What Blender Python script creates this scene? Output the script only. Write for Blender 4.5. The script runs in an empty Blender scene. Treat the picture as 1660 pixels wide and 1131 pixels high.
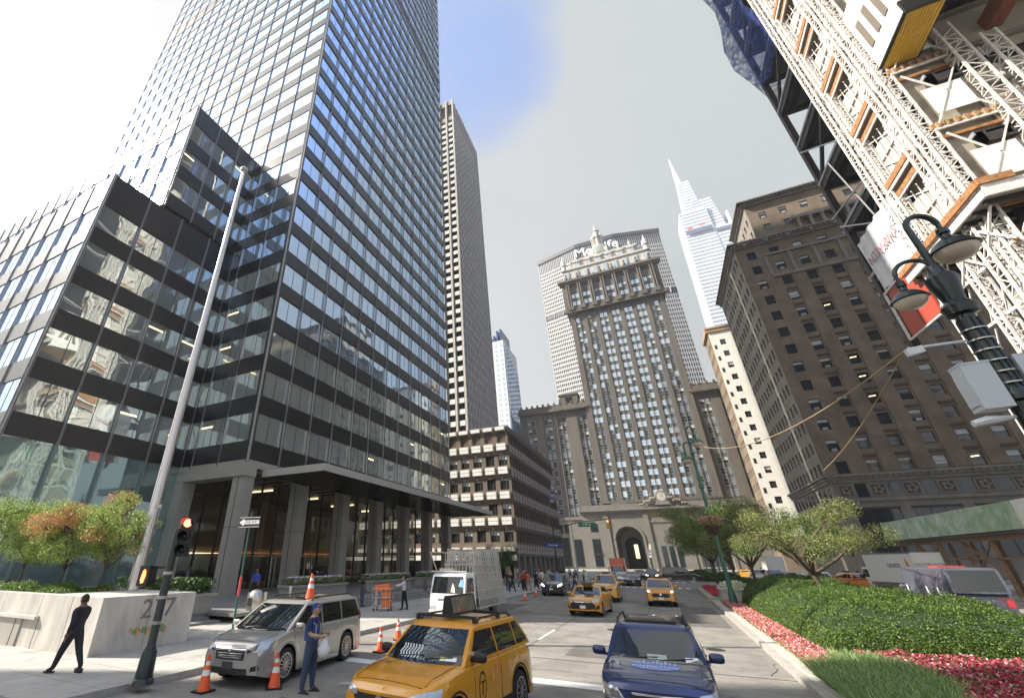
import bpy, math, random
import numpy as np
from mathutils import Vector, Matrix
from mathutils.bvhtree import BVHTree
random.seed(7); RNG = np.random.default_rng(7)
C = bpy.context.scene.collection
sc = bpy.context.scene
R = math.radians
# ------------------------------------------------------------------ camera
YAW, PIT, FPX, PCX, PCY, CH = R(-27.0), R(26.5), 690.5, 687.0, 565.5, 2.75
cam = bpy.data.cameras.new('camera'); camo = bpy.data.objects.new('camera', cam); C.objects.link(camo)
cam.sensor_width = 36; cam.lens = 36*FPX/1660; cam.shift_x = (830-PCX)/1660; cam.shift_y = 0
cam.clip_start = 0.1; cam.clip_end = 6000
camo.location = (0, 0, CH); camo.rotation_euler = (R(90)+PIT, 0, -YAW)
sc.camera = camo
FW = np.array([math.sin(YAW)*math.cos(PIT), math.cos(YAW)*math.cos(PIT), math.sin(PIT)])
RT = np.array([math.cos(YAW), -math.sin(YAW), 0.0]); UP = np.cross(RT, FW)
def proj(x, y, z):
    d = np.array([x, y, z-CH]); w = d@FW
    if w < .1: return None
    return (PCX+FPX*(d@RT)/w, PCY-FPX*(d@UP)/w, w)
# ------------------------------------------------------------------ sky and sun
SUN_EL, SUN_TR = 39.0, Vector((1, 0.45, 0)).normalized()
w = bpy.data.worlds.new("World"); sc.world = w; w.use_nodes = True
nt = w.node_tree; nt.nodes.clear()
def N(t, **k):
    n = nt.nodes.new(t)
    for a, b in k.items(): setattr(n, a, b)
    return n
def pxdir(px, py):
    d = FW*FPX+RT*(px-PCX)-UP*(py-PCY); return d/np.linalg.norm(d)
L = nt.links.new
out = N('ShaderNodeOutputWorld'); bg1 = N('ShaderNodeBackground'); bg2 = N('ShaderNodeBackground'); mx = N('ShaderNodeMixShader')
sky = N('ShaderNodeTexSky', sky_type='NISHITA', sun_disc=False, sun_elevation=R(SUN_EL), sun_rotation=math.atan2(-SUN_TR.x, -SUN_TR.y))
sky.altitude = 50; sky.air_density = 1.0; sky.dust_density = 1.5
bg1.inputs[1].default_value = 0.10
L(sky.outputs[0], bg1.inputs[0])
tc = N('ShaderNodeTexCoord')
wn = N('ShaderNodeTexNoise'); wn.inputs['Scale'].default_value = 5.5; wn.inputs['Detail'].default_value = 6; L(tc.outputs['Generated'], wn.inputs['Vector'])
ws_ = N('ShaderNodeVectorMath', operation='MULTIPLY_ADD'); ws_.inputs[1].default_value = (.16, .16, .16); ws_.inputs[2].default_value = (-.08, -.08, -.08); L(wn.outputs['Color'], ws_.inputs[0])
wa = N('ShaderNodeVectorMath', operation='ADD'); L(tc.outputs['Generated'], wa.inputs[0]); L(ws_.outputs[0], wa.inputs[1])
wv = N('ShaderNodeVectorMath', operation='NORMALIZE'); L(wa.outputs[0], wv.inputs[0])
def dotmask(d, a, b):
    v = N('ShaderNodeVectorMath', operation='DOT_PRODUCT'); v.inputs[1].default_value = tuple(d)
    L(wv.outputs[0], v.inputs[0])
    m = N('ShaderNodeMapRange', interpolation_type='SMOOTHSTEP'); m.inputs[1].default_value = a; m.inputs[2].default_value = b
    L(v.outputs['Value'], m.inputs[0]); return m.outputs[0]
def math2(op, a, b_, c=None):
    n = N('ShaderNodeMath', operation=op)
    for i, q in enumerate((a, b_, c)):
        if q is None: continue
        if isinstance(q, (int, float)): n.inputs[i].default_value = q
        else: L(q, n.inputs[i])
    return n.outputs[0]
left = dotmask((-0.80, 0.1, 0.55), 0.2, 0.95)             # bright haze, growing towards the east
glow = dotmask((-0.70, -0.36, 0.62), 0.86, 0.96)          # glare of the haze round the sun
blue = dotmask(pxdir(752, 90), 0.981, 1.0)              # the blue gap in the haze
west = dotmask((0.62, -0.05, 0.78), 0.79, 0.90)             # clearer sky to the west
noi = N('ShaderNodeTexNoise'); noi.inputs['Scale'].default_value = 2.2; noi.inputs['Detail'].default_value = 5
L(tc.outputs['Generated'], noi.inputs['Vector'])
nr = N('ShaderNodeMapRange'); nr.inputs[1].default_value = .3; nr.inputs[2].default_value = .7; nr.inputs[3].default_value = .95; nr.inputs[4].default_value = 1.05
L(noi.outputs[0], nr.inputs[0])
def cm_(f, a, b_):
    m = N('ShaderNodeMix', data_type='RGBA'); L(f, m.inputs[0])
    for i, q in ((6, a), (7, b_)):
        if isinstance(q, tuple): m.inputs[i].default_value = q
        else: L(q, m.inputs[i])
    return m.outputs[2]
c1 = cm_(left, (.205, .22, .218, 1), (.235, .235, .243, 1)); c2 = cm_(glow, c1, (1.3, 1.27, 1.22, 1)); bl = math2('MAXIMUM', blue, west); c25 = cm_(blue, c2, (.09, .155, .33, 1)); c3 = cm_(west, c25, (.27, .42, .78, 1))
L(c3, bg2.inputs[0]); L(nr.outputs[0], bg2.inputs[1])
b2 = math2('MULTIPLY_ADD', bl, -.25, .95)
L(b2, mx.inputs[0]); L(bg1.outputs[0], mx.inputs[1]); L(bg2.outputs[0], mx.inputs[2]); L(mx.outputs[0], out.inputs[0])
sl = bpy.data.lights.new('sun', 'SUN'); sl.energy = 5.0; sl.angle = R(0.5); sl.color = (1, .93, .81)
so = bpy.data.objects.new('sun', sl); C.objects.link(so)
so.rotation_euler = Vector((SUN_TR.x*math.cos(R(SUN_EL)), SUN_TR.y*math.cos(R(SUN_EL)), -math.sin(R(SUN_EL)))).to_track_quat('-Z', 'Y').to_euler()
vs = sc.view_settings; vs.view_transform = 'Standard'; vs.look = 'None'; vs.gamma = 1; vs.exposure = 1.45; vs.use_curve_mapping = False
sc.cycles.max_bounces = 6; sc.cycles.diffuse_bounces = 3; sc.cycles.glossy_bounces = 3; sc.cycles.transparent_max_bounces = 8
sc.cycles.sample_clamp_indirect = 6
# ------------------------------------------------------------------ materials
MATS = {}
def mat(name, col=(.5,.5,.5), rough=.6, metal=0, var=0.0, vs=1.0, bump=0, bs=20, coat=0, spec=None, emit=None, streak=0, coords='pos', island=None, trans=0, col2=None, alpha=None):
    if name in MATS: return MATS[name]
    m = bpy.data.materials.new(name); MATS[name] = m; m.use_nodes = True; t = m.node_tree; p = t.nodes['Principled BSDF']
    p.inputs['Base Color'].default_value = (*col, 1); p.inputs['Roughness'].default_value = rough; p.inputs['Metallic'].default_value = metal
    if coat: p.inputs['Coat Weight'].default_value = coat; p.inputs['Coat Roughness'].default_value = .04
    if spec is not None: p.inputs['Specular IOR Level'].default_value = spec
    if emit: p.inputs['Emission Color'].default_value = (*emit[0], 1); p.inputs['Emission Strength'].default_value = emit[1]
    if alpha is not None:
        p.inputs['Alpha'].default_value = alpha
    vec = None
    def src():
        if coords == 'obj': c = t.nodes.new('ShaderNodeTexCoord'); return c.outputs['Object']
        c = t.nodes.new('ShaderNodeNewGeometry'); return c.outputs['Position']
    if var or streak or bump or col2: vec = src()
    if var or streak or col2:
        hi = [min(1, c*(1+var)) for c in col]; lo = [c*(1-var) for c in col]
        if col2: lo = col2; hi = col
        n1 = t.nodes.new('ShaderNodeTexNoise'); n1.inputs['Scale'].default_value = vs; n1.inputs['Detail'].default_value = 6; n1.inputs['Roughness'].default_value = .65
        last = None
        if streak:
            mp = t.nodes.new('ShaderNodeMapping'); mp.inputs['Scale'].default_value = (1, 1, streak); t.links.new(vec, mp.inputs['Vector']); t.links.new(mp.outputs[0], n1.inputs['Vector'])
        else: t.links.new(vec, n1.inputs['Vector'])
        r = t.nodes.new('ShaderNodeMapRange'); r.inputs[1].default_value = .3; r.inputs[2].default_value = .7; t.links.new(n1.outputs[0], r.inputs[0])
        mi = t.nodes.new('ShaderNodeMix'); mi.data_type = 'RGBA'; mi.inputs[6].default_value = (*lo, 1); mi.inputs[7].default_value = (*hi, 1)
        t.links.new(r.outputs[0], mi.inputs[0]); t.links.new(mi.outputs[2], p.inputs['Base Color'])
    if island:
        g = t.nodes.new('ShaderNodeNewGeometry'); cr = t.nodes.new('ShaderNodeValToRGB'); cr.color_ramp.interpolation = 'LINEAR'
        els = cr.color_ramp.elements
        for i, c in enumerate(island):
            pos = i/(len(island)-1)
            if i == 0: e = els[0]; e.position = 0
            elif i == len(island)-1: e = els[-1]; e.position = 1
            else: e = els.new(pos)
            e.color = (*c, 1)
        t.links.new(g.outputs['Random Per Island'], cr.inputs[0]); t.links.new(cr.outputs[0], p.inputs['Base Color'])
        if trans:
            tr = t.nodes.new('ShaderNodeBsdfTranslucent'); ms = t.nodes.new('ShaderNodeMixShader'); ms.inputs[0].default_value = trans
            t.links.new(cr.outputs[0], tr.inputs[0]); o = t.nodes['Material Output']
            t.links.new(p.outputs[0], ms.inputs[1]); t.links.new(tr.outputs[0], ms.inputs[2]); t.links.new(ms.outputs[0], o.inputs[0])
    if bump:
        n2 = t.nodes.new('ShaderNodeTexNoise'); n2.inputs['Scale'].default_value = bs; n2.inputs['Detail'].default_value = 5; t.links.new(vec, n2.inputs['Vector'])
        b = t.nodes.new('ShaderNodeBump'); b.inputs['Strength'].default_value = bump; b.inputs['Distance'].default_value = .02
        t.links.new(n2.outputs[0], b.inputs['Height']); t.links.new(b.outputs[0], p.inputs['Normal'])
    return m
def glassy(name, tint, rough=.03, wob=.012, ior=1.9, dark=(.012, .016, .02), metal=.0, wscale=.35):
    """tinted window glass: dark body, strong reflection, slightly wavy panes"""
    m = mat(name, dark, rough, metal); t = m.node_tree; p = t.nodes['Principled BSDF']
    p.inputs['IOR'].default_value = ior; p.inputs['Specular Tint'].default_value = (*tint, 1)
    if metal: p.inputs['Base Color'].default_value = (*tint, 1)
    g = t.nodes.new('ShaderNodeNewGeometry'); n = t.nodes.new('ShaderNodeTexNoise'); n.inputs['Scale'].default_value = wscale; n.inputs['Detail'].default_value = 1
    t.links.new(g.outputs['Position'], n.inputs['Vector']); b = t.nodes.new('ShaderNodeBump'); b.inputs['Strength'].default_value = .5; b.inputs['Distance'].default_value = wob*8
    t.links.new(n.outputs[0], b.inputs['Height']); t.links.new(b.outputs[0], p.inputs['Normal'])
    return m
def clearglass(name, tint=(.8, .9, .88), refl=.35):
    m = bpy.data.materials.new(name); MATS[name] = m; m.use_nodes = True; t = m.node_tree; t.nodes.clear()
    o = t.nodes.new('ShaderNodeOutputMaterial'); a = t.nodes.new('ShaderNodeBsdfTransparent'); b = t.nodes.new('ShaderNodeBsdfGlossy'); s = t.nodes.new('ShaderNodeMixShader')
    f = t.nodes.new('ShaderNodeLayerWeight'); f.inputs[0].default_value = refl
    a.inputs[0].default_value = (*tint, 1); b.inputs['Roughness'].default_value = .02
    t.links.new(f.outputs['Fresnel'], s.inputs[0]); t.links.new(a.outputs[0], s.inputs[1]); t.links.new(b.outputs[0], s.inputs[2]); t.links.new(s.outputs[0], o.inputs[0]); return m
asphalt = mat('asphalt', (.225, .212, .19), .9, var=.3, vs=.8, bump=.5, bs=60)
concrete = mat('sidewalk_concrete', (.33, .315, .29), .85, var=.15, vs=1.2, bump=.3, bs=40)
kerbm = mat('granite_kerb', (.36, .34, .31), .8, var=.2, vs=3, bump=.3, bs=60)
paint = mat('road_paint', (.72, .72, .70), .7, var=.15, vs=6)
black_sp = mat('black_spandrel', (.007, .007, .010), .32, var=.3, vs=.5, streak=.1)
silver = mat('aluminium_mullion', (.46, .45, .44), .38, .75, var=.15, vs=2)
greymetal = mat('grey_cladding', (.34, .325, .295), .5, .2, var=.1, vs=.7)
blueglass = glassy('tinted_mirror_glass', (.54, .655, .80), .02, .006, metal=.82)
lowglass = glassy('lower_window_glass', (.55, .60, .58), .02, .006, metal=.72)
tealglass = glassy('teal_lobby_glass', (.30, .40, .39), .03, .008, metal=.7)
darkmul = mat('dark_frame', (.03, .03, .032), .4, .3)
stone_h = mat('limestone_brown', (.12, .104, .088), .85, var=.22, vs=.25, streak=.3, bump=.2, bs=8)
stone_c = mat('limestone_cream', (.46, .445, .41), .8, var=.15, vs=.6, bump=.3, bs=6)
stone_b = mat('limestone_base', (.17, .158, .138), .85, var=.15, vs=.5, bump=.3, bs=6)
brick_d = mat('dark_brown_brick', (.185, .142, .100), .9, var=.32, vs=.35, bump=.3, bs=14)
stone_d = mat('grey_brown_stone', (.215, .195, .168), .85, var=.2, vs=.5, bump=.4, bs=8)
whitebrick = mat('pale_brick', (.74, .70, .62), .85, var=.08, vs=.6)
winglass = glassy('office_window_glass', (.9, .95, 1), .05, .006, ior=1.7, dark=(.02, .024, .028))
winbright = glassy('sky_lit_window_glass', (.62, .72, .84), .05, .006, metal=.75)
blind = mat('window_blind', (.52, .54, .55), .7)
litwin = mat('lit_office_ceiling', (.6, .5, .3), .6, emit=((1, .72, .35), 1.0))
whitep = mat('white_panel', (.76, .745, .71), .6, var=.12, vs=2)
brownpan = mat('brown_panel', (.125, .095, .075), .6, var=.1, vs=1)
pinkpan = mat('pinkish_spandrel', (.34, .285, .25), .7, var=.12, vs=2)
tan = mat('tan_concrete', (.30, .27, .225), .85, var=.15, vs=.5)
rust = mat('rust_steel', (.20, .06, .035), .7, var=.3, vs=2)
steel_dk = mat('dark_steel', (.035, .03, .032), .6, var=.3, vs=2)
orangew = mat('orange_timber', (.34, .16, .065), .75, var=.45, vs=3)
whitesteel = mat('white_painted_steel', (.66, .63, .60), .5, var=.22, vs=3)
yellowp = mat('yellow_hoist_panel', (.70, .42, .05), .55, var=.15, vs=2)
netblue_ = mat('blue_safety_net', (.012, .035, .16), .8, var=.5, vs=4)
red = mat('red_panel', (.42, .06, .035), .6, var=.1, vs=2)
green = mat('green_panel', (.20, .38, .25), .7, var=.1, vs=2)
bark = mat('bark', (.085, .062, .045), .95, var=.4, vs=9, bump=.7, bs=30)
darkmetal = mat('black_green_metal', (.012, .022, .022), .35, .2, coat=.3)
lampgreen = mat('green_lamp_paint', (.035, .115, .085), .4, .1)
steelb = mat('brushed_steel', (.50, .48, .45), .3, .9)
rubber = mat('tyre_rubber', (.016, .016, .017), .75)
chrome = mat('chrome', (.75, .75, .77), .12, 1)
blackpl = mat('black_plastic', (.015, .015, .016), .5)
carglass = mat('car_glass', (.006, .008, .009), .02, 0, spec=.9, coat=1)
whitemat = mat('white_enamel', (.8, .8, .8), .4, coat=.4)
# ------------------------------------------------------------------ mesh builder
class MB:
    def __init__(s): s.v = []; s.f = []; s.m = []
    def quad(s, a, b, c, d, m=0):
        n = len(s.v); s.v += [a, b, c, d]; s.f.append((n, n+1, n+2, n+3)); s.m.append(m)
    def poly(s, pts, m=0):
        n = len(s.v); s.v += [tuple(p) for p in pts]; s.f.append(tuple(range(n, n+len(pts)))); s.m.append(m)
    def box(s, x0, x1, y0, y1, z0, z1, m=0):
        n = len(s.v); s.v += [(x0, y0, z0), (x1, y0, z0), (x1, y1, z0), (x0, y1, z0), (x0, y0, z1), (x1, y0, z1), (x1, y1, z1), (x0, y1, z1)]
        for q in ((0, 3, 2, 1), (4, 5, 6, 7), (0, 1, 5, 4), (1, 2, 6, 5), (2, 3, 7, 6), (3, 0, 4, 7)): s.f.append(tuple(n+i for i in q)); s.m.append(m)
        return s
    def bar(s, a, b, wd, ht=None, m=0, up=(0, 0, 1)):
        """square-section bar from a to b"""
        ht = ht or wd; a = Vector(a); b = Vector(b); d = (b-a)
        if d.length < 1e-6: return s
        d.normalize(); u = Vector(up)
        if abs(d.dot(u)) > .98: u = Vector((1, 0, 0))
        x = d.cross(u).normalized(); y = x.cross(d); n = len(s.v)
        for p in (a, b):
            for i, j in ((-1, -1), (1, -1), (1, 1), (-1, 1)): s.v.append(tuple(p+x*(i*wd/2)+y*(j*ht/2)))
        for q in ((3, 2, 1, 0), (4, 5, 6, 7), (0, 1, 5, 4), (1, 2, 6, 5), (2, 3, 7, 6), (3, 0, 4, 7)): s.f.append(tuple(n+i for i in q)); s.m.append(m)
        return s
    def tube(s, pts, rs, n=10, m=0, cap=True):
        pts = [Vector(p) for p in pts]
        if not hasattr(rs, '__len__'): rs = [rs]*len(pts)
        base = len(s.v); x = None
        for i, p in enumerate(pts):
            d = (pts[min(i+1, len(pts)-1)]-pts[max(i-1, 0)])
            if d.length < 1e-9: d = Vector((0, 0, 1))
            d.normalize()
            if x is None:
                u = Vector((0, 0, 1)) if abs(d.z) < .9 else Vector((1, 0, 0)); x = d.cross(u).normalized()
            else:
                x = (x-d*x.dot(d)); x = x.normalized() if x.length > 1e-6 else d.orthogonal().normalized()
            y = d.cross(x)
            for k in range(n):
                a = 2*math.pi*k/n; s.v.append(tuple(p+(x*math.cos(a)+y*math.sin(a))*rs[i]))
        for i in range(len(pts)-1):
            for k in range(n):
                a = base+i*n+k; b = base+i*n+(k+1) % n; s.f.append((a, b, b+n, a+n)); s.m.append(m)
        if cap:
            s.f.append(tuple(base+k for k in range(n-1, -1, -1))); s.m.append(m)
            e = base+(len(pts)-1)*n; s.f.append(tuple(e+k for k in range(n))); s.m.append(m)
        return s
    def lathe(s, prof, c=(0, 0, 0), n=20, m=0, axis='z'):
        base = len(s.v)
        for r, h in prof:
            for k in range(n):
                a = 2*math.pi*k/n; q = (r*math.cos(a), r*math.sin(a), h)
                if axis == 'x': q = (h, q[0], q[1])
                if axis == 'y': q = (q[0], h, q[1])
                s.v.append((c[0]+q[0], c[1]+q[1], c[2]+q[2]))
        for i in range(len(prof)-1):
            for k in range(n):
                a = base+i*n+k; b = base+i*n+(k+1) % n; s.f.append((a, b, b+n, a+n)); s.m.append(m)
        s.f.append(tuple(base+k for k in range(n-1, -1, -1))); s.m.append(m)
        e = base+(len(prof)-1)*n; s.f.append(tuple(e+k for k in range(n))); s.m.append(m)
        return s
    def ball(s, c, r, n=12, m=0, sx=1, sy=1, sz=1):
        base = len(s.v); h = n//2
        for i in range(h+1):
            t = math.pi*i/h; rr = math.sin(t)*r+1e-5
            for k in range(n):
                a = 2*math.pi*k/n; s.v.append((c[0]+rr*math.cos(a)*sx, c[1]+rr*math.sin(a)*sy, c[2]+r*math.cos(t)*sz))
        for i in range(h):
            for k in range(n):
                a = base+i*n+k; b = base+i*n+(k+1) % n; s.f.append((a, a+n, b+n, b)); s.m.append(m)
        return s
    def prism(s, poly, lo, hi, axis='z', m=0):
        """extrude a 2D outline between lo and hi along an axis"""
        def mk(p, h): return {'z': (p[0], p[1], h), 'y': (p[0], h, p[1]), 'x': (h, p[0], p[1])}[axis]
        n = len(s.v); k = len(poly); s.v += [mk(p, lo) for p in poly]+[mk(p, hi) for p in poly]
        s.f.append(tuple(n+i for i in range(k-1, -1, -1))); s.m.append(m); s.f.append(tuple(n+k+i for i in range(k))); s.m.append(m)
        for i in range(k): j = (i+1) % k; s.f.append((n+i, n+j, n+k+j, n+k+i)); s.m.append(m)
        return s
    def add(s, o, M=None, moff=0):
        n = len(s.v)
        s.v += [tuple(M@Vector(p)) for p in o.v] if M is not None else list(o.v)
        s.f += [tuple(n+i for i in f) for f in o.f]; s.m += [i+moff for i in o.m]; return s
    def mesh(s, name, mats, smooth=None, off=None):
        me = bpy.data.meshes.new(name); v = np.array(s.v, dtype=np.float32).reshape(-1, 3)
        if off is not None: v = v-np.array(off, dtype=np.float32)
        me.from_pydata(v.tolist(), [], s.f)
        for q in (mats if isinstance(mats, (list, tuple)) else [mats]): me.materials.append(q)
        me.polygons.foreach_set('material_index', s.m)
        if smooth is not None:
            me.polygons.foreach_set('use_smooth', [True]*len(s.f))
            if smooth < 180: me.set_sharp_from_angle(angle=R(smooth))
        me.update(); return me
def tag(o, label=None, cat=None, group=None, kind=None):
    if label: o['label'] = label
    if cat: o['category'] = cat
    if group: o['group'] = group
    if kind: o['kind'] = kind
    return o
def link(name, me, parent=None):
    o = bpy.data.objects.new(name, me); C.objects.link(o)
    if parent is not None: o.parent = parent
    return o
def thing(name, label, cat, loc=(0, 0, 0), rotz=0, group=None):
    o = bpy.data.objects.new(name, None); C.objects.link(o); o.location = loc; o.rotation_euler = (0, 0, rotz); return tag(o, label, cat, group)
def part(name, mb, mats, parent, smooth=None, world=False):
    off = None
    if world:
        r = parent
        off = Vector((0, 0, 0))
        while r is not None: off += r.location; r = r.parent
    return link(name, mb.mesh(name, mats, smooth, off), parent)
def single(name, label, cat, mb, mats, loc=(0, 0, 0), smooth=None, group=None, kind=None):
    """a thing of one mesh, built in world coordinates, origin at loc"""
    o = link(name, mb.mesh(name, mats, smooth, loc)); o.location = loc; return tag(o, label, cat, group, kind)
def struct(name, mb, mats, smooth=None): return tag(link(name, mb.mesh(name, mats, smooth)), kind='structure')
def dup(root, loc, rotz=None, label=None, group=None, scale=None):
    r = root.copy(); C.objects.link(r); r.location = loc
    if rotz is not None: r.rotation_euler = (0, 0, rotz)
    if label: r['label'] = label
    if group: r['group'] = group
    if scale: r.scale = (scale,)*3
    for ch in root.children:
        c = ch.copy(); C.objects.link(c); c.parent = r
        for g in ch.children: d = g.copy(); C.objects.link(d); d.parent = c
    return r
def textmesh(txt, size, extr=.01, align='CENTER'):
    cu = bpy.data.curves.new('txt', 'FONT'); cu.body = txt; cu.size = size; cu.extrude = extr; cu.align_x = align; cu.align_y = 'CENTER'; cu.resolution_u = 3
    o = bpy.data.objects.new('txt', cu); C.objects.link(o); dg = bpy.context.evaluated_depsgraph_get(); dg.update()
    me = bpy.data.meshes.new_from_object(o.evaluated_get(dg)); bpy.data.objects.remove(o); return me
def lettering(txt, size, loc, rot, m, parent, extr=.01, name='lettering', world=False):
    me = textmesh(txt, size, extr); me.materials.clear(); me.materials.append(m); o = link(name, me, parent)
    off = Vector((0, 0, 0))
    if world and parent is not None: off = parent.location
    o.location = Vector(loc)-off; o.rotation_euler = rot; return o
# ------------------------------------------------------------------ facades
class Pool:
    """collects all windows of one building; the largest in view become parts, the rest one stuff part"""
    def __init__(s, root, limit=96, stuff=True): s.root = root; s.it = []; s.limit = limit
    def add(s, tm, o, u, n): s.it.append((tm, Vector(o), Vector(u), Vector(n)))
    def flush(s, name='window'):
        cam0 = Vector((0, 0, CH)); sc_ = []
        for i, (tm, o, u, n) in enumerate(s.it):
            c = o+u*tm['w']/2+Vector((0, 0, tm['h']/2)); d = c-cam0; p = proj(*c); a = 0
            if p and -20 < p[0] < 1680 and -20 < p[1] < 1150 and d.dot(n) < 0: a = tm['w']*tm['h']*abs(d.normalized().dot(n))/p[2]**2
            sc_.append((-a, i))
        sc_.sort(); top = set(i for _, i in sc_[:s.limit]); rest = MB(); off = s.root.location; mats = None; mat_index = []
        for i, (tm, o, u, n) in enumerate(s.it):
            M = Matrix(((u.x, -n.x, 0, o.x), (u.y, -n.y, 0, o.y), (0, 0, 1, o.z), (0, 0, 0, 1)))
            if i in top:
                if 'me' not in tm: tm['me'] = tm['mb'].mesh(name, tm['mats'])
                ob = link(name, tm['me'], s.root); ob.location = o-off; ob.rotation_euler = (0, 0, math.atan2(u.y, u.x))
            else:
                mo = []
                for q in tm['mats']:
                    if q not in mat_index: mat_index.append(q)
                    mo.append(mat_index.index(q))
                b = len(rest.v); rest.v += [tuple(M@Vector(p)) for p in tm['mb'].v]; rest.f += [tuple(b+k for k in f) for f in tm['mb'].f]; rest.m += [mo[k] for k in tm['mb'].m]
        if rest.v: tag(part(name, rest, mat_index, s.root, world=True), kind='stuff')
# window template: local x along wall, y into wall (positive), z up; mats 0 frame 1 glass 2 blind/lit
def tmpl(w, h, mats, blindf=0, nx=1, nz=2, fr=.06, lit=0, glassd=.05, sill=0, simple=False):
    b = MB()
    b.quad((0, glassd, 0), (w, glassd, 0), (w, glassd, h), (0, glassd, h), 1)
    if blindf: b.quad((fr, glassd-.012, h*(1-blindf)), (w-fr, glassd-.012, h*(1-blindf)), (w-fr, glassd-.012, h-fr), (fr, glassd-.012, h-fr), 2)
    if lit: b.quad((w*.15, glassd-.012, h*.62), (w*.75, glassd-.012, h*.66), (w*.8, glassd-.012, h*.74), (w*.2, glassd-.012, h*.72), 3)
    if fr and not simple:
        for z0, z1 in [(0, fr), (h-fr, h)]+[(h*k/nz-fr/2, h*k/nz+fr/2) for k in range(1, nz)]: b.box(0, w, glassd-.03, glassd-.001, z0, z1, 0)
        for x0, x1 in [(0, fr), (w-fr, w)]+[(w*k/nx-fr/2, w*k/nx+fr/2) for k in range(1, nx)]: b.box(x0, x1, glassd-.035, glassd-.001, fr, h-fr, 0)
    if sill: b.box(-.08, w+.08, -sill, .02, -.12, -.01, 4)
    return dict(mb=b, mats=mats, w=w, h=h)
def wall(mb, O, u, n, W, zb, zt, cols, rows, rec=.25, m=0, pool=None, tms=None, skip=None, mrev=None):
    """flat wall with real openings and reveals; cols and rows are (start,end) lists"""
    O = Vector(O); u = Vector(u); n = Vector(n); mrev = m if mrev is None else mrev
    def P(a, z, d=0): q = O+u*a-n*d; return (q.x, q.y, z)
    def Q(a0, a1, z0, z1):
        if a1-a0 > 1e-4 and z1-z0 > 1e-4: mb.quad(P(a0, z0), P(a1, z0), P(a1, z1), P(a0, z1), m)
    z = zb
    for r, (z0, z1) in enumerate(rows):
        Q(0, W, z, z0); a = 0
        for c, (a0, a1) in enumerate(cols):
            if skip and skip(c, r): continue
            Q(a, a0, z0, z1); a = a1
            mb.quad(P(a0, z0), P(a0, z0, rec), P(a0, z1, rec), P(a0, z1), mrev); mb.quad(P(a1, z0, rec), P(a1, z0), P(a1, z1), P(a1, z1, rec), mrev)
            mb.quad(P(a0, z0), P(a1, z0), P(a1, z0, rec), P(a0, z0, rec), mrev); mb.quad(P(a0, z1, rec), P(a1, z1, rec), P(a1, z1), P(a0, z1), mrev)
            if pool is not None:
                tm = tms(c, r); pool.add(tm, O+u*a0-n*(rec-.06)+Vector((0, 0, z0-O.z)), u, n)
        Q(a, W, z0, z1); z = z1
    Q(0, W, z, zt)
def cells(W, n, frac, pair=False, off=0):
    p = W/n; out_ = []
    for i in range(n):
        c = off+p*(i+.5)
        if pair: out_ += [(c-p*frac/2, c-p*.03), (c+p*.03, c+p*frac/2)]
        else: out_.append((c-p*frac/2, c+p*frac/2))
    return out_
# ================================================================== the setting
KL, ML, MR, KR = -12.0, 2.4, 10.5, 24.2        # kerb lines: east pavement, median, west pavement
SW = .15
g = MB(); g.quad((-3000, -3000, 0), (3000, -3000, 0), (3000, 3000, 0), (-3000, 3000, 0)); struct('ground', g, mat('far_ground', (.17, .165, .155), .9))
g = MB(); g.quad((KL, -80, .004), (KR, -80, .004), (KR, 250, .004), (KL, 250, .004)); g.quad((-200, 65.8, .004), (KL, 65.8, .004), (KL, 77, .004), (-200, 77, .004)); struct('road', g, asphalt)
def stain(m, lo, sc_, a, b):
    t = m.node_tree; p = t.nodes['Principled BSDF']; src = p.inputs['Base Color'].links[0].from_socket
    g_ = t.nodes.new('ShaderNodeNewGeometry'); n_ = t.nodes.new('ShaderNodeTexNoise'); n_.inputs['Scale'].default_value = sc_; n_.inputs['Detail'].default_value = 8; n_.inputs['Roughness'].default_value = .7
    r_ = t.nodes.new('ShaderNodeMapRange'); r_.inputs[1].default_value = a; r_.inputs[2].default_value = b; r_.inputs[3].default_value = 1; r_.inputs[4].default_value = lo
    t.links.new(g_.outputs['Position'], n_.inputs['Vector']); t.links.new(n_.outputs[0], r_.inputs[0]); mm_ = t.nodes.new('ShaderNodeVectorMath'); mm_.operation = 'SCALE'
    t.links.new(src, mm_.inputs[0]); t.links.new(r_.outputs[0], mm_.inputs['Scale']); t.links.new(mm_.outputs[0], p.inputs['Base Color'])
stain(asphalt, .6, .45, .55, .7)
# old concrete patches and joints in the roadway
g = MB()
for x0, x1, y0, y1 in ((-12, 2.38, 16.4, 16.46), (-5.1, -5.06, 14, 60), (-8.6, -8.57, 16, 60), (-1.6, -1.57, 16.5, 62), (-12, 2.38, 28.9, 28.96), (-12, 2.38, 41, 41.05)): g.quad((x0, y0, .008), (x1, y0, .008), (x1, y1, .008), (x0, y1, .008))
struct('road_joints', g, mat('bitumen', (.035, .034, .032), .8))
g = MB()
def rect(b, x0, x1, y0, y1, z, m=0): b.quad((x0, y0, z), (x1, y0, z), (x1, y1, z), (x0, y1, z), m)
rect(g, -11.6, 2.1, 13.2, 13.75, .009)
for i in range(17): rect(g, -11.4+i*.8, -11.0+i*.8, 62.4, 64.4, .009)
for i in range(17): rect(g, -11.4+i*.8, -11.0+i*.8, 79, 82, .009)
for y in range(20, 60, 9): rect(g, -5.15, -5.05, y, y+3, .012); rect(g, -1.2, -1.1, y, y+3, .012)
struct('road_markings', g, paint)
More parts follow.
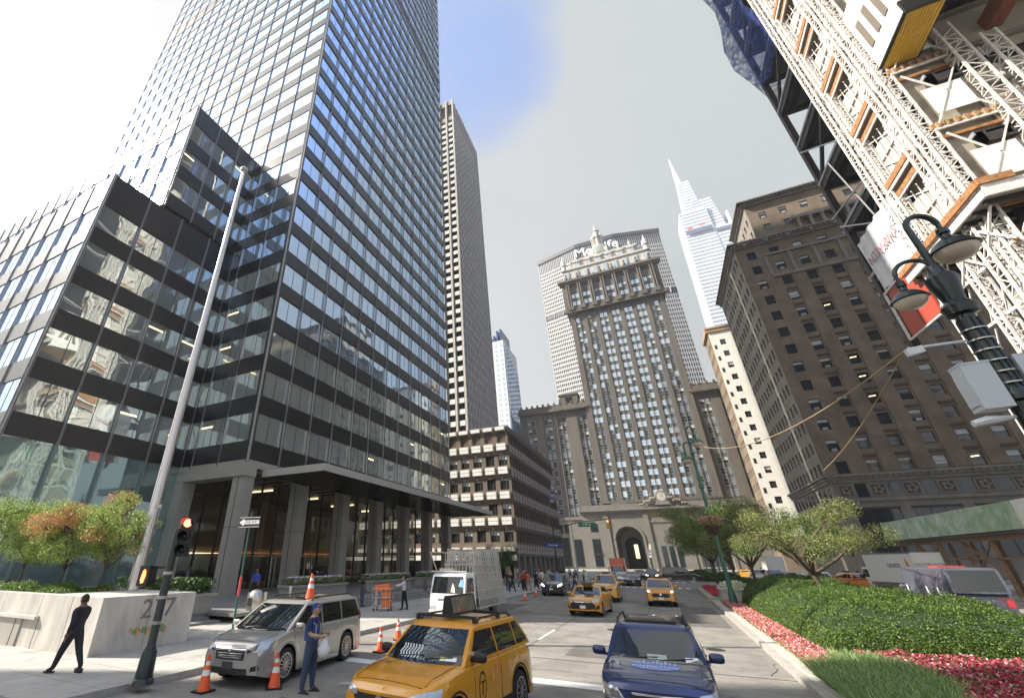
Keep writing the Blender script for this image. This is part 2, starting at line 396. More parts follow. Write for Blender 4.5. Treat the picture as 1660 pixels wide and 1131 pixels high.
for i, (x, y, r_, lab) in enumerate(((-6.2, 17.6, .42, 'round iron cover in the sunlit roadway between the taxi and the truck'), (-2.6, 24.2, .42, 'round iron cover in front of the taxi beside the median'), (.9, 20.6, .30, 'small round iron cover near the median kerb'))):
    b = MB(); b.lathe([(r_, 0), (r_, .012), (r_*.92, .014)], (x, y, .004), 24, 0)
    for k in range(5): b.box(x-r_*.6, x+r_*.6, y-r_*.6+k*r_*.3, y-r_*.6+k*r_*.3+.03, .018, .022, 0)
    single('manhole_cover', lab, 'manhole cover', b, mat('cast_iron', (.06, .055, .05), .6, .4), (x, y, .004), group='iron covers in the roadway')
g = MB()
for x0, x1, y0, y1 in ((-9.5, -7.3, 18.5, 22.0), (-3.6, -2.2, 17.2, 19.3), (-6.6, -5.4, 34, 46), (-11.6, -9.4, 24, 35), (.2, 2.1, 27, 38), (-8.4, -5.5, 6.5, 9.4)): rect(g, x0, x1, y0, y1, .0075)
struct('road_patches', g, mat('newer_asphalt', (.12, .115, .108), .9, var=.25, vs=2, bump=.5, bs=60))
g = MB(); rr = random.Random(77)
for x0, y0, a_, n_ in ((-7, 17, .3, 26), (-2, 18.5, 2.8, 22), (1.9, 16.8, 1.8, 30), (-10.5, 19, 1.2, 30), (-4.5, 14.6, .1, 24), (-6, 22, 1.5, 40), (-17, 8.2, .2, 24)):
    x, y, z = x0, y0, .011 if x0 > -12 else SW+.004
    for k in range(n_):
        a_ += rr.uniform(-.5, .5)*.9-.02*(k % 7-3); x2, y2 = x+.22*math.cos(a_), y+.22*math.sin(a_); w_ = .005+.006*rr.random(); nx_, ny_ = -math.sin(a_)*w_, math.cos(a_)*w_
        g.quad((x-nx_, y-ny_, z), (x2-nx_, y2-ny_, z), (x2+nx_, y2+ny_, z), (x+nx_, y+ny_, z)); x, y = x2, y2
struct('road_cracks', g, mat('crack_filler', (.03, .028, .026), .8))
def slabs(name, x0, x1, y0, y1, kx=None, side=-1):
    g = MB(); g.box(x0, x1, y0, y1, 0, SW)
    struct(name, g, pavm)
pavm = mat('pavement', (.40, .385, .355), .85, var=.14, vs=.9, bump=.25, bs=40)
t = pavm.node_tree; p = t.nodes['Principled BSDF']
bk = t.nodes.new('ShaderNodeTexBrick'); bk.offset = 0; bk.inputs['Scale'].default_value = 1; bk.inputs['Mortar Size'].default_value = .012; bk.inputs['Brick Width'].default_value = 1.5; bk.inputs['Row Height'].default_value = 1.5
bk.inputs['Mortar'].default_value = (.45, .45, .45, 1); bk.inputs['Color1'].default_value = (1, 1, 1, 1); bk.inputs['Color2'].default_value = (.9, .9, .9, 1)
gg = t.nodes.new('ShaderNodeNewGeometry'); t.links.new(gg.outputs['Position'], bk.inputs['Vector']); mm = t.nodes.new('ShaderNodeMix'); mm.data_type = 'RGBA'; mm.blend_type = 'MULTIPLY'; mm.inputs[0].default_value = 1
src = p.inputs['Base Color'].links[0].from_socket; t.links.new(src, mm.inputs[6]); t.links.new(bk.outputs[0], mm.inputs[7]); t.links.new(mm.outputs[2], p.inputs['Base Color'])
stain(pavm, .6, .7, .54, .70); slabs('pavement', -200, KL-.16, 6.2, 65.8); slabs('pavement', -200, KL-.16, 77, 175); slabs('pavement', KR+.16, 90, -80, 88); slabs('pavement', KR+.16, 90, 98, 175); slabs('pavement', -80, 90, 187, 198)
g = MB()
for y0, y1 in ((6.2, 65.8), (77, 175)): g.box(KL-.16, KL, y0, y1, 0, SW+.003)
for y0, y1 in ((-80, 88), (98, 175)): g.box(KR, KR+.16, y0, y1, 0, SW+.003)
struct('kerb', g, kerbm)
# the planted median: kerb, strip of paving, soil
def median(y0, y1, name):
    g = MB(); k = .18
    g.box(ML, ML+k, y0, y1, 0, .17); g.box(MR-k, MR, y0, y1, 0, .17); g.box(ML+k, MR-k, y0, y0+k, 0, .17); g.box(ML+k, MR-k, y1-k, y1, 0, .17); struct('median_kerb', g, kerbm)
    g = MB(); g.box(ML+k, ML+k+.55, y0+k, y1-k, 0, .155); struct('median_edging', g, mat('pale_concrete', (.46, .44, .40), .85, var=.2, vs=1.4, bump=.3, bs=30))
    g = MB(); g.box(ML+k+.55, ML+k+.67, y0+k, y1-k, 0, .26); g.box(MR-.3, MR-k, y0+k, y1-k, 0, .26); struct('bed_rim', g, kerbm)
    g = MB(); g.box(ML+k+.67, MR-.3, y0+k, y1-k, 0, .22); struct('soil', g, mat('soil', (.06, .04, .028), .95, var=.3, vs=6, bump=.6, bs=40))
median(-12, 43.5, 'near'); median(46, 62, 'mid'); median(80, 175, 'far')
# ================================================================== 277: the black glass tower
TX, TY0, TY1, TXE, PITCH, Z0 = -28.6, 24.6, 65.04, -82.5, 4.0, 10.2
BW = (TY1-TY0)/12; SPH = 1.56; NF = 44; TOP = Z0+PITCH*NF+1.6
tw = thing('glass_office_tower', 'tall black and blue glass office tower with silver mullions above the entrance canopy', 'office tower', (TX, TY0, 0))
def glasswall(root, pool, O, u, n, nb, bw, z0, nf, top, seed, gl, gl_low, mech=None, zlow=30, mstart=0, lits=()):
    """curtain wall: recessed panes per bay, black spandrels, silver mullions"""
    rr = random.Random(seed); O = Vector(O); u = Vector(u); n = Vector(n)
    tms = {}
    def T(kind):
        if kind not in tms:
            wdt, hgt = bw-.02, PITCH-SPH; b = MB(); tilt = {'a': .0008, 'b': -.0008, 'c': .0, 'l': .002, 'm': -.002, 'v': 0, 'w': 0}[kind[0]]
            h2 = wdt/2
            for k in range(2):
                x0, x1 = k*h2+.012, (k+1)*h2-.012; tt = tilt*(1 if k else -.6)
                b.quad((x0, .02-tt, 0), (x1, .02+tt, 0), (x1, .02+tt*1.2, hgt), (x0, .02-tt*1.2, hgt), 1)
            b.box(h2-.022, h2+.022, 0, .02, 0, hgt, 0); b.box(0, wdt, 0, .02, 0, .03, 0)
            g_ = gl_low if kind[0] in 'lmw' else gl
            if kind[0] == 'w':
                b.box(.15, wdt*.5-.1, -.004, .016, hgt*.70, hgt*.76, 2)
            if kind[0] == 'v': b = MB().box(0, wdt, -.01, .02, 0, hgt, 0)
            tms[kind] = dict(mb=b, mats=[darkmul if kind[0] != 'v' else mat('louvre', (.045, .038, .032), .6), g_, litwin], w=wdt, h=hgt)
        return tms[kind]
    for f in range(nf):
        zz = z0+PITCH*f
        for c in range(nb):
            o = O+u*(c*bw+.01)+Vector((0, 0, zz+SPH))-Vector((0, 0, O.z))-n*(.05 if abs(n.x) > .5 else -.01)
            if mech is not None and f in mech: k = 'v'
            elif zz < zlow: k = 'w' if rr.random() < .22 else rr.choice('lm')
            else: k = rr.choice('abc')
            pool.add(T(k), o, u, n)
    for f in range(nf+1):
        zz = z0+PITCH*f; h = SPH if f < nf else top-zz
        b = MB(); a = O.copy(); e = O+u*(nb*bw); th = .10
        lo = (min(a.x, e.x), min(a.y, e.y)); hi = (max(a.x, e.x), max(a.y, e.y))
        if abs(n.x) > .5: x = sorted((O.x+n.x*.06, O.x-n.x*th)); b.box(x[0], x[1], lo[1], hi[1], zz, zz+h)
        else: y = sorted((O.y+n.y*.06, O.y-n.y*th)); b.box(lo[0], hi[0], y[0], y[1], zz, zz+h)
        if len([c_ for c_ in root.children if c_.name.startswith('spandrel')]) < 99: part('spandrel', b, black_sp, root, world=True)
        else: part('parapet', b, black_sp, root, world=True)
    for c in range(mstart, nb+1):
        q = O+u*(c*bw); b = MB(); q = q-n*(.09 if abs(n.y) > .5 else 0); b.bar((q.x+n.x*.14, q.y+n.y*.14, z0-.25), (q.x+n.x*.14, q.y+n.y*.14, top+.15), .12 if abs(n.x) > .5 else .16, .16 if abs(n.x) > .5 else .12)
        b.bar((q.x+n.x*.235, q.y+n.y*.235, z0-.25), (q.x+n.x*.235, q.y+n.y*.235, top+.15), .05 if abs(n.x) > .5 else .03, .03 if abs(n.x) > .5 else .05, 1)
        part('mullion', b, [silver, darkmul], root, world=True)
pool = Pool(tw, 96)
glasswall(tw, pool, (TX, TY0, 0), (0, 1, 0), (1, 0, 0), 12, BW, Z0, NF, TOP, 3, blueglass, lowglass, mech=(26,), zlow=21)
glasswall(tw, pool, (TXE, TY0, 0), (1, 0, 0), (0, -1, 0), 16, (TX-TXE)/16, Z0, NF, TOP, 4, blueglass, lowglass, mech=(26,), zlow=27)
pool.flush()
b = MB(); b.box(-50, TX-.2, TY0+.2, TY1-.2, Z0+.2, TOP-.3); b.box(TXE+.2, -50, TY0+.2, 45, Z0+.2, TOP-.3); b.box(TXE+.2, -50, 45, TY1-.2, 88, TOP-.3); part('core', b, black_sp, tw, world=True)  # hidden rear mass shaped for sunlight: open low, closed above to cast shade
b = MB(); b.box(TX-.35, TX+.03, TY0-.03, TY0+.35, Z0, TOP); part('corner_post', b, darkmul, tw, world=True)
# lobby: columns, soffit, recessed glass, timber wall, ceiling strips
b = MB(); b.box(TXE, TX+.1, TY0-.1, TY1+.1, 9.62, Z0-.02); b.box(-36.7, TX+.1, TY0-.15, TY0+1.1, 8.9, 9.62); part('edge_beam', b, greymetal, tw, world=True)
for i in range(7):
    y = 25.2+6.62*i; b = MB(); wd = 1.0
    b.box(TX-1.3, TX-.05, y-.55, y+.55, .55, 9.62); b.box(TX-1.32, TX-.03, y-.57, y+.57, 5.1, 5.13, 1); b.box(TX-.67, TX-.62, y-.57, y-.545, .55, 9.6, 1)
    part('column', b, [greymetal, darkmul], tw, world=True)
b = MB()
for x in (-36.4,): b.box(x-.6, x+.6, TY0-.1, TY0+1.1, .55, 9.7)
part('corner_column', b, greymetal, tw, world=True)
lob = clearglass('lobby_glass', (.36, .38, .36), .6)
b = MB(); b.quad((-34.6, 30, .55), (-34.6, TY1, .55), (-34.6, TY1, 9.6), (-34.6, 30, 9.6)); part('lobby_glazing', b, lob, tw, world=True)
b = MB(); b.quad((-60, 30, .55), (-34.6, 30, .55), (-34.6, 30, 9.6), (-60, 30, 9.6)); part('lobby_glazing', b, lob, tw, world=True)
b = MB()
for i in range(16):
    y = 30+i*2.33; b.box(-34.72, -34.5, y-.05, y+.05, .55, 9.6)
for i in range(10): x = -34.6-i*2.6; b.box(x-.05, x+.05, 29.9, 30.1, .55, 9.6)
b.box(-34.68, -34.52, 30, TY1, 3.3, 3.42); b.box(-60, -34.6, 29.94, 30.04, 3.3, 3.42)
part('lobby_frame', b, darkmul, tw, world=True)
wood = mat('lobby_timber', (.34, .17, .085), .45, var=.2, vs=.5, streak=6)
b = MB(); b.box(-46, -45.6, 31, 60, 3.6, 9.6); b.box(-46, -45.7, 31, 60, .55, 3.6, 1); b.box(-60, -46, 38, 38.3, .55, 9.6, 0); part('lobby_wall', b, [wood, mat('lobby_dark', (.05, .04, .035), .5)], tw, world=True)
b = MB(); b.box(-60, -34.7, 30.1, TY1, .5, .58); part('lobby_floor', b, stone_b, tw, world=True)
b = MB()
for i in range(4):
    y = 35+i*7.4; b.box(-39.8, -36, y, y+.10, 9.5, 9.6)
b.box(-45.6, -45.45, 31, 60, 3.5, 3.62)
part('lobby_light', b, mat('warm_strip_light', (1, .8, .5), emit=((1, .72, .42), 3)), tw, world=True)
# revolving door
b = MB()
for y in (34.2, 36.6, 39): b.tube([(-33.9, y, .55), (-33.9, y, 3.2)], .05, 6)
b.box(-34.6, -33.2, 34, 39.2, 3.2, 3.32); b.box(-33.3, -33.2, 34, 34.1, .55, 3.2); b.box(-33.3, -33.2, 39.1, 39.2, .55, 3.2); b.box(-33.3, -33.2, 36.5, 36.6, .55, 3.2)
part('revolving_door', b, steelb, tw, world=True)
# slatted soffit under the tower and the canopy
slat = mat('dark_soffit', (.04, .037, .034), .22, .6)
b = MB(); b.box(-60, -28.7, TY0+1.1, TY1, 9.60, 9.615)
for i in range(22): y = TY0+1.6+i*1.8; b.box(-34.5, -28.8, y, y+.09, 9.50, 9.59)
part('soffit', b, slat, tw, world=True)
cn = thing('entrance_canopy', 'wide thin grey metal canopy projecting over the tower entrance', 'canopy', (TX, 26, 9.3))
b = MB(); b.box(-28.55, -22.0, 26.4, 65.9, 9.12, 9.2, 1); b.box(-28.5, -21.95, 26.3, 26.45, 9.02, 9.58); b.box(-22.1, -21.95, 26.45, 65.85, 9.02, 9.58); b.box(-28.5, -21.95, 65.85, 66, 9.02, 9.58); b.box(-28.5, -22.1, 26.45, 65.85, 9.5, 9.56)
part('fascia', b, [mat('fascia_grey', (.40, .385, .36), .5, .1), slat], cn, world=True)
b = MB()
for i in range(88): y = 26.6+i*.45; b.box(-28.4, -22.2, y, y+.05, 8.99, 9.119)
for i in range(5): x = -27.8+i*1.3; b.box(x, x+.06, 26.5, 65.8, 8.96, 8.985)
part('soffit_slats', b, mat('polished_slat', (.11, .10, .09), .18, .85), cn, world=True)
# ---- the two stepped wings to the north
WX = -36.8
wg = thing('stepped_office_wing', 'stepped low wing of black spandrels and reflecting windows left of the tower', 'office building', (WX, 11.7, 0))
pool = Pool(wg, 96)
glasswall(wg, pool, (WX, 11.7, 0), (0, 1, 0), (1, 0, 0), 4, 12.9/4, Z0, 5, 33.6, 11, lowglass, lowglass, zlow=99)
glasswall(wg, pool, (WX-16*3.2, 11.7, 0), (1, 0, 0), (0, -1, 0), 16, 3.2, Z0, 5, 33.6, 12, blueglass, blueglass, zlow=0)
glasswall(wg, pool, (WX+.03, 16.1, 0), (0, 1, 0), (1, 0, 0), 3, 8.5/3, Z0+24, 3, 48.9, 13, lowglass, lowglass, zlow=99)
glasswall(wg, pool, (WX-14*3.2, 16.1, 0), (1, 0, 0), (0, -1, 0), 14, 3.2, Z0+24, 3, 48.9, 14, blueglass, blueglass, zlow=0)
pool.flush()
b = MB(); b.box(WX-51, WX-.2, 11.9, 24.5, Z0+.1, 33.4); b.box(WX-44.6, WX-.2, 16.3, 24.5, 33.4, 48.7); part('core', b, black_sp, wg, world=True)
b = MB(); b.box(WX-51, WX-.1, 12, 24.5, .5, 1.2, 1); b.box(WX-51, WX+.02, 11.66, 24.5, 5.1, 5.9)
for i in range(5): y = 11.7+i*3.225; b.box(WX-.1, WX+.18, y-.09, y+.09, .5, Z0)
for i in range(14): x = WX-i*3.2; b.box(x-.09, x+.09, 11.52, 11.8, .5, Z0)
part('base_frame', b, [mat('teal_frame', (.17, .24, .24), .4, .5), greymetal], wg, world=True)
b = MB()
for z0, z1 in ((1.2, 5.1), (5.9, Z0)):
    for i in range(4): y = 11.8+i*3.225; b.quad((WX-.08, y, z0), (WX-.08, y+3.05, z0), (WX-.07, y+3.05, z1), (WX-.07, y, z1))
    b.quad((WX-51, 11.8, z0), (WX-.08, 11.8, z0), (WX-.08, 11.8, z1), (WX-51, 11.8, z1))
part('base_glazing', b, tealglass, wg, world=True)
# ================================================================== podium block with white sunshades, and its slab tower
PX, PY, PY2, PH = -22.0, 78.0, 118.0, 25.8
pb = thing('podium_office_block', 'low brown office block with rows of white box sunshades behind the canopy', 'office block', (PX, PY, 0))
b = MB(); shade_t = None
ncol = 24; pit = 2.5; rows = [(4.0+4.3*k+1.75, 4.0+4.3*k+3.75) for k in range(0, 5)]
cols = [(ncol*pit-(k+1)*pit+.40, ncol*pit-(k+1)*pit+2.05) for k in range(ncol)][::-1]
ON = (PX-ncol*pit, PY, 0)
wt = tmpl(1.65, 2.0, [mat('bronze_frame', (.10, .08, .06), .5, .3), winglass, blind, litwin], nx=3, nz=1, fr=.1); wt2 = tmpl(1.65, 2.0, wt['mats'], blindf=.45, nx=3, nz=1, fr=.1)
wt4 = tmpl(1.65, 2.0, wt['mats'], blindf=.2, nx=3, nz=1, fr=.1)
wt3 = tmpl(1.65, 2.0, [brownpan, brownpan, blind, litwin], nx=4, nz=1, fr=.05)
pool = Pool(pb, 90); rr = random.Random(5)
wall(b, ON, (1, 0, 0), (0, -1, 0), ncol*pit, 3.6, PH, cols, rows, .3, 0, pool, lambda c, r: wt3 if r == 4 else rr.choice((wt, wt2, wt2, wt4)))
b.box(PX-ncol*pit, PX-.3, PY+.35, PY2, 3.6, PH-.2); b.box(PX-ncol*pit, PX+.05, PY-.05, PY2, PH-.02, PH+.35, 1)
# street side: continuous window ribbons between pinkish spandrels
W2 = PY2-PY
rows2 = [(z0, z1) for z0, z1 in rows]; nb2 = 20
wtm = tmpl(1.7, 2.0, [mat('bronze_frame', (.10, .08, .06), .5, .3), winglass, blind, litwin], nx=1, nz=1, fr=.08)
cols2 = [(W2/nb2*k+.15, W2/nb2*k+1.85) for k in range(nb2)]
wall(b, (PX, PY, 0), (0, 1, 0), (1, 0, 0), W2, 3.6, PH, cols2, rows2, .25, 0, pool, lambda c, r: wtm)
pool.flush(); part('wall', b, [mat('podium_brown', (.155, .122, .095), .8, var=.12, vs=.7), stone_b], pb, world=True)
b = MB()
for z0, z1 in rows[:6]:
    b.box(PX+.003, PX+.1, PY+.25, PY2, z0-1.75, z0-.35)
part('spandrel', b, pinkpan, pb, world=True)
b = MB()
for k in range(nb2+1): y = PY+W2/nb2*k; b.box(PX+.1, PX+.16, y-.05, y+.05, 4.4, PH)
for z0, z1 in rows: b.box(PX+.1, PX+.13, PY+.25, PY2, z0-1.08, z0-1.02)
part('mullion_grid', b, mat('dark_bronze', (.07, .055, .045), .5, .4), pb, world=True)
b = MB()
for k in range(11): y = PY+.6+k*3.9; part('column', MB().box(PX-.9, PX, y-.5, y+.5, SW, 3.62), stone_b, pb, world=True)
for k in range(14): x = PX-2-k*3.95; part('column', MB().box(x-.45, x+.45, PY, PY+.9, SW, 3.62), stone_b, pb, world=True)
b = MB(); b.box(PX-ncol*pit, PX-2.2, PY+2.2, PY2, .1, 3.6); part('ground_floor_glazing', b, lob if False else winglass, pb, world=True)
sh = MB(); sh.box(-.88, .88, -.55, 0, -.5, .08); sh.box(-.88, .88, -.55, 0, .15, .72); sh.box(-.85, .85, -.5, 0, .08, .15, 1)
shm = sh.mesh('sunshade', [whitep, darkmul])
sh2 = MB(); sh2.box(-.88, .88, -.55, 0, -.28, .36); shm2 = sh2.mesh('sunshade', [whitep])
for r, (z0, z1) in enumerate(rows):
    for c in range(ncol):
        x = PX-(c+1)*pit+1.225
        if c > 12: continue
        if r == 0: continue
        o = link('sunshade', shm, pb); o.location = (x-PX, -.003, z0-1.05)
        if r == 4: q = link('sunshade', shm2, pb); q.location = (x-PX, -.003, z1+.55)
for c in range(13):
    x = PX-(c+1)*pit+1.225; q = link('sunshade', shm2, pb); q.location = (x-PX, -.003, 4.6)
    if c % 3 == 0: b = MB(); b.box(x-1.15-pit*2, x+1.1, PY-.5, PY-.003, 2.95, 3.75); part('sign_band', b, whitep, pb, world=True)
# slab tower
SX, SY, SY2, SZ = -41.8, 108.9, 137.6, 180
sb = thing('slab_tower', 'slender brown slab tower with white panels between its piers, rising behind the podium block', 'office tower', (SX, SY, 0))
b = MB(); pool = Pool(sb, 96); nfl = 42; fh = (SZ-12-27)/nfl
rowsS = [(27+fh*k+1.3, 27+fh*k+fh-.2) for k in range(nfl)]
# street side
nS = 12; wS = (SY2-SY)/nS; bluew = winbright
tA = tmpl(wS*.6, fh-1.5, [brownpan, bluew, blind, litwin], nx=2, nz=1, fr=.12)
wall(b, (SX, SY, 0), (0, 1, 0), (1, 0, 0), SY2-SY, 0, SZ, [(wS*k+wS*.2, wS*k+wS*.8) for k in range(nS)], rowsS+[(SZ-10, SZ-2.4)], .35, 0, None)
for k in range(nS):
    for r, (z0, z1) in enumerate(rowsS): pool.add(tA, (SX-.3, SY+wS*k+wS*.2, z0), (0, 1, 0), (1, 0, 0))
b.box(SX-.55, SX-.5, SY+.5, SY2-.5, SZ-11, SZ-2, 2)
nN = 7; wN = 2.95; wd = 1.95
tB = tmpl(wd, fh-1.5, [mat('bronze_frame', (.1, .08, .06)), winglass, blind, litwin], nx=2, nz=1, fr=.14)
wall(b, (SX-nN*wN, SY, 0), (1, 0, 0), (0, -1, 0), nN*wN, 0, SZ, [(wN*k+.5, wN*k+.5+wd) for k in range(nN)], rowsS+[(SZ-10, SZ-2.4)], .35, 0, pool, lambda c, r: tB if r < nfl else wt3)
b.box(SX-nN*wN, SX-.6, SY+.5, SY2, 27, SZ-.5, 2)
part('wall', b, [mat('slab_brown', (.34, .31, .275), .8, var=.1, vs=1), stone_b, darkmul], sb, world=True)
wp = Pool(sb, 60); pt = dict(mb=MB().box(0, wd-.1, 0, .12, 0, 1.45), mats=[whitep], w=wd-.1, h=1.45)
for k in range(nN):
    for z0, z1 in rowsS: wp.add(pt, (SX-nN*wN+wN*k+.55, SY-.123, z0-1.5), (1, 0, 0), (0, -1, 0))
wp.flush('white_panel')
b = MB()
for k in range(nS+1): y = SY+wS*k; b.box(SX+.003, SX+.35, y-.16, y+.16, 26, SZ+.6)
for k in range(nN+1): x = SX-nN*wN+wN*k; b.box(x-.28, x+.28, SY-.42, SY-.003, 26, SZ+.6)
part('piers', b, mat('pier_brown', (.50, .47, .43), .8, var=.12, vs=.6), sb, world=True); pool.flush()
# ---- pale blue tower beyond
bt = thing('blue_glass_tower', 'pale tower with blue glass stripes just right of the brown slab tower', 'office tower', (-47, 190, 0))
b = MB(); x0, x1, y0, y1, zt = -66, -51.5, 190, 214, 104
b.box(x0, x1, y0, y1, 0, zt)
for k in range(28):
    for j in range(4): b.box(x1-1.9-j*2.6, x1-.7-j*2.6, y0-.02, y0+.02, 30+k*2.6, 31.4+k*2.6, 1)
part('wall', b, [mat('pale_grey_cladding', (.60, .62, .64), .5, .1), bluew], bt, world=True)
b = MB()
for j in range(10): y = y0+1+j*2.3; b.box(x1+.003, x1+.35, y, y+1.3, 10, zt-j*1.2, 0)
for j in range(10): y = y0+2.3+j*2.3; b.box(x1+.003, x1+.2, y, y+1.0, 10, zt-2-j, 1)
for j in range(7): b.box(x0+2+j*1.8, x0+2.9+j*1.8, y0+1, y0+16, zt, zt+1.5+j*.6+(2 if j > 4 else 0), 1)
part('glass_stripes', b, [bluew, mat('navy_stripe', (.06, .10, .22), .3, .3)], bt, world=True)
# ================================================================== the brown tower that closes the avenue
HY = 198.0
hb = thing('arched_office_tower', 'brown stone tower with domed gilt-topped crown closing the avenue over two road arches', 'office tower', (2.5, HY, 0))
HW = mat('teal_spandrel', (.125, .13, .13), .5, var=.3, vs=1)
def htm(w_, h_, bl=0, bright=0, nm='x'): return tmpl(w_, h_, [mat('pale_sash', (.40, .41, .40), .6), winbright if bright else winglass, blind, litwin], blindf=bl, nx=1, nz=2, fr=.12, glassd=.1)
hA, hB, hC, hD = htm(1.72, 2.35), htm(1.72, 2.35, .45), htm(1.72, 2.35, 0, 1), htm(1.72, 2.35, .7)
pool = Pool(hb, 96); rr = random.Random(9)
mb_ = MB(); dk = MB()
def bays(O, u, n, centres, zb, zt, pitch, W, rec=.9, pick=None, sash=1.86, triple=False):
    """tall recessed window bays between full-height piers; each bay has paired sashes over dark spandrels"""
    O = Vector(O); u = Vector(u); n = Vector(n); bw_ = (3 if triple else 2)*sash+.5
    wall(mb_, O, u, n, W, O.z, zt+.01, [(c-bw_/2, c+bw_/2) for c in centres], [(zb, zt-1.2)], rec)
    nfl = int((zt-1.2-zb)/pitch)
    for c in centres:
        a0 = O+u*(c-bw_/2)-n*(rec); a1 = O+u*(c+bw_/2)-n*rec
        dk.quad((a0.x, a0.y, zb), (a1.x, a1.y, zb), (a1.x, a1.y, zt-1.2), (a0.x, a0.y, zt-1.2), 0)
        for j in range(1, 3 if triple else 2):
            q = O+u*(c-bw_/2+.2+j*sash)-n*(rec-.2); dk.bar((q.x, q.y, zb), (q.x, q.y, zt-1.2), .22, .36, 1)
        for f in range(nfl):
            for j in range(3 if triple else 2):
                t_ = pick(c, f, j) if pick else rr.choice((hA, hA, hB, hC, hC))
                pool.add(t_, O+u*(c-bw_/2+.28+j*sash)-n*(rec-.14)+Vector((0, 0, zb+f*pitch+1.0-O.z)), u, n)
def pk(c, f, j):
    if 13 < c < 34 and rr.random() < .8: return hC
    return rr.choice((hA, hC, hB, hC, hA))
# shaft
sc0 = -18.3; bc = [2.7-18.3*0-sc0+5.55*k for k in range(-3, 4)]
bays((sc0, HY, 24), (1, 0, 0), (0, -1, 0), bc, 25, 114.6, 3.95, 42, .45, pk)
# crown: taller order of columns, cornices
bays((-19.6, HY-1.3, 114.6), (1, 0, 0), (0, -1, 0), [c+1.3 for c in bc], 117.0, 130.5, 4.3, 44.6, .4, lambda c, f, j: rr.choice((hC, hC, hC, hB)))
mb_.box(-20.3, 25.7, HY-2.0, HY-.6, 114.0, 115.2); mb_.box(-20.6, 26.0, HY-2.3, HY, 130.6, 131.8); mb_.box(-21.2, 26.6, HY-2.9, HY, 131.8, 132.9)
for c in range(8):
    x = 2.7-5.55*3.5+5.55*c
    for dx in (-.55, .55): mb_.lathe([(.42, 0), (.36, 12), (.5, 13)], (x+dx, HY-1.9, 117.2), 8)
    mb_.box(x-1.2, x+1.2, HY-2.5, HY-1.2, 115.2, 117.2); mb_.lathe([(.5, 0), (.8, 1), (.3, 2.2), (.5, 3), (.05, 4)], (x, HY-2.2, 132.9), 8)
for x0, x1 in ((-18.3, -18.299), (23.7, 23.701)):
    mb_.quad((x0, HY, 0), (x0, HY+40, 0), (x0, HY+40, 131), (x0, HY, 131))
mb_.box(-19.58, 24.98, HY+.2, HY+40, 114.7, 131)
# wings
WL = (-49.0, -17.8)
bays((WL[0], HY+.6, 20), (1, 0, 0), (0, -1, 0), [5.2, 12.8, 19.1, 28.2], 19.5, 66, 3.95, WL[1]-WL[0], .7)
bays((23.3, HY+.6, 20), (1, 0, 0), (0, -1, 0), [3.9, 11.5, 18], 19.5, 66, 3.95, 30, .7)
for x0, x1 in ((-49, -17.8), (23.3, 53)):
    mb_.box(x0-.8, x1+.3, HY-.6, HY+.7, 65.6, 66.6); mb_.box(x0-.4, x1+.2, HY+.2, HY+1.4, 66.6, 68.6)
    mb_.box(x0, x1, HY+1.6, HY+30, 20, 66.2)
    for k in range(12): x = x0+1.2+k*2.6; mb_.box(x-.4, x+.4, HY-.1, HY+.9, 68.6, 69.6)
    for k in range(40): x = x0+k*.76; mb_.box(x, x+.35, HY-1.0, HY-.3, 65.0, 65.6)
mb_.box(-29.6, -21.4, HY+2, HY+9, 68, 73); mb_.box(-30, -21, HY+1.6, HY+9.4, 73, 73.8); mb_.box(-27, -24, HY+1.9, HY+2, 69.5, 72, 2)
part('wall', mb_, [stone_h, stone_b, winglass], hb, world=True); part('spandrel_bays', dk, [HW, stone_h], hb, world=True); pool.flush()
# cream attic, dormers, dome and lantern
b = MB(); b.box(-17.6, 23, HY-1.0, HY+24, 132.9, 139.5); b.box(-18.2, 23.6, HY-1.6, HY+.5, 139.5, 140.6)
b.box(-13, 18.4, HY+4, HY+22, 139.5, 147.5); b.box(-13.6, 19, HY+3.4, HY+22.5, 147.5, 148.6)
for k in range(9): x = -16+k*4.65; b.box(x-1.15, x+1.15, HY-1.35, HY-1.0, 133.4, 138.2, 0)
for k in range(6): x = -10.5+k*5.3; b.box(x-1.4, x+1.4, HY+3.3, HY+4, 141, 146.6); b.prism([(x-1.8, 146.6), (x+1.8, 146.6), (x, 148.9)], HY+2.9, HY+4, 'y'); b.lathe([(.45, 0), (.7, .8), (.25, 2.4), (.05, 4.2)], (x, HY+3.5, 148.6), 8)
for x in (-17, 22.4): b.lathe([(1.4, 0), (1.1, 3), (1.6, 3.4), (1.2, 6), (.4, 8), (.1, 10)], (x, HY-.6, 139.5), 10)
part('attic', b, stone_c, hb, world=True)
for k in range(9): x = -16+k*4.65; part('attic_window', MB().box(x-.8, x+.8, HY-1.4, HY-1.36, 133.9, 137.4), winbright, hb, world=True)
for k in range(6): x = -10.5+k*5.3; part('dormer_window', MB().box(x-.9, x+.9, HY+3.25, HY+3.29, 141.6, 145.8), winbright, hb, world=True)
b = MB()
for k in range(20): x = -12.4+k*1.6; b.box(x, x+.7, HY+3.96, HY+3.995, 140.4, 140.9)
tag(part('attic_lights', b, winbright, hb, world=True), kind='stuff')
b = MB(); cx_ = 1.9
b.lathe([(8.6, 0), (8.6, 1.5), (7.6, 2), (7.2, 5), (5.4, 8.4), (3.2, 10), (2.9, 10.2)], (cx_, HY+13, 148.6), 24)
part('dome', b, mat('verdigris_roof', (.22, .235, .20), .6, var=.2, vs=1), hb, smooth=40, world=True)
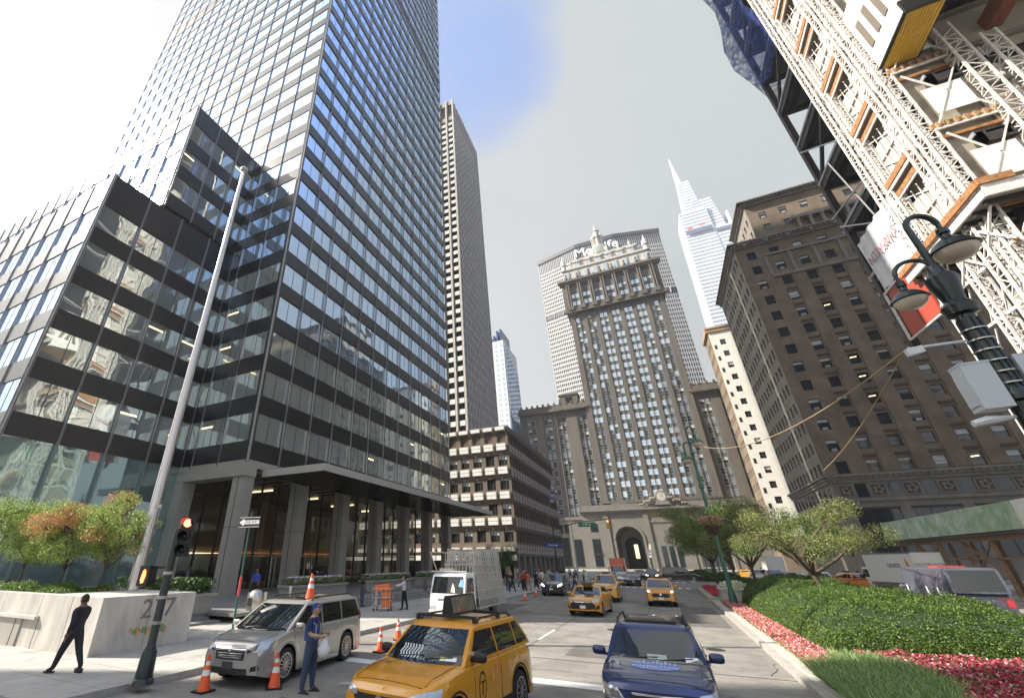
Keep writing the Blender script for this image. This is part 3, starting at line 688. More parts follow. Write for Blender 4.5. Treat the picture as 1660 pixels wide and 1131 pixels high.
b = MB(); b.lathe([(3.2, 0), (3.2, 1), (2.2, 1.2), (2.2, 6.2), (3.1, 6.6), (3.1, 7.4), (1.6, 8), (1.5, 11.2), (2.0, 11.6), (1.2, 12.8), (.5, 14), (.5, 15.4), (.12, 17), (.05, 21)], (cx_, HY+13, 158.6), 16)
for k in range(8): a = k*math.pi/4; b.lathe([(.34, 0), (.3, 5), (.5, 5.4), (.12, 8)], (cx_+2.9*math.cos(a), HY+13+2.9*math.sin(a), 159.6), 6)
part('lantern', b, stone_c, hb, smooth=40, world=True)
b = MB()
for k in range(8): a = k*math.pi/4+.39; b.box(cx_+7.3*math.cos(a)-.6, cx_+7.3*math.cos(a)+.6, HY+13+7.3*math.sin(a)-.6, HY+13+7.3*math.sin(a)+.6, 151, 153.6)
part('dome_windows', b, stone_c, hb, world=True)
# base with two road arches
b = MB(); BY = HY-1.0; CX = 2.7; AW = 4.85; spring = 10.3; ZT = 20.2
def archwall(b, x0, x1, cx_, r, sp, zt, y, m=0, depth=26, rim=.5):
    n = 20; pts = [(cx_+r*math.cos(math.pi*k/n), sp+r*math.sin(math.pi*k/n)) for k in range(n+1)]
    b.quad((cx_+r, y, 0), (x1, y, 0), (x1, y, sp), (cx_+r, y, sp), m); b.quad((x0, y, 0), (cx_-r, y, 0), (cx_-r, y, sp), (x0, y, sp), m)
    pr = [(x1, sp)]+[(cx_+(x1-cx_)*0+r*math.cos(math.pi*k/n), 0) for k in []]
    for k in range(n):
        (xa, za), (xb, zb_) = pts[k], pts[k+1]
        b.quad((xb, y, zb_), (xa, y, za), (xa, y, zt), (xb, y, zt), m)
        b.quad((xa, y, za), (xb, y, zb_), (xb, y+depth, zb_), (xa, y+depth, za), m+1)
    b.quad((cx_+r, y, sp), (x1, y, sp), (x1, y, zt), (cx_+r, y, zt), m); b.quad((x0, y, sp), (cx_-r, y, sp), (cx_-r, y, zt), (x0, y, zt), m)
    b.quad((cx_-r, y, 0), (cx_-r, y+depth, 0), (cx_-r, y+depth, sp), (cx_-r, y, sp), m+1); b.quad((cx_+r, y+depth, 0), (cx_+r, y, 0), (cx_+r, y, sp), (cx_+r, y+depth, sp), m+1)
archwall(b, -27.2, CX, -11.0, AW, spring, ZT, BY); archwall(b, CX, 33, 16.4, AW, spring, ZT, BY)
b.quad((-27.2, BY, 0), (-27.2, BY, ZT), (-27.2, HY+1, ZT), (-27.2, HY+1, 0)); b.quad((33, BY, ZT), (33, BY, 0), (33, HY+1, 0), (33, HY+1, ZT))
# arch rims and pilasters
for c in (-11.0, 16.4):
    for k in range(20):
        a0, a1 = math.pi*k/20, math.pi*(k+1)/20
        b.prism([(c+(AW+.02)*math.cos(a0), spring+(AW+.02)*math.sin(a0)), (c+(AW+.9)*math.cos(a0), spring+(AW+.9)*math.sin(a0)), (c+(AW+.9)*math.cos(a1), spring+(AW+.9)*math.sin(a1)), (c+(AW+.02)*math.cos(a1), spring+(AW+.02)*math.sin(a1))], BY-.35, BY-.003, 'y')
    for s in (-1, 1): b.box(c+s*(AW+.46)-.44, c+s*(AW+.46)+.44, BY-.35, BY-.003, 0, spring); b.box(c+s*7.3-.9, c+s*7.3+.9, BY-.5, BY-.004, 0, ZT-.3)
b.box(-3.6, 9, BY-.3, BY-.003, 16.2, 17); b.box(-27.8, 33.6, BY-.9, HY, ZT, ZT+.7); b.box(-28.2, 34, BY-1.5, HY, ZT+.7, ZT+1.4); b.box(-27, 33, BY+.2, HY+.1, ZT+1.4, ZT+3.2)
for k in range(78): x = -27.4+k*.78; b.box(x, x+.38, BY-1.3, BY-.9, ZT+.35, ZT+.7)
b.box(-49, -27.2, HY+.2, HY+1.2, 0, 19); b.box(-49.4, -27, HY-.2, HY+.6, 18.2, 19.4); b.box(33, 53, HY+.2, HY+1.2, 0, 19); b.box(33, 53.4, HY-.2, HY+.6, 18.2, 19.4)
part('base', b, [stone_b, mat('arch_lining', (.17, .15, .125), .9, var=.2, vs=.5)], hb, world=True)
b = MB()   # windows and doors of the base
gw = lambda *a: part('ground_window', MB().box(*a), winglass, hb, world=True)
for x in (-46, -41.3, -35.4): gw(x-1.5, x+1.5, HY+.12, HY+.195, 1, 11.5); gw(x-2, x-.3, HY+.12, HY+.195, 13.2, 16.6); gw(x+.3, x+2, HY+.12, HY+.195, 13.2, 16.6)
for x in (-30.5, -23.2): gw(x-1.5, x+1.5, BY-.1+(1.15 if x < -27 else 0), BY-.02+(1.15 if x < -27 else 0), 1, 10.8)
gw(-24.6, -21.8, BY-.1, BY-.02, 13.4, 16.4)
for x in (0.2, 2.7, 5.2): gw(x-.8, x+.8, BY-.1, BY-.02, 1, 8)
b = MB()
for x in (-46, -41.3, -35.4, -23.2): y = (BY if x > -27 else HY+.1); [b.box(x-1.5, x+1.5, y-.16, y-.11, z, z+.25) for z in (3.6, 6.6, 9.2)]
b.box(-24.8, -21.6, BY-.3, BY-.15, 4.8, 6.0)
part('window_bars', b, darkmul, hb, world=True)
b = MB(); archwall(b, -16, -6, -11, 3.5, 8.6, 16, HY+19, 2, 3); part('inner_arch', b, [stone_c, stone_c, stone_c, stone_c], hb, world=True)
b = MB(); b.box(-16, -6, HY+30, HY+30.4, 0, 16)
b.box(-11.3, -9.8, HY+29.6, HY+29.9, 4, 9.5, 1)
part('inner_arcade', b, [mat('inner_dark', (.05, .05, .045), .5), litwin, stone_c], hb, world=True)
# clock with reclining figures
b = MB(); ck = 3.3
b.lathe([(2.3, 0), (2.3, -.8), (1.75, -.9), (1.75, -.6)], (ck, BY-.1, 25.4), 24, axis='y')
for s in (-1, 1):
    for k in range(7): b.ball((ck+s*(2.6+k*.85), BY-.6, 24.9-k*.36+.3*math.sin(k*2.1)), .8-.05*k, 8, 0, 1.2, .7, .9)
    b.ball((ck+s*3.5, BY-.7, 26.2), .5, 8)
b.prism([(ck-2.9, 22.4), (ck+2.9, 22.4), (ck+1.6, 24), (ck-1.6, 24)], BY-1, BY-.2, 'y')
part('clock_sculpture', b, mat('weathered_figure', (.20, .18, .155), .85, var=.3, vs=2), hb, smooth=50, world=True)
b = MB(); b.lathe([(1.6, 0), (1.6, .1)], (ck, BY-1.05, 25.4), 24, axis='y'); b.bar((ck, BY-1.07, 25.4), (ck+.1, BY-1.07, 26.6), .14, .03, 1); b.bar((ck, BY-1.07, 25.4), (ck+.8, BY-1.07, 25.3), .16, .03, 1)
part('clock_face', b, [stone_c, blackpl], hb, world=True)
lettering('HELMSLEY BUILDING', 1.5, (2.7, BY-.04, ZT-1.0), (R(90), 0, 0), mat('gilt', (.55, .38, .12), .4, .6), hb, .06, world=True)
# ================================================================== the broad tower with the sign
mt = thing('broad_slab_tower', 'broad white ribbed tower with dark top band and sign letters, behind the domed tower', 'office tower', (0, 312, 0))
MH = 235; plan = [(-46.8, 311), (-15, 302), (14, 302), (46.4, 311), (46.4, 336), (-46.8, 336)]
b = MB(); b.prism(plan, 0, MH-3.2, 'z', 0); b.prism([(x*1.014, y-1.2 if y < 320 else y) for x, y in plan], MH-3.2, MH, 'z', 1)
part('wall', b, [mat('dark_glass_wall', (.075, .08, .09), .35, .2), mat('dark_coping', (.05, .055, .07), .5)], mt, world=True)  # evenly dark glass behind the fins
fins = MB(); fl = MB(); dkb = MB(); DK = []
for (xa, ya), (xb, yb) in zip(plan[:3], plan[1:4]):
    Ls = math.hypot(xb-xa, yb-ya); ux, uy = (xb-xa)/Ls, (yb-ya)/Ls; nx_, ny_ = uy, -ux; nf_ = int(Ls/1.45); st = Ls/nf_
    for k in range(nf_+1):
        x, y = xa+ux*st*k+nx_*.3, ya+uy*st*k+ny_*.3; fins.bar((x, y, 60), (x, y, MH-3.3), .36, .34, 0, up=(nx_, ny_, 0))
    for f in range(46):
        z = 60+f*3.55
        if f in (33,) or z > 222: continue
        fl.quad((xa+nx_*.25, ya+ny_*.25, z), (xb+nx_*.25, yb+ny_*.25, z), (xb+nx_*.25, yb+ny_*.25, z+1.5), (xa+nx_*.25, ya+ny_*.25, z+1.5))
    dkb = MB(); z = 60+33*3.55; dkb.quad((xa+nx_*.7, ya+ny_*.7, z-1), (xb+nx_*.7, yb+ny_*.7, z-1), (xb+nx_*.7, yb+ny_*.7, z+3.4), (xa+nx_*.7, ya+ny_*.7, z+3.4))
    for k in range(0, nf_, 5): x, y = xa+ux*st*k+nx_*.9, ya+uy*st*k+ny_*.9; dkb.bar((x, y, z-1), (x, y, z+3.4), .6, .6, 1)
    DK.append(dkb); dkb = MB(); z0 = MH-13; dkb.quad((xa+nx_*.22, ya+ny_*.22, z0), (xb+nx_*.22, yb+ny_*.22, z0), (xb+nx_*.22, yb+ny_*.22, MH-1.2), (xa+nx_*.22, ya+ny_*.22, MH-1.2), 0); DK.append(dkb)
whitefin = mat('precast_white', (.47, .47, .48), .7, var=.06, vs=.2)
part('fins', fins, whitefin, mt, world=True); part('floor_bands', fl, whitefin, mt, world=True); [part('louvre_band', q, [mat('navy_louvre', (.03, .032, .06), .5), whitefin], mt, world=True) for q in DK]
lettering('MetLife', 11, (.3, 300.6, 225.4), (R(90), 0, 0), mat('sign_white', (.9, .9, .9), .5), mt, .3, name='sign_letters', world=True)
# ================================================================== stepped glass skyscraper with spire
ov = thing('spired_glass_skyscraper', 'pale stepped glass skyscraper tapering to a needle spire in the distance', 'skyscraper', (105, 430, 0))
gA = mat('hazy_blue_glass', (.40, .46, .60), .25, .3, var=.1, vs=.02); gB = mat('hazy_white_rib', (.72, .74, .78), .5)  # distance haze is painted into these pale colours
def taper(b, base, top, z0, z1, nband, m=0, mb2=1):
    for i in range(4):
        j = (i+1) % 4; b.quad((*base[i], z0), (*base[j], z0), (*top[j], z1), (*top[i], z1), m)
    b.poly([(*p, z1) for p in top], m)
    for k in range(nband):
        f0 = (k+.12)/nband; f1 = (k+.52)/nband
        for i in (0, 1, 3):
            j = (i+1) % 4; q = []
            for f, (s_, e_) in ((f0, (i, j)), (f0, (j, i)), (f1, (j, i)), (f1, (i, j))):
                x = base[s_][0]+(top[s_][0]-base[s_][0])*f; y = base[s_][1]+(top[s_][1]-base[s_][1])*f
                cxx = sum(p[0] for p in base)/4; cyy = sum(p[1] for p in base)/4; d = math.hypot(x-cxx, y-cyy); q.append((x+(x-cxx)/d*.35, y+(y-cyy)/d*.35, z0+(z1-z0)*f))
            b.quad(*q, mb2)
b = MB()
def rc(x0, x1, y0, y1): return [(x0, y0), (x1, y0), (x1, y1), (x0, y1)]
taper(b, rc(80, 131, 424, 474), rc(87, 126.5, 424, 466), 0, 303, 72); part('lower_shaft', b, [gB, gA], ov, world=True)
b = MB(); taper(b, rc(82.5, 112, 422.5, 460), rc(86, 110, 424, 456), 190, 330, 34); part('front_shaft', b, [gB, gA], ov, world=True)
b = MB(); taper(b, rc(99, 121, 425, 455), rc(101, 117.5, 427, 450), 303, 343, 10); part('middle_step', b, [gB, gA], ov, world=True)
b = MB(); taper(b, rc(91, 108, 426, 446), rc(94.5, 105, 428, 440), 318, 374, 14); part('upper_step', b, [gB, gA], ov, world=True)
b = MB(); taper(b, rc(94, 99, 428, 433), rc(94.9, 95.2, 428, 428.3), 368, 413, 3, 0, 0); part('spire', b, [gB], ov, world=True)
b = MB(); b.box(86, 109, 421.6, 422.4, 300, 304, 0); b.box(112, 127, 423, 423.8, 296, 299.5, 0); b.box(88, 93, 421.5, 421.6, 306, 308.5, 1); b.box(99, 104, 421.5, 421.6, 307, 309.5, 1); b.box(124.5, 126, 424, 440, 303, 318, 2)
part('plant_floor', b, [mat('slate_blue_louvre', (.12, .14, .24), .5), mat('red_hoist_screen', (.5, .12, .10), .6), gB], ov, world=True)
# ================================================================== brown brick block on the right
BX, BY0 = 29.7, 106.5
kb = thing('brick_office_building', 'dark brown brick office building with carved stone cornices on the right of the avenue', 'office building', (BX, BY0, 0))
b = MB(); pool = Pool(kb, 96); rr = random.Random(21)
bfm = [mat('dark_sash', (.035, .03, .03), .5), mat('dim_window_glass', (.03, .035, .04), .06, spec=.9), blind, litwin, stone_d]
kA = tmpl(1.75, 2.15, bfm, 0, 1, 2, .09, glassd=.04, sill=.16); kB = tmpl(1.75, 2.15, bfm, .45, 1, 2, .09, glassd=.04, sill=.16); kC = tmpl(1.75, 2.15, bfm, .7, 1, 2, .09, glassd=.04, sill=.16); kD = tmpl(1.75, 2.15, bfm, 0, 1, 2, .09, lit=1, glassd=.04, sill=.16)
zc = [18.3+4.07*k for k in range(13)]; rows = [(z-1.07, z+1.07) for z in zc]
colsN = [(2.8+4.4*k-.87, 2.8+4.4*k+.87) for k in range(11)]
kG = tmpl(1.75, 2.15, bfm+[mat('grey_ac_unit', (.35, .34, .32), .6)], .3, 1, 2, .09, glassd=.04, sill=.16); kG['mb'].box(.45, 1.25, -.32, .03, .06, .5, 5); kH = tmpl(1.75, 2.15, bfm, .25, 1, 2, .09, glassd=.04, sill=.16)
def kp(c, r): return rr.choice((kA, kA, kA, kB, kC, kG, kH, kD if (c > 1 and r < 9) else kA))
wall(b, (BX, BY0, 0), (1, 0, 0), (0, -1, 0), 52, 16.9, 69.6, colsN, rows, .32, 0, pool, kp)
colsP = [(k*2.75+.7, k*2.75+2.1) for k in range(10)]; kE = tmpl(1.4, 2.15, bfm, 0, 1, 2, .09, glassd=.04); kF = tmpl(1.4, 2.15, bfm, .4, 1, 2, .09, glassd=.04)
wall(b, (BX, BY0+28.2, 0), (0, -1, 0), (-1, 0, 0), 28.2, 16.9, 69.6, colsP, rows, .4, 1, pool, lambda c, r: rr.choice((kE, kF, kE)))
b.box(BX+.5, BX+52, BY0+.5, BY0+28.2, 0, 70.5, 0)
# projecting piers between window columns, and ornament bands
for k in range(11):
    x = BX+5.0+4.4*k
    if k >= 1: b.box(x-1.05, x+1.05, BY0-.16, BY0-.003, 17.2, 60.2, 0)
    b.box(x-.3, x+.3, BY0-.24, BY0-.004, 60.9, 66.6, 1)
b.box(BX+4.9, BX+52, BY0-.45, BY0-.003, 60.2, 60.9, 1); b.box(BX+4.9, BX+52, BY0-.4, BY0-.003, 66.2, 66.7, 1)
for k in range(11): x = BX+2.8+4.4*k; [b.box(x-.95, x+.95, BY0-.14, BY0-.003, z, z+.5, 2) for z in [q+1.5 for q in zc[:-2]] if k > 0]
def cornice(b, x0, x1, y, z, d, m=1):
    b.box(x0, x1, y-d*.35, y, z, z+.5, m); b.box(x0-d*.5, x1, y-d*.6, y, z+.5, z+1.0, m); b.box(x0-d, x1, y-d, y, z+1.0, z+1.35, m)
    n = int((x1-x0)/.9)
    for k in range(n): b.box(x0+k*.9, x0+k*.9+.45, y-d*.85, y-d*.6, z+.6, z+1.0, m)
def cornice_side(b, x, y0, y1, z, d, m=1):
    b.box(x-d*.35, x, y0, y1, z, z+.5, m); b.box(x-d*.6, x, y0, y1, z+.5, z+1, m); b.box(x-d, x, y0-d, y1, z+1.0, z+1.35, m)
cornice(b, BX, BX+52, BY0-.003, 69.6, 1.3); cornice_side(b, BX-.003, BY0, BY0+28.2, 69.6, 1.3)
for k in range(13): b.ball((BX+2+4.2*k, BY0-1.0, 69.9), .42, 8, 1)
# belt and carved panels
b.box(BX, BX+52, BY0, BY0+1, 0, 16.9, 1); b.box(BX, BX+.5, BY0+1, BY0+28.2, 0, 16.9, 1)
cornice(b, BX, BX+52, BY0-.003, 15.6, .8); cornice_side(b, BX-.003, BY0, BY0+28.2, 15.6, .8)
b.box(BX, BX+52, BY0-.35, BY0-.003, 12.3, 12.8, 1)
for k in range(12):
    x = BX+1.9+4.4*k; b.box(x-1.1, x+1.1, BY0-.2, BY0-.003, 13.1, 15.2, 1)
    b.box(x-.9, x+.9, BY0-.201, BY0-.199, 13.3, 15.0, 2)
    for j in range(5): b.ball((x+.5*math.cos(j*1.257), BY0-.22, 14.15+.5*math.sin(j*1.257)), .3, 6, 1, 1, .4, 1)
    if k < 11: b.box(x+1.4, x+3.0, BY0-.05, BY0+.05, 13.0, 15.3, 3)
for k in range(6): x = BX+5+k*7.6; b.box(x-3.0, x+3.0, BY0-.06, BY0+.05, 3.5, 11.2, 3); [b.box(x-2.9+q*1.9, x-2.8+q*1.9, BY0-.12, BY0-.05, 3.5, 11.2, 4) for q in range(1, 4)]; b.box(x-3.1, x+3.1, BY0-.14, BY0-.02, 10.9, 11.3, 4)
for k in range(5): y = BY0+2+k*5.3; b.box(BX-.06, BX+.02, y, y+3.4, 3.5, 11.2, 3)
for k in range(10): y = BY0+1.2+k*2.75; b.box(BX-.06, BX+.02, y, y+1.3, 13.0, 15.2, 3)
part('wall', b, [brick_d, stone_d, mat('brown_recess', (.075, .055, .045), .9, var=.3, vs=5), winglass, darkmul], kb, world=True)
# set-back upper storeys
UX, UY = 38.6, 118.0; b = MB()
rowsU = [(z-1.0, z+1.0) for z in (73.5, 77.6, 81.7, 85.8)]
wall(b, (UX, UY, 0), (1, 0, 0), (0, -1, 0), 42, 70, 89.6, [(3.2+4.4*k-.87, 3.2+4.4*k+.87) for k in range(9)], rowsU, .3, 0, pool, kp)
wall(b, (UX, UY+16, 0), (0, -1, 0), (-1, 0, 0), 16, 70, 89.6, [(1+3*k, 2.4+3*k) for k in range(5)], rowsU, .3, 1, pool, lambda c, r: kE)
cornice(b, UX, UX+42, UY-.003, 89.6, 1.6); cornice_side(b, UX-.003, UY, UY+16, 89.6, 1.6)
for k in range(6):
    for dx in (0, 2.4): b.lathe([(.42, 0), (.36, 6.6), (.55, 7.2)], (UX+9.2+dx+k*4.8, UY-.7, 74.2), 10, 1)
b.box(UX+8, UX+38, UY-1.2, UY-.01, 73.4, 74.2, 1); b.box(UX+8, UX+38, UY-1.2, UY-.01, 81.4, 82.3, 1); b.box(UX+.4, UX+42, UY+.4, UY+16, 70, 90.4, 0)
part('upper_storeys', b, [brick_d, stone_d], kb, world=True); pool.flush()
# ================================================================== pale brick annex lit by the sun
AX, AY = 33.1, 184.0
ab = thing('pale_brick_building', 'narrow sunlit pale brick building with a few dark windows between two brown towers', 'office building', (AX, AY, 0))
b = MB(); pool = Pool(ab, 60); am = [mat('brown_sash', (.16, .12, .09), .6), winglass, blind, litwin]
aA = tmpl(1.9, 2.2, am, 0, 1, 2, .1); aB = tmpl(1.9, 2.2, am, .5, 1, 2, .1); aS = tmpl(.8, 1.7, am, 0, 1, 1, .08)
zr = [30.6+4.87*k for k in range(-3, 11)]
wall(b, (AX, AY, 0), (1, 0, 0), (0, -1, 0), 41, 10, 84, [(3.9-.95+6.2*k, 3.9+.95+6.2*k) for k in range(6)], [(z-1.1, z+1.1) for z in zr], .3, 0, pool, lambda c, r: rr.choice((aA, aA, aB)))
for z in zr: pool.add(aS, (AX+.7, AY-.07, z-2.6), (1, 0, 0), (0, -1, 0))
b.box(AX-.5, AX+41, AY-.6, AY, 84, 85.3, 1); b.box(AX-.8, AX+41, AY-.9, AY+12, 85.3, 86, 1); b.box(AX+.5, AX+40, AY+.5, AY+12.6, 0, 83.8, 0)
tA2 = tmpl(1.6, 2.2, am, 0, 1, 2, .1)
wall(b, (AX, AY+12.8, 0), (0, -1, 0), (-1, 0, 0), 12.8, 10, 84, [(k*3+.8, k*3+2.4) for k in range(4)], [(z-1.1, z+1.1) for z in zr], .4, 2, pool, lambda c, r: tA2)
b.box(AX-.9, AX, AY+.1, AY+12.8, 84, 85.2, 1); b.box(AX-.02, AX+40, AY+.02, AY+12.8, 0, 10, 2)
part('wall', b, [whitebrick, mat('rusty_cornice', (.36, .24, .14), .8), brick_d], ab, world=True); pool.flush()
# ================================================================== unseen blocks, added and shaped only to cast shade
def add_shade_block(x0, x1, y0, y1, h, lab):
    o = thing('shade_block', lab, 'office block', ((x0+x1)/2, (y0+y1)/2, 0)); b = MB(); b.box(x0, x1, y0, y1, 0, h); b.box(x0-.5, x1+.5, y0-.5, y1+.5, h, h+1)
    b2 = MB()
    for f in range(int(h/4)-1):
        b2.box(x0-.05, x1+.05, y0-.05, y1+.05, 4+f*4, 6+f*4)
    part('wall', b, tan, o, world=True); part('window_bands', b2, winglass, o, world=True)
add_shade_block(-70, -66, -75, -16.7, 92, 'unseen tan block added to cast the shade over the crossing')
add_shade_block(-117, -110, 53, 73, 195, 'unseen tan block added behind the glass tower to shade the brick building')
# ================================================================== steel frame under construction
FP = 6.85; FZ = [30.0+FP*k for k in range(14)]
st = thing('steel_frame_building', 'unfinished steel frame building with dark floor decks and diagonal braces at upper right', 'unfinished building', (26, 56, 0))
SXa, SXb, SYa, SYb = 26.2, 74, 14, 56
deckm = mat('metal_deck_underside', (.085, .09, .085), .55, .3, var=.25, vs=.6)
for i, z in enumerate(FZ):
    b = MB(); ya = 36.5 if z < 38 else SYa
    b.box(SXa+.5, SXb, ya, SYb-.4, z+.25, z+.45, 0)
    for k in range(16): x = SXa+1.5+k*3; b.box(x-.12, x+.12, ya, SYb-.4, z-.3, z+.24, 1)
    b.box(SXa, SXa+.35, ya, SYb, z-.5, z+.5, 1); b.box(SXa, SXb, SYb-.35, SYb, z-.5, z+.5, 1); b.box(SXa, SXb, ya, ya+.35, z-.5, z+.5, 1)
    b.box(SXa-.12, SXa-.02, ya, SYb, z+.3, z+.62, 2)
    for y in (26, 38, 47): 
        if y > ya: b.box(SXa, SXb, y-.2, y+.2, z-.55, z+.24, 3 if y == 38 else 1)
    part('floor_deck', b, [deckm, steel_dk, mat('grey_edge_beam', (.30, .30, .33), .6), rust], st, world=True)
for y in (56, 47, 38, 26, 14):
    for x in (SXa+.2, 36, 48, 62):
        b = MB(); x_, y_ = x, y-.2; z0 = 21 if y > 30 else 40
        b.box(x_-.25, x_+.25, y_-.05, y_+.05, z0, 122, 0); b.box(x_-.3, x_-.22, y_-.3, y_+.3, z0, 122, 0); b.box(x_+.22, x_+.3, y_-.3, y_+.3, z0, 122, 0)
        part('column', b, [rust if x > 30 and y < 40 else steel_dk], st, world=True)
rr = random.Random(3)
for i, z in enumerate(FZ[:-1]):
    if i % 2 == 0 or i > 5:
        b = MB(); y0_, y1_ = (47, 56) if i % 2 else (56, 47); b.bar((SXa+.1, y0_-.2, z), (SXa+.1, y1_-.2, z+FP), .32, .32); part('brace', b, steel_dk, st, world=True)
for (a, e) in (((25.9, 56.5, 39.2), (25.9, 44, 37)), ((25.9, 55.8, 37.5), (25.9, 44.5, 29.5)), ((26, 56, 50), (26, 45, 41)), ((26, 52, 44), (26, 49, 30))):
    b = MB(); b.tube([a, e], .09, 6); part('stay_cable', b, steelb, st, world=True)
b = MB(); b.tube([(30+i*4.4, 34.5+.0*i, 39.6) for i in range(9)], .05, 6)
# netting hung round the top floors
def net(pts, z0, z1, wv, seed, nm='safety_net'):
    rr = random.Random(seed); b = MB(); n = 40; nz = 14; G = []
    for j in range(nz+1):
        row = []
        for i in range(n+1):
            t = i/n*(len(pts)-1); k = min(int(t), len(pts)-2); f = t-k; x = pts[k][0]*(1-f)+pts[k+1][0]*f; y = pts[k][1]*(1-f)+pts[k+1][1]*f
            z = z0+(z1-z0)*j/nz; bul = 1.5*math.sin(j/nz*math.pi*3)**2*(1-j/nz*.3)+.3*math.sin(i*1.3+j)
            row.append((x-bul*.8, y+bul*.6, z+.8*math.sin(i*.7)*(1 if j == 0 else .1)))
        G.append(row)
    for j in range(nz):
        for i in range(n): b.quad(G[j][i], G[j][i+1], G[j+1][i+1], G[j+1][i])
    return b
netm = bpy.data.materials.new('blue_netting'); netm.use_nodes = True; t_ = netm.node_tree; p_ = t_.nodes['Principled BSDF']; p_.inputs['Base Color'].default_value = (.012, .045, .24, 1); p_.inputs['Roughness'].default_value = .9
n_ = t_.nodes.new('ShaderNodeTexNoise'); n_.inputs['Scale'].default_value = 1.2; n_.inputs['Detail'].default_value = 5; r_ = t_.nodes.new('ShaderNodeMapRange'); r_.inputs[1].default_value = .35; r_.inputs[2].default_value = .6; r_.inputs[3].default_value = .15; r_.inputs[4].default_value = .72
g_ = t_.nodes.new('ShaderNodeNewGeometry'); t_.links.new(g_.outputs['Position'], n_.inputs['Vector']); t_.links.new(n_.outputs[0], r_.inputs[0]); t_.links.new(r_.outputs[0], p_.inputs['Alpha'])
part('safety_net', net([(26, 46.5), (25.8, 56.6), (34, 57.2), (60, 57.2)], 62, 125, 1, 4), netm, st, smooth=180, world=True)
b = MB(); b.box(28.0, 60, 36.6, 37.0, 5, 43, 0)
for k in range(9): b.box(28.1, 60, 36.2, 36.6, 9+k*4.2, 9.35+k*4.2, 1)
part('concrete_wall', b, [tan, stone_b], st, world=True)
b = MB(); b.box(30.6, 31.5, 20, 37, 39.8, 41.0); b.box(33, 60, 15, 36, 41.2, 41.3, 1); part('overhead_beam', b, [rust, deckm], st, world=True)
# hoarding banner and red panel hung on the frame
bn = thing('hanging_banner', 'large white wrapped banner with faint red letters hanging from the steel frame', 'banner', (24.2, 47.5, 26))
b = MB(); n = 16
for i in range(n):
    for j in range(6):
        def q(i, j): y = 51.2-7.3*i/n; z = 32-5.8*j/6; return (24.2+.12*math.sin(i*1.7+j*.3), y, z)
        b.quad(q(i, j), q(i+1, j), q(i+1, j+1), q(i, j+1))
part('sheet', b, mat('white_sheeting', (.62, .62, .64), .6, var=.1, vs=2), bn, smooth=180, world=True)
b = MB(); b.bar((24.2, 51.3, 26), (24.2, 43.9, 25.9), .18); b.bar((24.2, 51.3, 26), (24.2, 51.3, 21), .16); b.bar((24.2, 51.3, 21), (24.2, 46, 20.9), .14); part('frame', b, whitesteel, bn, world=True)
lettering('NTRA&NS', 1.25, (24.0, 47.6, 29.2), (R(90), 0, R(-90)), mat('faded_red_letter', (.45, .27, .30), .7), bn, .02, world=True)
rp = MB(); rp.box(24.25, 24.4, 45.9, 50.9, 21.1, 25.8); rp.box(24.18, 24.24, 48.4, 48.46, 21.1, 25.8, 1); single('hoarding_panel', 'red hoarding panel in a pale frame below the hanging banner', 'panel', rp, [red, darkmul], (24.3, 48.4, 23.4))
# ---- lattice hoist tower
ht = thing('hoist_tower', 'white lattice hoist and scaffold tower with timber-edged landings in front of the steel frame', 'hoist tower', (25.5, 41, 0))
def mast(x0, x1, y0, y1, z0, z1, step=.75, th=.14):
    b = MB(); c = [(x0, y0), (x1, y0), (x1, y1), (x0, y1)]
    for x, y in c: b.bar((x, y, z0), (x, y, z1), th, th)
    n = int((z1-z0)/step)
    for k in range(n):
        z = z0+k*step
        for i in range(4):
            if i == 2: continue
            a, e = c[i], c[(i+1) % 4]
            if k % 2: a, e = e, a
            b.bar((*a, z), (*e, z+step), th*.5, th*.5); b.bar((*a, z), (*e, z), th*.5, th*.5)
    return b
MT = 92
for (x0, x1, y0, y1, za, zb) in ((24.1, 24.9, 44.2, 45.0, 4, MT), (24.3, 24.9, 43.1, 43.7, 25, MT), (24.1, 24.9, 38.3, 39.1, 4, MT), (24.1, 24.9, 36.9, 37.7, 25, MT), (24.4, 25.1, 37.4, 38.0, 4, 24), (28.0, 28.9, 36.0, 36.9, 16, 41.5), (29.6, 30.4, 35.8, 36.6, 10, 39), (26.2, 26.9, 36.2, 36.9, 4, 24), (24.3, 24.9, 41.0, 41.6, 4, 24)):
    part('mast', mast(x0, x1, y0, y1, za, zb, .8 if za < 30 else .9), whitesteel, ht, world=True)
DZ = [25.2+FP*k for k in range(9)]
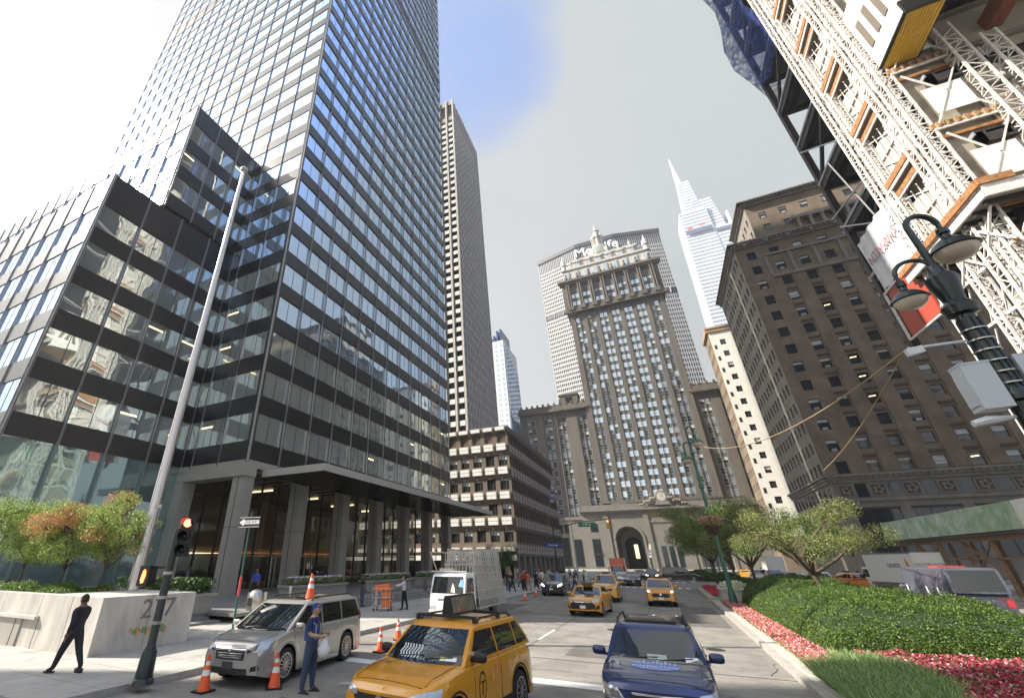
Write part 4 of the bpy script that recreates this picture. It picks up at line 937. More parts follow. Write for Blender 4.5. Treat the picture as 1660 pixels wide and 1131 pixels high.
for i, z in enumerate(DZ):
    b = MB()
    b.box(24.3, 28, 37.6, 44.4, z-.05, z+.12, 4)
    b.box(24.15, 24.4, 39.0, 43.3, z+.2, z+.75, 0); b.box(24.45, 24.7, 39.0, 43.3, z-.9, z-.45, 0); b.box(24.2, 24.3, 38.8, 43.6, z-.15, z+.1, 1); b.box(24.3, 24.4, 38.8, 43.6, z-1.3, z-1.15, 1)
    b.box(24.7, 28.2, 36.7, 36.95, z+.1, z+.5, 0); b.box(24.7, 28.2, 36.55, 36.7, z-.25, z-.05, 1); b.box(24.9, 28.2, 36.75, 36.95, z-1.0, z-.75, 0)
    for k in range(7): x = 24.9+k*.5; b.box(x, x+.15, 36.5, 36.7, z-.05, z+.45, 5)
    part('landing', b, [orangew, whitesteel, whitep, green, tan, mat('light_timber', (.32, .22, .12), .7)], ht, world=True)
    if i < 8:
        b = MB(); z1 = z+FP
        pmx = mat('pale_mesh_panel', (.50, .48, .44), .7, var=.35, vs=6)
        part('gate_panel', MB().box(24.95, 25.02, 39.1, 40.9, z+.9, z+5.3), whitep, ht, world=True); part('gate_panel', MB().box(25.0, 25.1, 41.1, 43.5, z+.8, z+4.9), pmx, ht, world=True); part('gate_panel', MB().box(25.4, 27.6, 36.5, 36.56, z+1.2, z+3.9), whitep, ht, world=True)
        b = MB(); b.bar((24.9, 39, z), (24.9, 43.5, z+3), .09, .09); b.bar((24.9, 43.5, z), (24.9, 39, z+3), .09, .09); b.bar((24.9, 39, z+3.4), (24.9, 43.5, z1-1), .09, .09); b.bar((24.9, 39, z+3.3), (24.9, 43.6, z+3.3), .12, .12)
        for k in range(5): b.bar((24.75, 39.4+k*.9, z+.1), (24.75, 39.4+k*.9, z1-1.3), .06, .06)
        b.bar((25, 36.5, z+.2), (28.2, 36.5, z1-.8), .1, .1); b.bar((28.2, 36.5, z+.2), (25, 36.5, z1-.8), .1, .1)
        for k in range(9): b.bar((27.2, 39.2+k*.55+.1*math.sin(k*3), z+.4), (27.1, 39.0+k*.6, z1-1), .12, .05)
        part('bracing', b, whitesteel, ht, world=True)
b = MB(); b.box(27.4, 27.6, 37.5, 44.6, 5, MT); b.box(25.7, 25.8, 38.9, 43.8, 25.4, MT, 1); b.box(25, 28.2, 37.15, 37.3, 25.4, 60, 1); part('back_wall', b, [tan, mat('buff_board', (.36, .32, .26), .8, var=.3, vs=1.2)], ht, world=True)
# lower landing platform, wider than the tower
pf = thing('loading_platform', 'wide white-edged loading platform with orange timber rim halfway up the hoist tower', 'platform', (26, 41, 24.6))
b = MB(); b.box(23.7, 36, 35.2, 46.2, 24.4, 24.7, 2); b.box(23.6, 23.75, 35.1, 46.3, 24.3, 25.0, 1); b.box(23.6, 36, 35.0, 35.15, 24.2, 25.1, 1); b.box(23.4, 23.58, 35.0, 46.5, 25.0, 25.5, 0); b.box(23.5, 25.2, 34.85, 35.0, 25.1, 25.6, 0)
for k in range(9): b.box(23.8, 30, 35.8+k*1.2, 36.0+k*1.2, 24.0, 24.38, 3)
for k in range(3): b.bar((24.2, 45.5-k*3.2, 24.3), (24.2, 42.5-k*3.2, 21.3), .12, .12, 1); b.bar((24.2, 42.5-k*3.2, 24.3), (24.2, 45.5-k*3.2, 21.3), .12, .12, 1)
part('deck', b, [orangew, whitesteel, tan, steel_dk], pf, world=True)
# site hoarding, stored frames and panels below the platform
sp = thing('scaffold_bay', 'cluttered white scaffold bays with green and pink sheets beneath the loading platform', 'scaffold', (26, 38, 0))
rr = random.Random(12)
for lv in range(5):
    z = 8+lv*3.4; b = MB()
    b.box(24.6, 34, 36.9, 37.0, z-.2, z+.1, 0); b.box(24.5, 24.6, 37, 44, z-.15, z+.05, 1)
    for k in range(5): b.bar((24.8+k*2, 36.8, z), (26.8+k*2, 36.8, z+3.2), .09, .09, 1)
    for k in range(6): b.bar((24.8+k*1.8, 36.75, z), (24.8+k*1.8, 36.75, z+3.4), .12, .12, 1)
    for k in range(4): b.bar((24.6, 37.6+k*1.7, z+3), (24.6, 39.2+k*1.7, z), .08, .08, 1)
    for k in range(7): y = 35.5+rr.random(); b.bar((24.9+k*.9, y, z+.3), (25.5+k*.9+rr.random(), y+.6, z+1.6+rr.random()), .18, .06, rr.choice((0, 1, 1, 4)))
    part('bay', b, [orangew, whitesteel, green, red, stone_c], sp, world=True)
for x0, x1, z0, z1, m_ in ((25.2, 27.4, 19.4, 22.2, green), (28, 30.6, 21.6, 22.9, mat('pink_sheet', (.50, .22, .19), .7)), (24.9, 26.2, 15.2, 17.0, mat('pale_green_sheet', (.42, .56, .44), .7)), (27.8, 30, 15.3, 17.8, whitep), (25.3, 27, 11.6, 13.2, stone_b)):
    b = MB(); b.box(x0, x1, 36.5, 36.55, z0, z1); part('sheet', b, m_, sp, world=True)
# yellow-floored hoist cabin
hc = thing('hoist_cabin', 'white hoist cabin with a yellow slatted underside high on the lattice tower', 'hoist cabin', (25.5, 34.5, 40))
b = MB(); b.box(24.6, 26.9, 32.2, 36.9, 40.15, 47.5, 0); b.box(24.5, 27.0, 32.1, 37.0, 40.0, 40.14, 1); b.box(24.5, 27, 32.0, 32.2, 39.9, 41.2, 1)
for k in range(3): b.box(24.52, 24.6, 33+k*1.3, 33.6+k*1.3, 42, 45.2, 3)
part('body', b, [whitep, blackpl, yellowp, mat('cabin_window', (.17, .14, .11), .5)], hc, world=True)
b = MB(); b.box(24.7, 26.8, 32.3, 36.8, 39.86, 39.99)
for k in range(10): x = 24.78+k*.2; b.box(x, x+.1, 32.3, 36.8, 39.8, 39.86)
part('yellow_floor', b, yellowp, hc, world=True)
# ---- sidewalk shed with printed hoarding
sd = thing('sidewalk_shed', 'timber sidewalk shed with a green leaf printed and white hoarding band on top', 'sidewalk shed', (25, 50, 0))
b = MB()
for k in range(13):
    y = 22+k*4.3; b.box(24.5, 24.75, y-.1, y+.1, SW, 4.7); b.box(28.6, 28.85, y-.1, y+.1, SW, 4.7)
    if k % 2 == 0 and k < 12: b.bar((24.6, y, 1.4), (24.6, y+4.3, 4.4), .12, .12); b.bar((24.6, y+4.3, 1.4), (24.6, y, 4.4), .12, .12)
b.box(24.4, 24.9, 21, 75, 4.35, 4.7); b.box(24.5, 24.7, 21, 75, 2.9, 3.05)
part('posts', b, mat('shed_timber', (.25, .15, .085), .8, var=.2, vs=3), sd, world=True)
b = MB(); b.box(24.2, 29.6, 21, 75, 4.7, 4.95); part('roof', b, mat('shed_roof', (.10, .09, .08), .8), sd, world=True)
pm = mat('printed_hoarding', (.16, .34, .13), .6, col2=(.62, .66, .60), vs=.9)
b = MB(); b.box(24.1, 24.2, 50.5, 70, 4.95, 6.9); b.box(24.1, 24.2, 70, 75, 4.95, 6.9); part('green_band', b, pm, sd, world=True)
b = MB(); b.box(24.1, 24.2, 21, 50.45, 4.95, 6.9); part('white_band', b, whitep, sd, world=True)
# ================================================================== street furniture
def lamp_head(b, x, y, z, s=1.0, m=0):
    b.lathe([(.05*s, .55*s), (.09*s, .5*s), (.10*s, .34*s), (.20*s, .30*s), (.34*s, .18*s), (.44*s, .02*s), (.46*s, 0), (.43*s, -.02*s)], (x, y, z), 20, m)
    b.lathe([(.40*s, -.01*s), (.38*s, -.10*s), (.30*s, -.22*s), (.16*s, -.30*s), (.02*s, -.32*s)], (x, y, z), 20, m+1)
lens_m = mat('lamp_lens', (.55, .48, .38), .25, coat=.3)
def arc(cx_, cz, r, a0, a1, n=10): return [(cx_+r*math.cos(a0+(a1-a0)*k/n), cz+r*math.sin(a0+(a1-a0)*k/n)) for k in range(n+1)]
def bracket(root, dx, dy, z0, z1, reach, s=1.0, pm=darkmetal, nm='bracket', drop=.3):
    """curved bishop's-crook arm towards (dx,dy), ends in a bell lamp"""
    b = MB(); h = z1-z0; pts = []
    for k in range(13):
        a = math.pi*k/12; rr_ = reach/2
        pts.append(((rr_-rr_*math.cos(a)), z1-rr_+rr_*math.sin(a)))
    pts = [(0, z0), (0.02, z0+(z1-rr_-z0)*.5)]+pts; P_ = [(p[0]*dx, p[0]*dy, p[1]) for p in pts]
    b.tube(P_, [.075*s]*2+[.065*s]*13, 8); q = P_[-1]; b.tube([q, (q[0], q[1], q[2]-drop)], .05*s, 8); b.tube([(q[0], q[1], q[2]-drop+.02), (q[0], q[1], q[2]-drop-.12)], [.11*s, .13*s], 8)
    part(nm, b, pm, root, smooth=40); b = MB(); lamp_head(b, q[0], q[1], q[2]-drop-.12-.5*s, s); part('lamp_head', b, [pm, lens_m], root, smooth=45)
l1 = thing('street_lamp', 'tall black-green twin-arm street lamp with grey boxes at the right edge', 'street lamp', (7.28, 13.2, .22))
b = MB(); b.lathe([(.36, 0), (.36, .5), (.27, .7), (.22, 1.6), (.20, 2.0), (.18, 5.5), (.25, 5.55), (.25, 5.7), (.17, 5.8), (.16, 7.6), (.27, 7.65), (.30, 7.85), (.18, 8.0), (.27, 8.5), (.28, 8.65), (.15, 8.8), (.12, 9.0)], (0, 0, 0), 16)
for k in range(8): a = k*math.pi/4; b.box(.17*math.cos(a)-.02, .17*math.cos(a)+.02, .17*math.sin(a)-.02, .17*math.sin(a)+.02, .7, 7.5)
for k in range(6): b.lathe([(.215, 0), (.215, .03)], (0, 0, 5.9+k*.26), 16, 1)
part('pole', b, [darkmetal, steelb], l1, smooth=40)
bracket(l1, .92, .2, 8.5, 10.55, .66, 1.0, drop=.2); bracket(l1, -1, .1, 8.3, 9.3, .66, .78, nm='side_bracket', drop=.2)
b = MB(); b.box(-.66, -.2, -.22, .2, 5.4, 6.4); b.box(-.67, -.19, -.23, .21, 6.4, 6.44); b.box(.2, .36, -.18, .18, 5.4, 6.5); b.box(-.69, -.65, -.16, .16, 5.5, 6.2); part('equipment_box', b, mat('grey_box', (.50, .54, .58), .4), l1)
b = MB(); b.tube([(-.85, 0, 5.15), (-.6, 0, 5.2), (-.2, 0, 5.22)], [.07, .10, .04], 8); part('camera_unit', b, mat('pale_grey_unit', (.62, .65, .68), .4), l1, smooth=40); b = MB(); b.tube([(-.2, 0, 7.0), (-1.15, .1, 7.05)], .03, 6); b.bar((-1.2, .1, 6.95), (-.9, .1, 7.0), .12, .16); part('camera_arm', b, mat('pale_grey_unit', (.62, .65, .68), .4), l1, smooth=40)
l2 = thing('street_lamp', 'green street lamp with a hanging flower basket on the median kerb', 'street lamp', (3.35, 37.4, .22))
b = MB(); b.lathe([(.22, 0), (.22, .6), (.16, .8), (.13, 1.0), (.10, 7.2), (.16, 7.25), (.16, 7.5), (.10, 7.6), (.14, 7.9), (.14, 8.05), (.09, 8.15), (.09, 9.6), (.16, 9.7), (.10, 9.9), (.08, 10.3)], (0, 0, 0), 14); part('pole', b, lampgreen, l2, smooth=40)
bracket(l2, .55, -.3, 9.6, 11.7, .8, .95, lampgreen); bracket(l2, -.55, .3, 9.2, 10.6, .8, .9, lampgreen, nm='side_bracket')
b = MB(); b.lathe([(.05, -.7), (.25, -.45), (.5, -.1), (.55, 0), (.5, .02)], (0, 0, 4.75), 14); b.tube([(-.5, 0, 4.8), (0, 0, 5.3), (.5, 0, 4.8)], .02, 6); part('basket', b, mat('basket_liner', (.07, .05, .03), .9), l2, smooth=50)
def leaves(cx_, cy, cz, rx, ry, rz, n, size, seed, shell=.5):
    rg = np.random.default_rng(seed); d = rg.normal(size=(n, 3)); d /= np.linalg.norm(d, axis=1)[:, None]; r = (shell+(1-shell)*rg.random(n))**.6
    c = d*r[:, None]*np.array([rx, ry, rz])+np.array([cx_, cy, cz]); return cards(c, d, size, rg)
def cards(c, nrm, size, rg, aspect=.55, jit=1.0):
    n = len(c); a = rg.normal(size=(n, 3))*jit+nrm*1.0; a /= np.linalg.norm(a, axis=1)[:, None]; t = rg.normal(size=(n, 3)); t -= a*(t*a).sum(1)[:, None]; t /= np.linalg.norm(t, axis=1)[:, None]
    s_ = np.cross(a, t); L_ = size*(.6+.8*rg.random(n))[:, None]; W_ = L_*aspect
    V = np.stack([c-t*L_*.5, c+s_*W_*.5, c+t*L_*.5+a*L_*.12, c-s_*W_*.5], 1).reshape(-1, 3); return V
def cardmesh(name, V, m, parent=None, off=None, midx=None):
    me = bpy.data.meshes.new(name); V = np.asarray(V, dtype=np.float32)
    if off is not None: V = V-np.array(off, dtype=np.float32)
    n = len(V)//4; me.vertices.add(len(V)); me.vertices.foreach_set('co', V.ravel()); me.loops.add(n*4); me.loops.foreach_set('vertex_index', np.arange(n*4, dtype=np.int32)); me.polygons.add(n)
    me.polygons.foreach_set('loop_start', np.arange(0, n*4, 4, dtype=np.int32)); me.polygons.foreach_set('loop_total', np.full(n, 4, dtype=np.int32))
    for q in (m if isinstance(m, (list, tuple)) else [m]): me.materials.append(q)
    if midx is not None: me.polygons.foreach_set('material_index', midx)
    me.update(); me.validate(); return link(name, me, parent)
leafA = mat('leaf_green', (.1, .2, .04), .5, island=[(.05, .10, .02), (.10, .19, .035), (.17, .27, .06), (.24, .33, .09)], trans=.35)
leafY = mat('leaf_olive', (.1, .2, .04), .5, island=[(.05, .08, .02), (.12, .17, .035), (.20, .25, .06), (.30, .33, .10), (.36, .29, .19)], trans=.35)
leafO = mat('leaf_orange', (.3, .1, .04), .5, island=[(.38, .13, .05), (.52, .24, .10), (.55, .36, .15), (.28, .30, .08)], trans=.35)
leafB = mat('leaf_bright', (.1, .2, .04), .5, island=[(.08, .13, .02), (.18, .28, .04), (.30, .40, .09), (.42, .48, .16)], trans=.4)
leafD = mat('leaf_dark', (.1, .2, .04), .5, island=[(.02, .05, .012), (.04, .09, .02), (.07, .14, .03)], trans=.2)
pinkm = mat('petal_pink', (.7, .3, .4), .6, island=[(.62, .05, .10), (.75, .12, .20), (.80, .30, .40), (.8, .62, .66)], trans=.2)
V = leaves(0, 0, 4.95, .75, .75, .4, 700, .10, 5, .3); cardmesh('trailing_leaves', V, leafY, l2)
V = leaves(0, 0, 5.1, .85, .85, .35, 350, .09, 6, .6); cardmesh('flowers', V, pinkm, l2)
# cords slung between the lamps
def cord(a, e, sag, lab, m, r=.02):
    a = Vector(a); e = Vector(e); pts = [a.lerp(e, k/18)-Vector((0, 0, sag*4*(k/18)*(1-k/18))) for k in range(19)]; b = MB(); b.tube(pts, r, 6)
    single('cord', lab, 'cord', b, m, a, smooth=60)
cordm = mat('tan_cord', (.36, .27, .15), .8)
cord((3.5, 37.3, 10.6), (6.1, 13.4, 7.25), 1.1, 'tan cord slung from the green lamp head across to the black lamp', cordm)
cord((6.1, 13.4, 7.25), (6.7, 24.0, 6.2), .2, 'tan cord running down from the black lamp towards the median trees', cordm, .014)
# flagpole
fp = thing('flagpole', 'tall polished metal flagpole with a ball finial rising from the stone planter', 'flagpole', (-19.2, 12.1, 1.6))
b = MB(); b.tube([(0, 0, 0), (0, 0, 23.6)], [.22, .10], 20); part('pole', b, mat('polished_pole', (.62, .60, .60), .22, .9), fp, smooth=60)
b = MB(); b.ball((0, 0, 23.8), .24, 16); part('finial', b, mat('grey_ball', (.45, .43, .40), .4, .3), fp, smooth=180); b = MB(); b.tube([(.24, -.05, .3), (.14, -.05, 23.5)], .012, 6); b.box(.1, .3, -.1, .1, 3.2, 3.35); part('halyard', b, steelb, fp)
# number planter
pl = thing('stone_planter', 'long pale stone planter carved with the number 277 by the kerb', 'planter', (-18, 10.8, SW))
b = MB(); b.box(-40, -16.2, 9.35, 9.75, SW, 1.72); b.box(-40, -20.6, 9.30, 9.349, .0+SW, 1.0, 1); b.box(-16.6, -16.2, 9.75, 12.7, SW, 1.72); b.box(-40, -16.6, 12.3, 12.7, SW, 1.72); b.box(-40, -16.6, 9.75, 12.3, SW, 1.5, 2)
b.box(-40, -19.6, 9.20, 9.34, .98, 1.08); b.box(-19.6, -16.6, 9.75, 12.3, 1.5, 1.718, 0)
for k in range(14): b.box(-39+k*1.5-.01, -39+k*1.5+.01, 9.29, 9.3, SW, 1.0, 3)
for k in range(9): b.box(-38+k*2.6, -37.99+k*2.6, 9.347, 9.352, 1.0, 1.72, 3)
b.box(-16.2, -16.195, 11.0, 11.01, SW, 1.72, 3); b.box(-17.9, -17.89, 9.346, 9.352, SW, 1.72, 3)
part('box', b, [mat('pale_planter_stone', (.47, .445, .405), .8, var=.25, vs=1.6, streak=.35, bump=.25, bs=30), greymetal, mat('planter_soil', (.07, .05, .035), .95), darkmul], pl, world=True)
lettering('277', .82, (-16.19, 11.3, 1.28), (R(90), 0, R(90)), mat('carved_number', (.17, .15, .125), .8), pl, .015, name='carved_number', world=True)
b = MB()
for k in range(12): b.box(-16.198, -16.17, 10.45+k*.11, 10.53+k*.11, .66-.05*(k % 3), .80-.06*(k % 2), k % 3)
part('house_lettering', b, [mat('brass_letter', (.50, .33, .14), .4, .5), mat('green_letter', (.10, .28, .12), .5), mat('copper_letter', (.5, .26, .1), .4, .4)], pl, world=True)
# steps and plaza
b = MB(); b.box(-60, -17.9, 22.0, 65.6, SW, .25); b.box(-60, -18.3, 21.5, 65.6, .25, .40); b.box(-60, -18.7, 17.0, 65.6, .40, .55); b.box(-60, -20.4, 15.8, 17.0, .15, .35)
b.box(-60, -19.6, 14.6, 17.0, SW, .25); struct('plaza_steps', b, mat('plaza_stone', (.22, .21, .20), .7, var=.15, vs=1))
def trough(x0, x1, y0, y1, z0, h, lab, flowers=True, seed=1, dark=False):
    o = thing('planter', lab, 'planter', ((x0+x1)/2, (y0+y1)/2, z0), group='grey planters along the plaza'); b = MB(); e = .12
    b.box(x0-e, x1+e, y0-e, y1+e, z0+h-.12, z0+h); b.prism([(x0+.1, y0+.1), (x1-.1, y0+.1), (x1-.1, y1-.1), (x0+.1, y1-.1)], z0, z0+.2); b.box(x0, x1, y0, y1, z0+.15, z0+h-.12)
    part('box', b, mat('grey_planter_stone', (.27, .26, .245), .8, var=.12, vs=1.5), o, world=True)
    rg = np.random.default_rng(seed); n = int(900*(x1-x0)*(y1-y0)); c = np.c_[x0+rg.random(n)*(x1-x0), y0+rg.random(n)*(y1-y0), z0+h+(.02+rg.random(n)*(.65 if dark else .35))]
    cardmesh('greenery', cards(c, np.tile([0, 0, 1.], (n, 1)), .13, rg), leafD if dark else leafA, o, o.location)
    if flowers: m_ = n//3; c2 = c[:m_]+[0, 0, .08]; cardmesh('blossoms', cards(c2, np.tile([0, 0, 1.], (m_, 1)), .07, rg, .9), mat('petal_white', (.8, .7, .75), .6, island=[(.8, .8, .82), (.75, .5, .6), (.6, .55, .75)]), o, o.location)
trough(-26.5, -20.6, 15.6, 17.2, .35, 1.0, 'grey planter with a clipped dark shrub nearest the flagpole', False, 2, True)
trough(-21.6, -20.4, 22.8, 28.0, .55, .9, 'grey flower planter behind the silver minivan', True, 3)
for k, y in enumerate((31.5, 40.5, 49.5)): trough(-21.6, -20.4, y, y+6, .55, .9, 'grey flower planter by the plaza steps, %s' % ('beside the worker in a white shirt', 'behind the white glass truck', 'farthest along under the canopy')[k], True, 5+k)
for i, (x, y) in enumerate(((-19.3, 18.3), (-18.6, 18.7), (-18.9, 20.8))):
    b = MB(); b.lathe([(.10, 0), (.10, 1.02), (.09, 1.05)], (x, y, .3 if i < 2 else .5), 14); single('bollard', ('steel bollard nearest the one-way sign pole', 'middle steel bollard in front of the entrance', 'steel bollard farthest from the sign pole')[i], 'bollard', b, steelb, (x, y, .3), smooth=60, group='steel bollards at the entrance')
# round-headed parking meter pay sign
o = thing('meter_post', 'rounded grey and chrome kerbside post just behind the minivan hood', 'kerbside post', (-14.0, 13.6, SW)); b = MB(); b.lathe([(.09, 0), (.09, .9), (.2, 1.0), (.28, 1.2), (.28, 1.45), (.18, 1.62), (.02, 1.68)], (0, 0, 0), 16); b.box(-.1, .1, -.29, -.2, 1.15, 1.4, 1); part('post', b, [steelb, blackpl], o, smooth=50)
# traffic signal
ts = thing('traffic_signal', 'black traffic signal pole showing a red light with a pedestrian signal beside the planter', 'traffic signal', (-11.7, 8.2, SW))
b = MB(); b.lathe([(.26, 0), (.24, .08), (.20, .12), (.17, .62), (.12, .72), (.10, .78), (.095, 3.2), (.06, 3.4)], (0, 0, 0), 12); part('pole', b, darkmetal, ts, smooth=35)
b = MB(); b.box(.02, .32, -.02, .18, 2.72, 3.72); b.bar((0, 0, 2.8), (.15, .1, 2.8), .05); b.bar((0, 0, 3.3), (.15, .1, 3.3), .05)
sig = part('signal_head', b, blackpl, ts); sig.rotation_euler = (0, 0, R(38)); sig.location = (.03, .02, 0)
for k, (nm, m_) in enumerate((('green_lens', mat('dark_green_lens', (.008, .02, .015), .2)), ('amber_lens', mat('dark_amber_lens', (.02, .012, .005), .2)), ('red_lens', mat('red_lit_lens', (.9, .05, .03), .4, emit=((1, .12, .06), 4))))):
    z = 2.89+k*.33; b = MB(); b.lathe([(.105, 0), (.09, -.02), (.02, -.035)], (.17, -.03, z), 16, axis='y'); part(nm, b, m_, sig, smooth=50)
    b = MB(); n = 12
    for i in range(n):
        a0 = math.pi*(-.1+1.2*i/n); a1 = math.pi*(-.1+1.2*(i+1)/n); f = lambda a, y: (.17+.125*math.cos(a), y, z+.125*math.sin(a)); b.quad(f(a0, -.02), f(a1, -.02), f(a1, -.24), f(a0, -.24))
    part('visor', b, blackpl, sig)
b = MB(); b.box(-1.05, -.62, -.12, .1, 2.02, 2.5); b.bar((0, 0, 2.45), (-.85, 0, 2.47), .05); b.bar((0, 0, 2.1), (-.62, 0, 2.15), .04); pd = part('pedestrian_signal', b, blackpl, ts)
b = MB(); f = [(0, 0), (.10, .02), (.13, .12), (.15, .2), (.12, .30), (.06, .34), (.0, .30), (-.03, .2), (-.05, .1)]; b.prism([(-.86+x*.9, 2.08+z) for x, z in f], -.135, -.125, 'y'); part('raised_hand', b, mat('orange_lit_hand', (1, .2, .05), .4, emit=((1, .16, .05), 2.2)), pd)
for z in (1.2, 1.75, 2.3): part('clamp', MB().lathe([(.115, 0), (.115, .07)], (0, 0, z), 12), steelb, ts)
# one-way sign
ow = thing('one_way_sign', 'one-way sign on a thin green post behind the silver minivan', 'street sign', (-13.3, 12.1, SW))
b = MB(); b.tube([(0, 0, 0), (0, 0, 4.25)], .035, 8); part('post', b, lampgreen, ow, smooth=60); b = MB(); b.tube([(0, 0, 1.55), (0, 0, 2.15)], .045, 8); part('red_band', b, mat('pink_red_band', (.6, .08, .08), .5), ow)
b = MB(); b.box(-.46, .46, -.06, -.045, 3.72, 4.06); b.box(-.46, .46, -.0605, -.06, 3.72, 3.735, 1); b.box(-.46, .46, -.0605, -.06, 4.045, 4.06, 1)
b.prism([(-.44, 3.89), (-.24, 4.02), (-.24, 3.955), (.43, 3.955), (.43, 3.825), (-.24, 3.825), (-.24, 3.76)], -.066, -.0607, 'y', 1); sg = part('plate', b, [blackpl, whitemat], ow); sg.rotation_euler = (0, 0, R(8))
o = lettering('ONE WAY', .12, (.09, -.0665, 3.89), (R(90), 0, 0), blackpl, sg, .002)
# cones
cm = [mat('cone_orange', (.85, .12, .03), .55), mat('cone_white', (.75, .75, .73), .4), blackpl]
cone = thing('traffic_cone', 'x', 'traffic cone', (0, 0, 0)); b = MB(); b.prism([(-.19, -.19), (.19, -.19), (.19, .19), (-.19, .19)], 0, .035); part('base', b, blackpl, cone)
b = MB(); prof = [(.145, .035), (.115, .2), (.096, .32), (.074, .43), (.058, .52), (.045, .6), (.03, .72)]
for i in range(6): b.lathe([prof[i], prof[i+1]], (0, 0, 0), 16, (0, 0, 1, 0, 1, 0)[i])
part('body', b, cm, cone, smooth=60)
cl = [((-10.35, 8.85), 'traffic cone at the kerb in front of the silver minivan'), ((-9.1, 9.85), 'traffic cone by the minivan front wheel'), ((-9.25, 14.9), 'traffic cone just behind the silver minivan'), ((-10.0, 17.4), 'second traffic cone behind the minivan, beside the kerb'), ((-10.5, 38.2), 'small traffic cone ahead of the dark car, left one'), ((-10.9, 43.3), 'small traffic cone touching the dark car'), ((-9.95, 11.85, 1.70), 'traffic cone standing on the roof of the silver minivan'), ((-5.4, 60), 'distant traffic cone beyond the two taxis')]
for i, (p, lab) in enumerate(cl):
    z = p[2] if len(p) > 2 else .006; c = cone if i == 0 else dup(cone, (0, 0, 0)); c.location = (p[0], p[1], z); c.rotation_euler = (0, 0, i*.7); c['label'] = lab; c['group'] = 'orange traffic cones'
# white stone urn planter at the end of the near bed
o = thing('white_planter', 'white stone planter of pale flowers at the end of the first flower bed', 'planter', (3.9, 41.2, .2)); b = MB(); b.box(-.9, .9, -.9, .9, 0, .75); b.box(-1, 1, -1, 1, .75, .88); part('box', b, stone_c, o)
V = leaves(0, 0, 1.0, 1.0, 1.0, .35, 900, .13, 8, .3); cardmesh('flowers', V, mat('pale_blossom', (.7, .8, .5), .6, island=[(.25, .4, .08), (.65, .75, .3), (.8, .8, .75), (.5, .35, .6)]), o)
# distant lamp posts, signals, street name signs, flags
def post(x, y, h, lab, nm='lamp_post', arm=0, sig=0, m_=darkmetal, cat='lamp post'):
    o = thing(nm, lab, cat, (x, y, SW)); b = MB(); b.tube([(0, 0, 0), (0, 0, h)], [.12, .07], 8)
    if arm: b.tube([(0, 0, h-1), (arm*.5, -.2, h-.2), (arm, -.3, h)], .06, 6)
    part('pole', b, m_, o, smooth=60)
    if arm and not sig: b = MB(); b.box(arm-.3, arm+.3, -.5, -.15, h-.1, h+.05); part('lamp_head', b, m_, o)
    if sig: 
        b = MB(); b.box(arm-.18, arm+.18, -.5, -.2, h-1.1, h-.05); s_ = part('signal_head', b, mat('yellow_signal', (.55, .33, .05), .5), o); b = MB(); b.lathe([(.11, 0), (.02, -.03)], (arm, -.51, h-.25), 10, axis='y'); part('red_lens', b, mat('red_lit_lens', ()), s_)
    return o
o = post(-12.6, 62.5, 7.4, 'signal post at the far corner with a green street name sign on its arm', 'signal_post', 7.0, 1, cat='signal post')
b = MB(); b.box(3.4, 5.5, -.4, -.34, 6.6, 7.1); s_ = part('name_sign', b, mat('sign_green', (.01, .17, .10), .5), o); lettering('E 47 St', .36, (4.45, -.405, 6.85), (R(90), 0, 0), whitemat, s_, .003)
b = MB(); b.box(-1.2, .9, -.2, -.14, 4.3, 4.75); s_ = part('name_sign', b, mat('sign_blue', (.02, .06, .35), .5), o); lettering('Park Ave', .34, (-.15, -.205, 4.52), (R(90), 0, 0), whitemat, s_, .003)
post(-12.9, 79.5, 19.5, 'tall pale lamp post at the corner of the podium block', 'lamp_post', 0, 0, steelb)
post(7.5, 92, 6.2, 'signal post on the far median hung with blue signs', 'signal_post', -1.5, 1, cat='signal post')
post(-12.8, 150, 9, 'dark lamp post near the arched tower with a lantern', 'lamp_post', 1.6, 0)
flagm = mat('flag_cloth', (.45, .08, .10), .8, island=[(.5, .05, .07), (.6, .6, .62), (.06, .09, .3)])
for i, (x, y, h, lab) in enumerate(((-20.5, 100, 19, 'flag hanging limp on a pole by the podium block'), (-6.0, 194.5, 9, 'flag hanging beside the large road arch'))):
    o = thing('flag', lab, 'flag', (x, y, h-7)); b = MB(); b.tube([(0, 0, 0) if i else (-1, 0, -5), (1.6, -1.0, 7)], .07, 6); part('pole', b, cordm, o); b = MB()
    for k in range(8): z = 6.6-k*.55; b.quad((1.5-k*.1, -1+.1*math.sin(k), z), (2.1-k*.07, -1-.2*math.sin(k*2), z-.1), (2.1-k*.07, -1.1, z-.6), (1.5-k*.1, -1, z-.52))
    part('cloth', b, flagm, o)
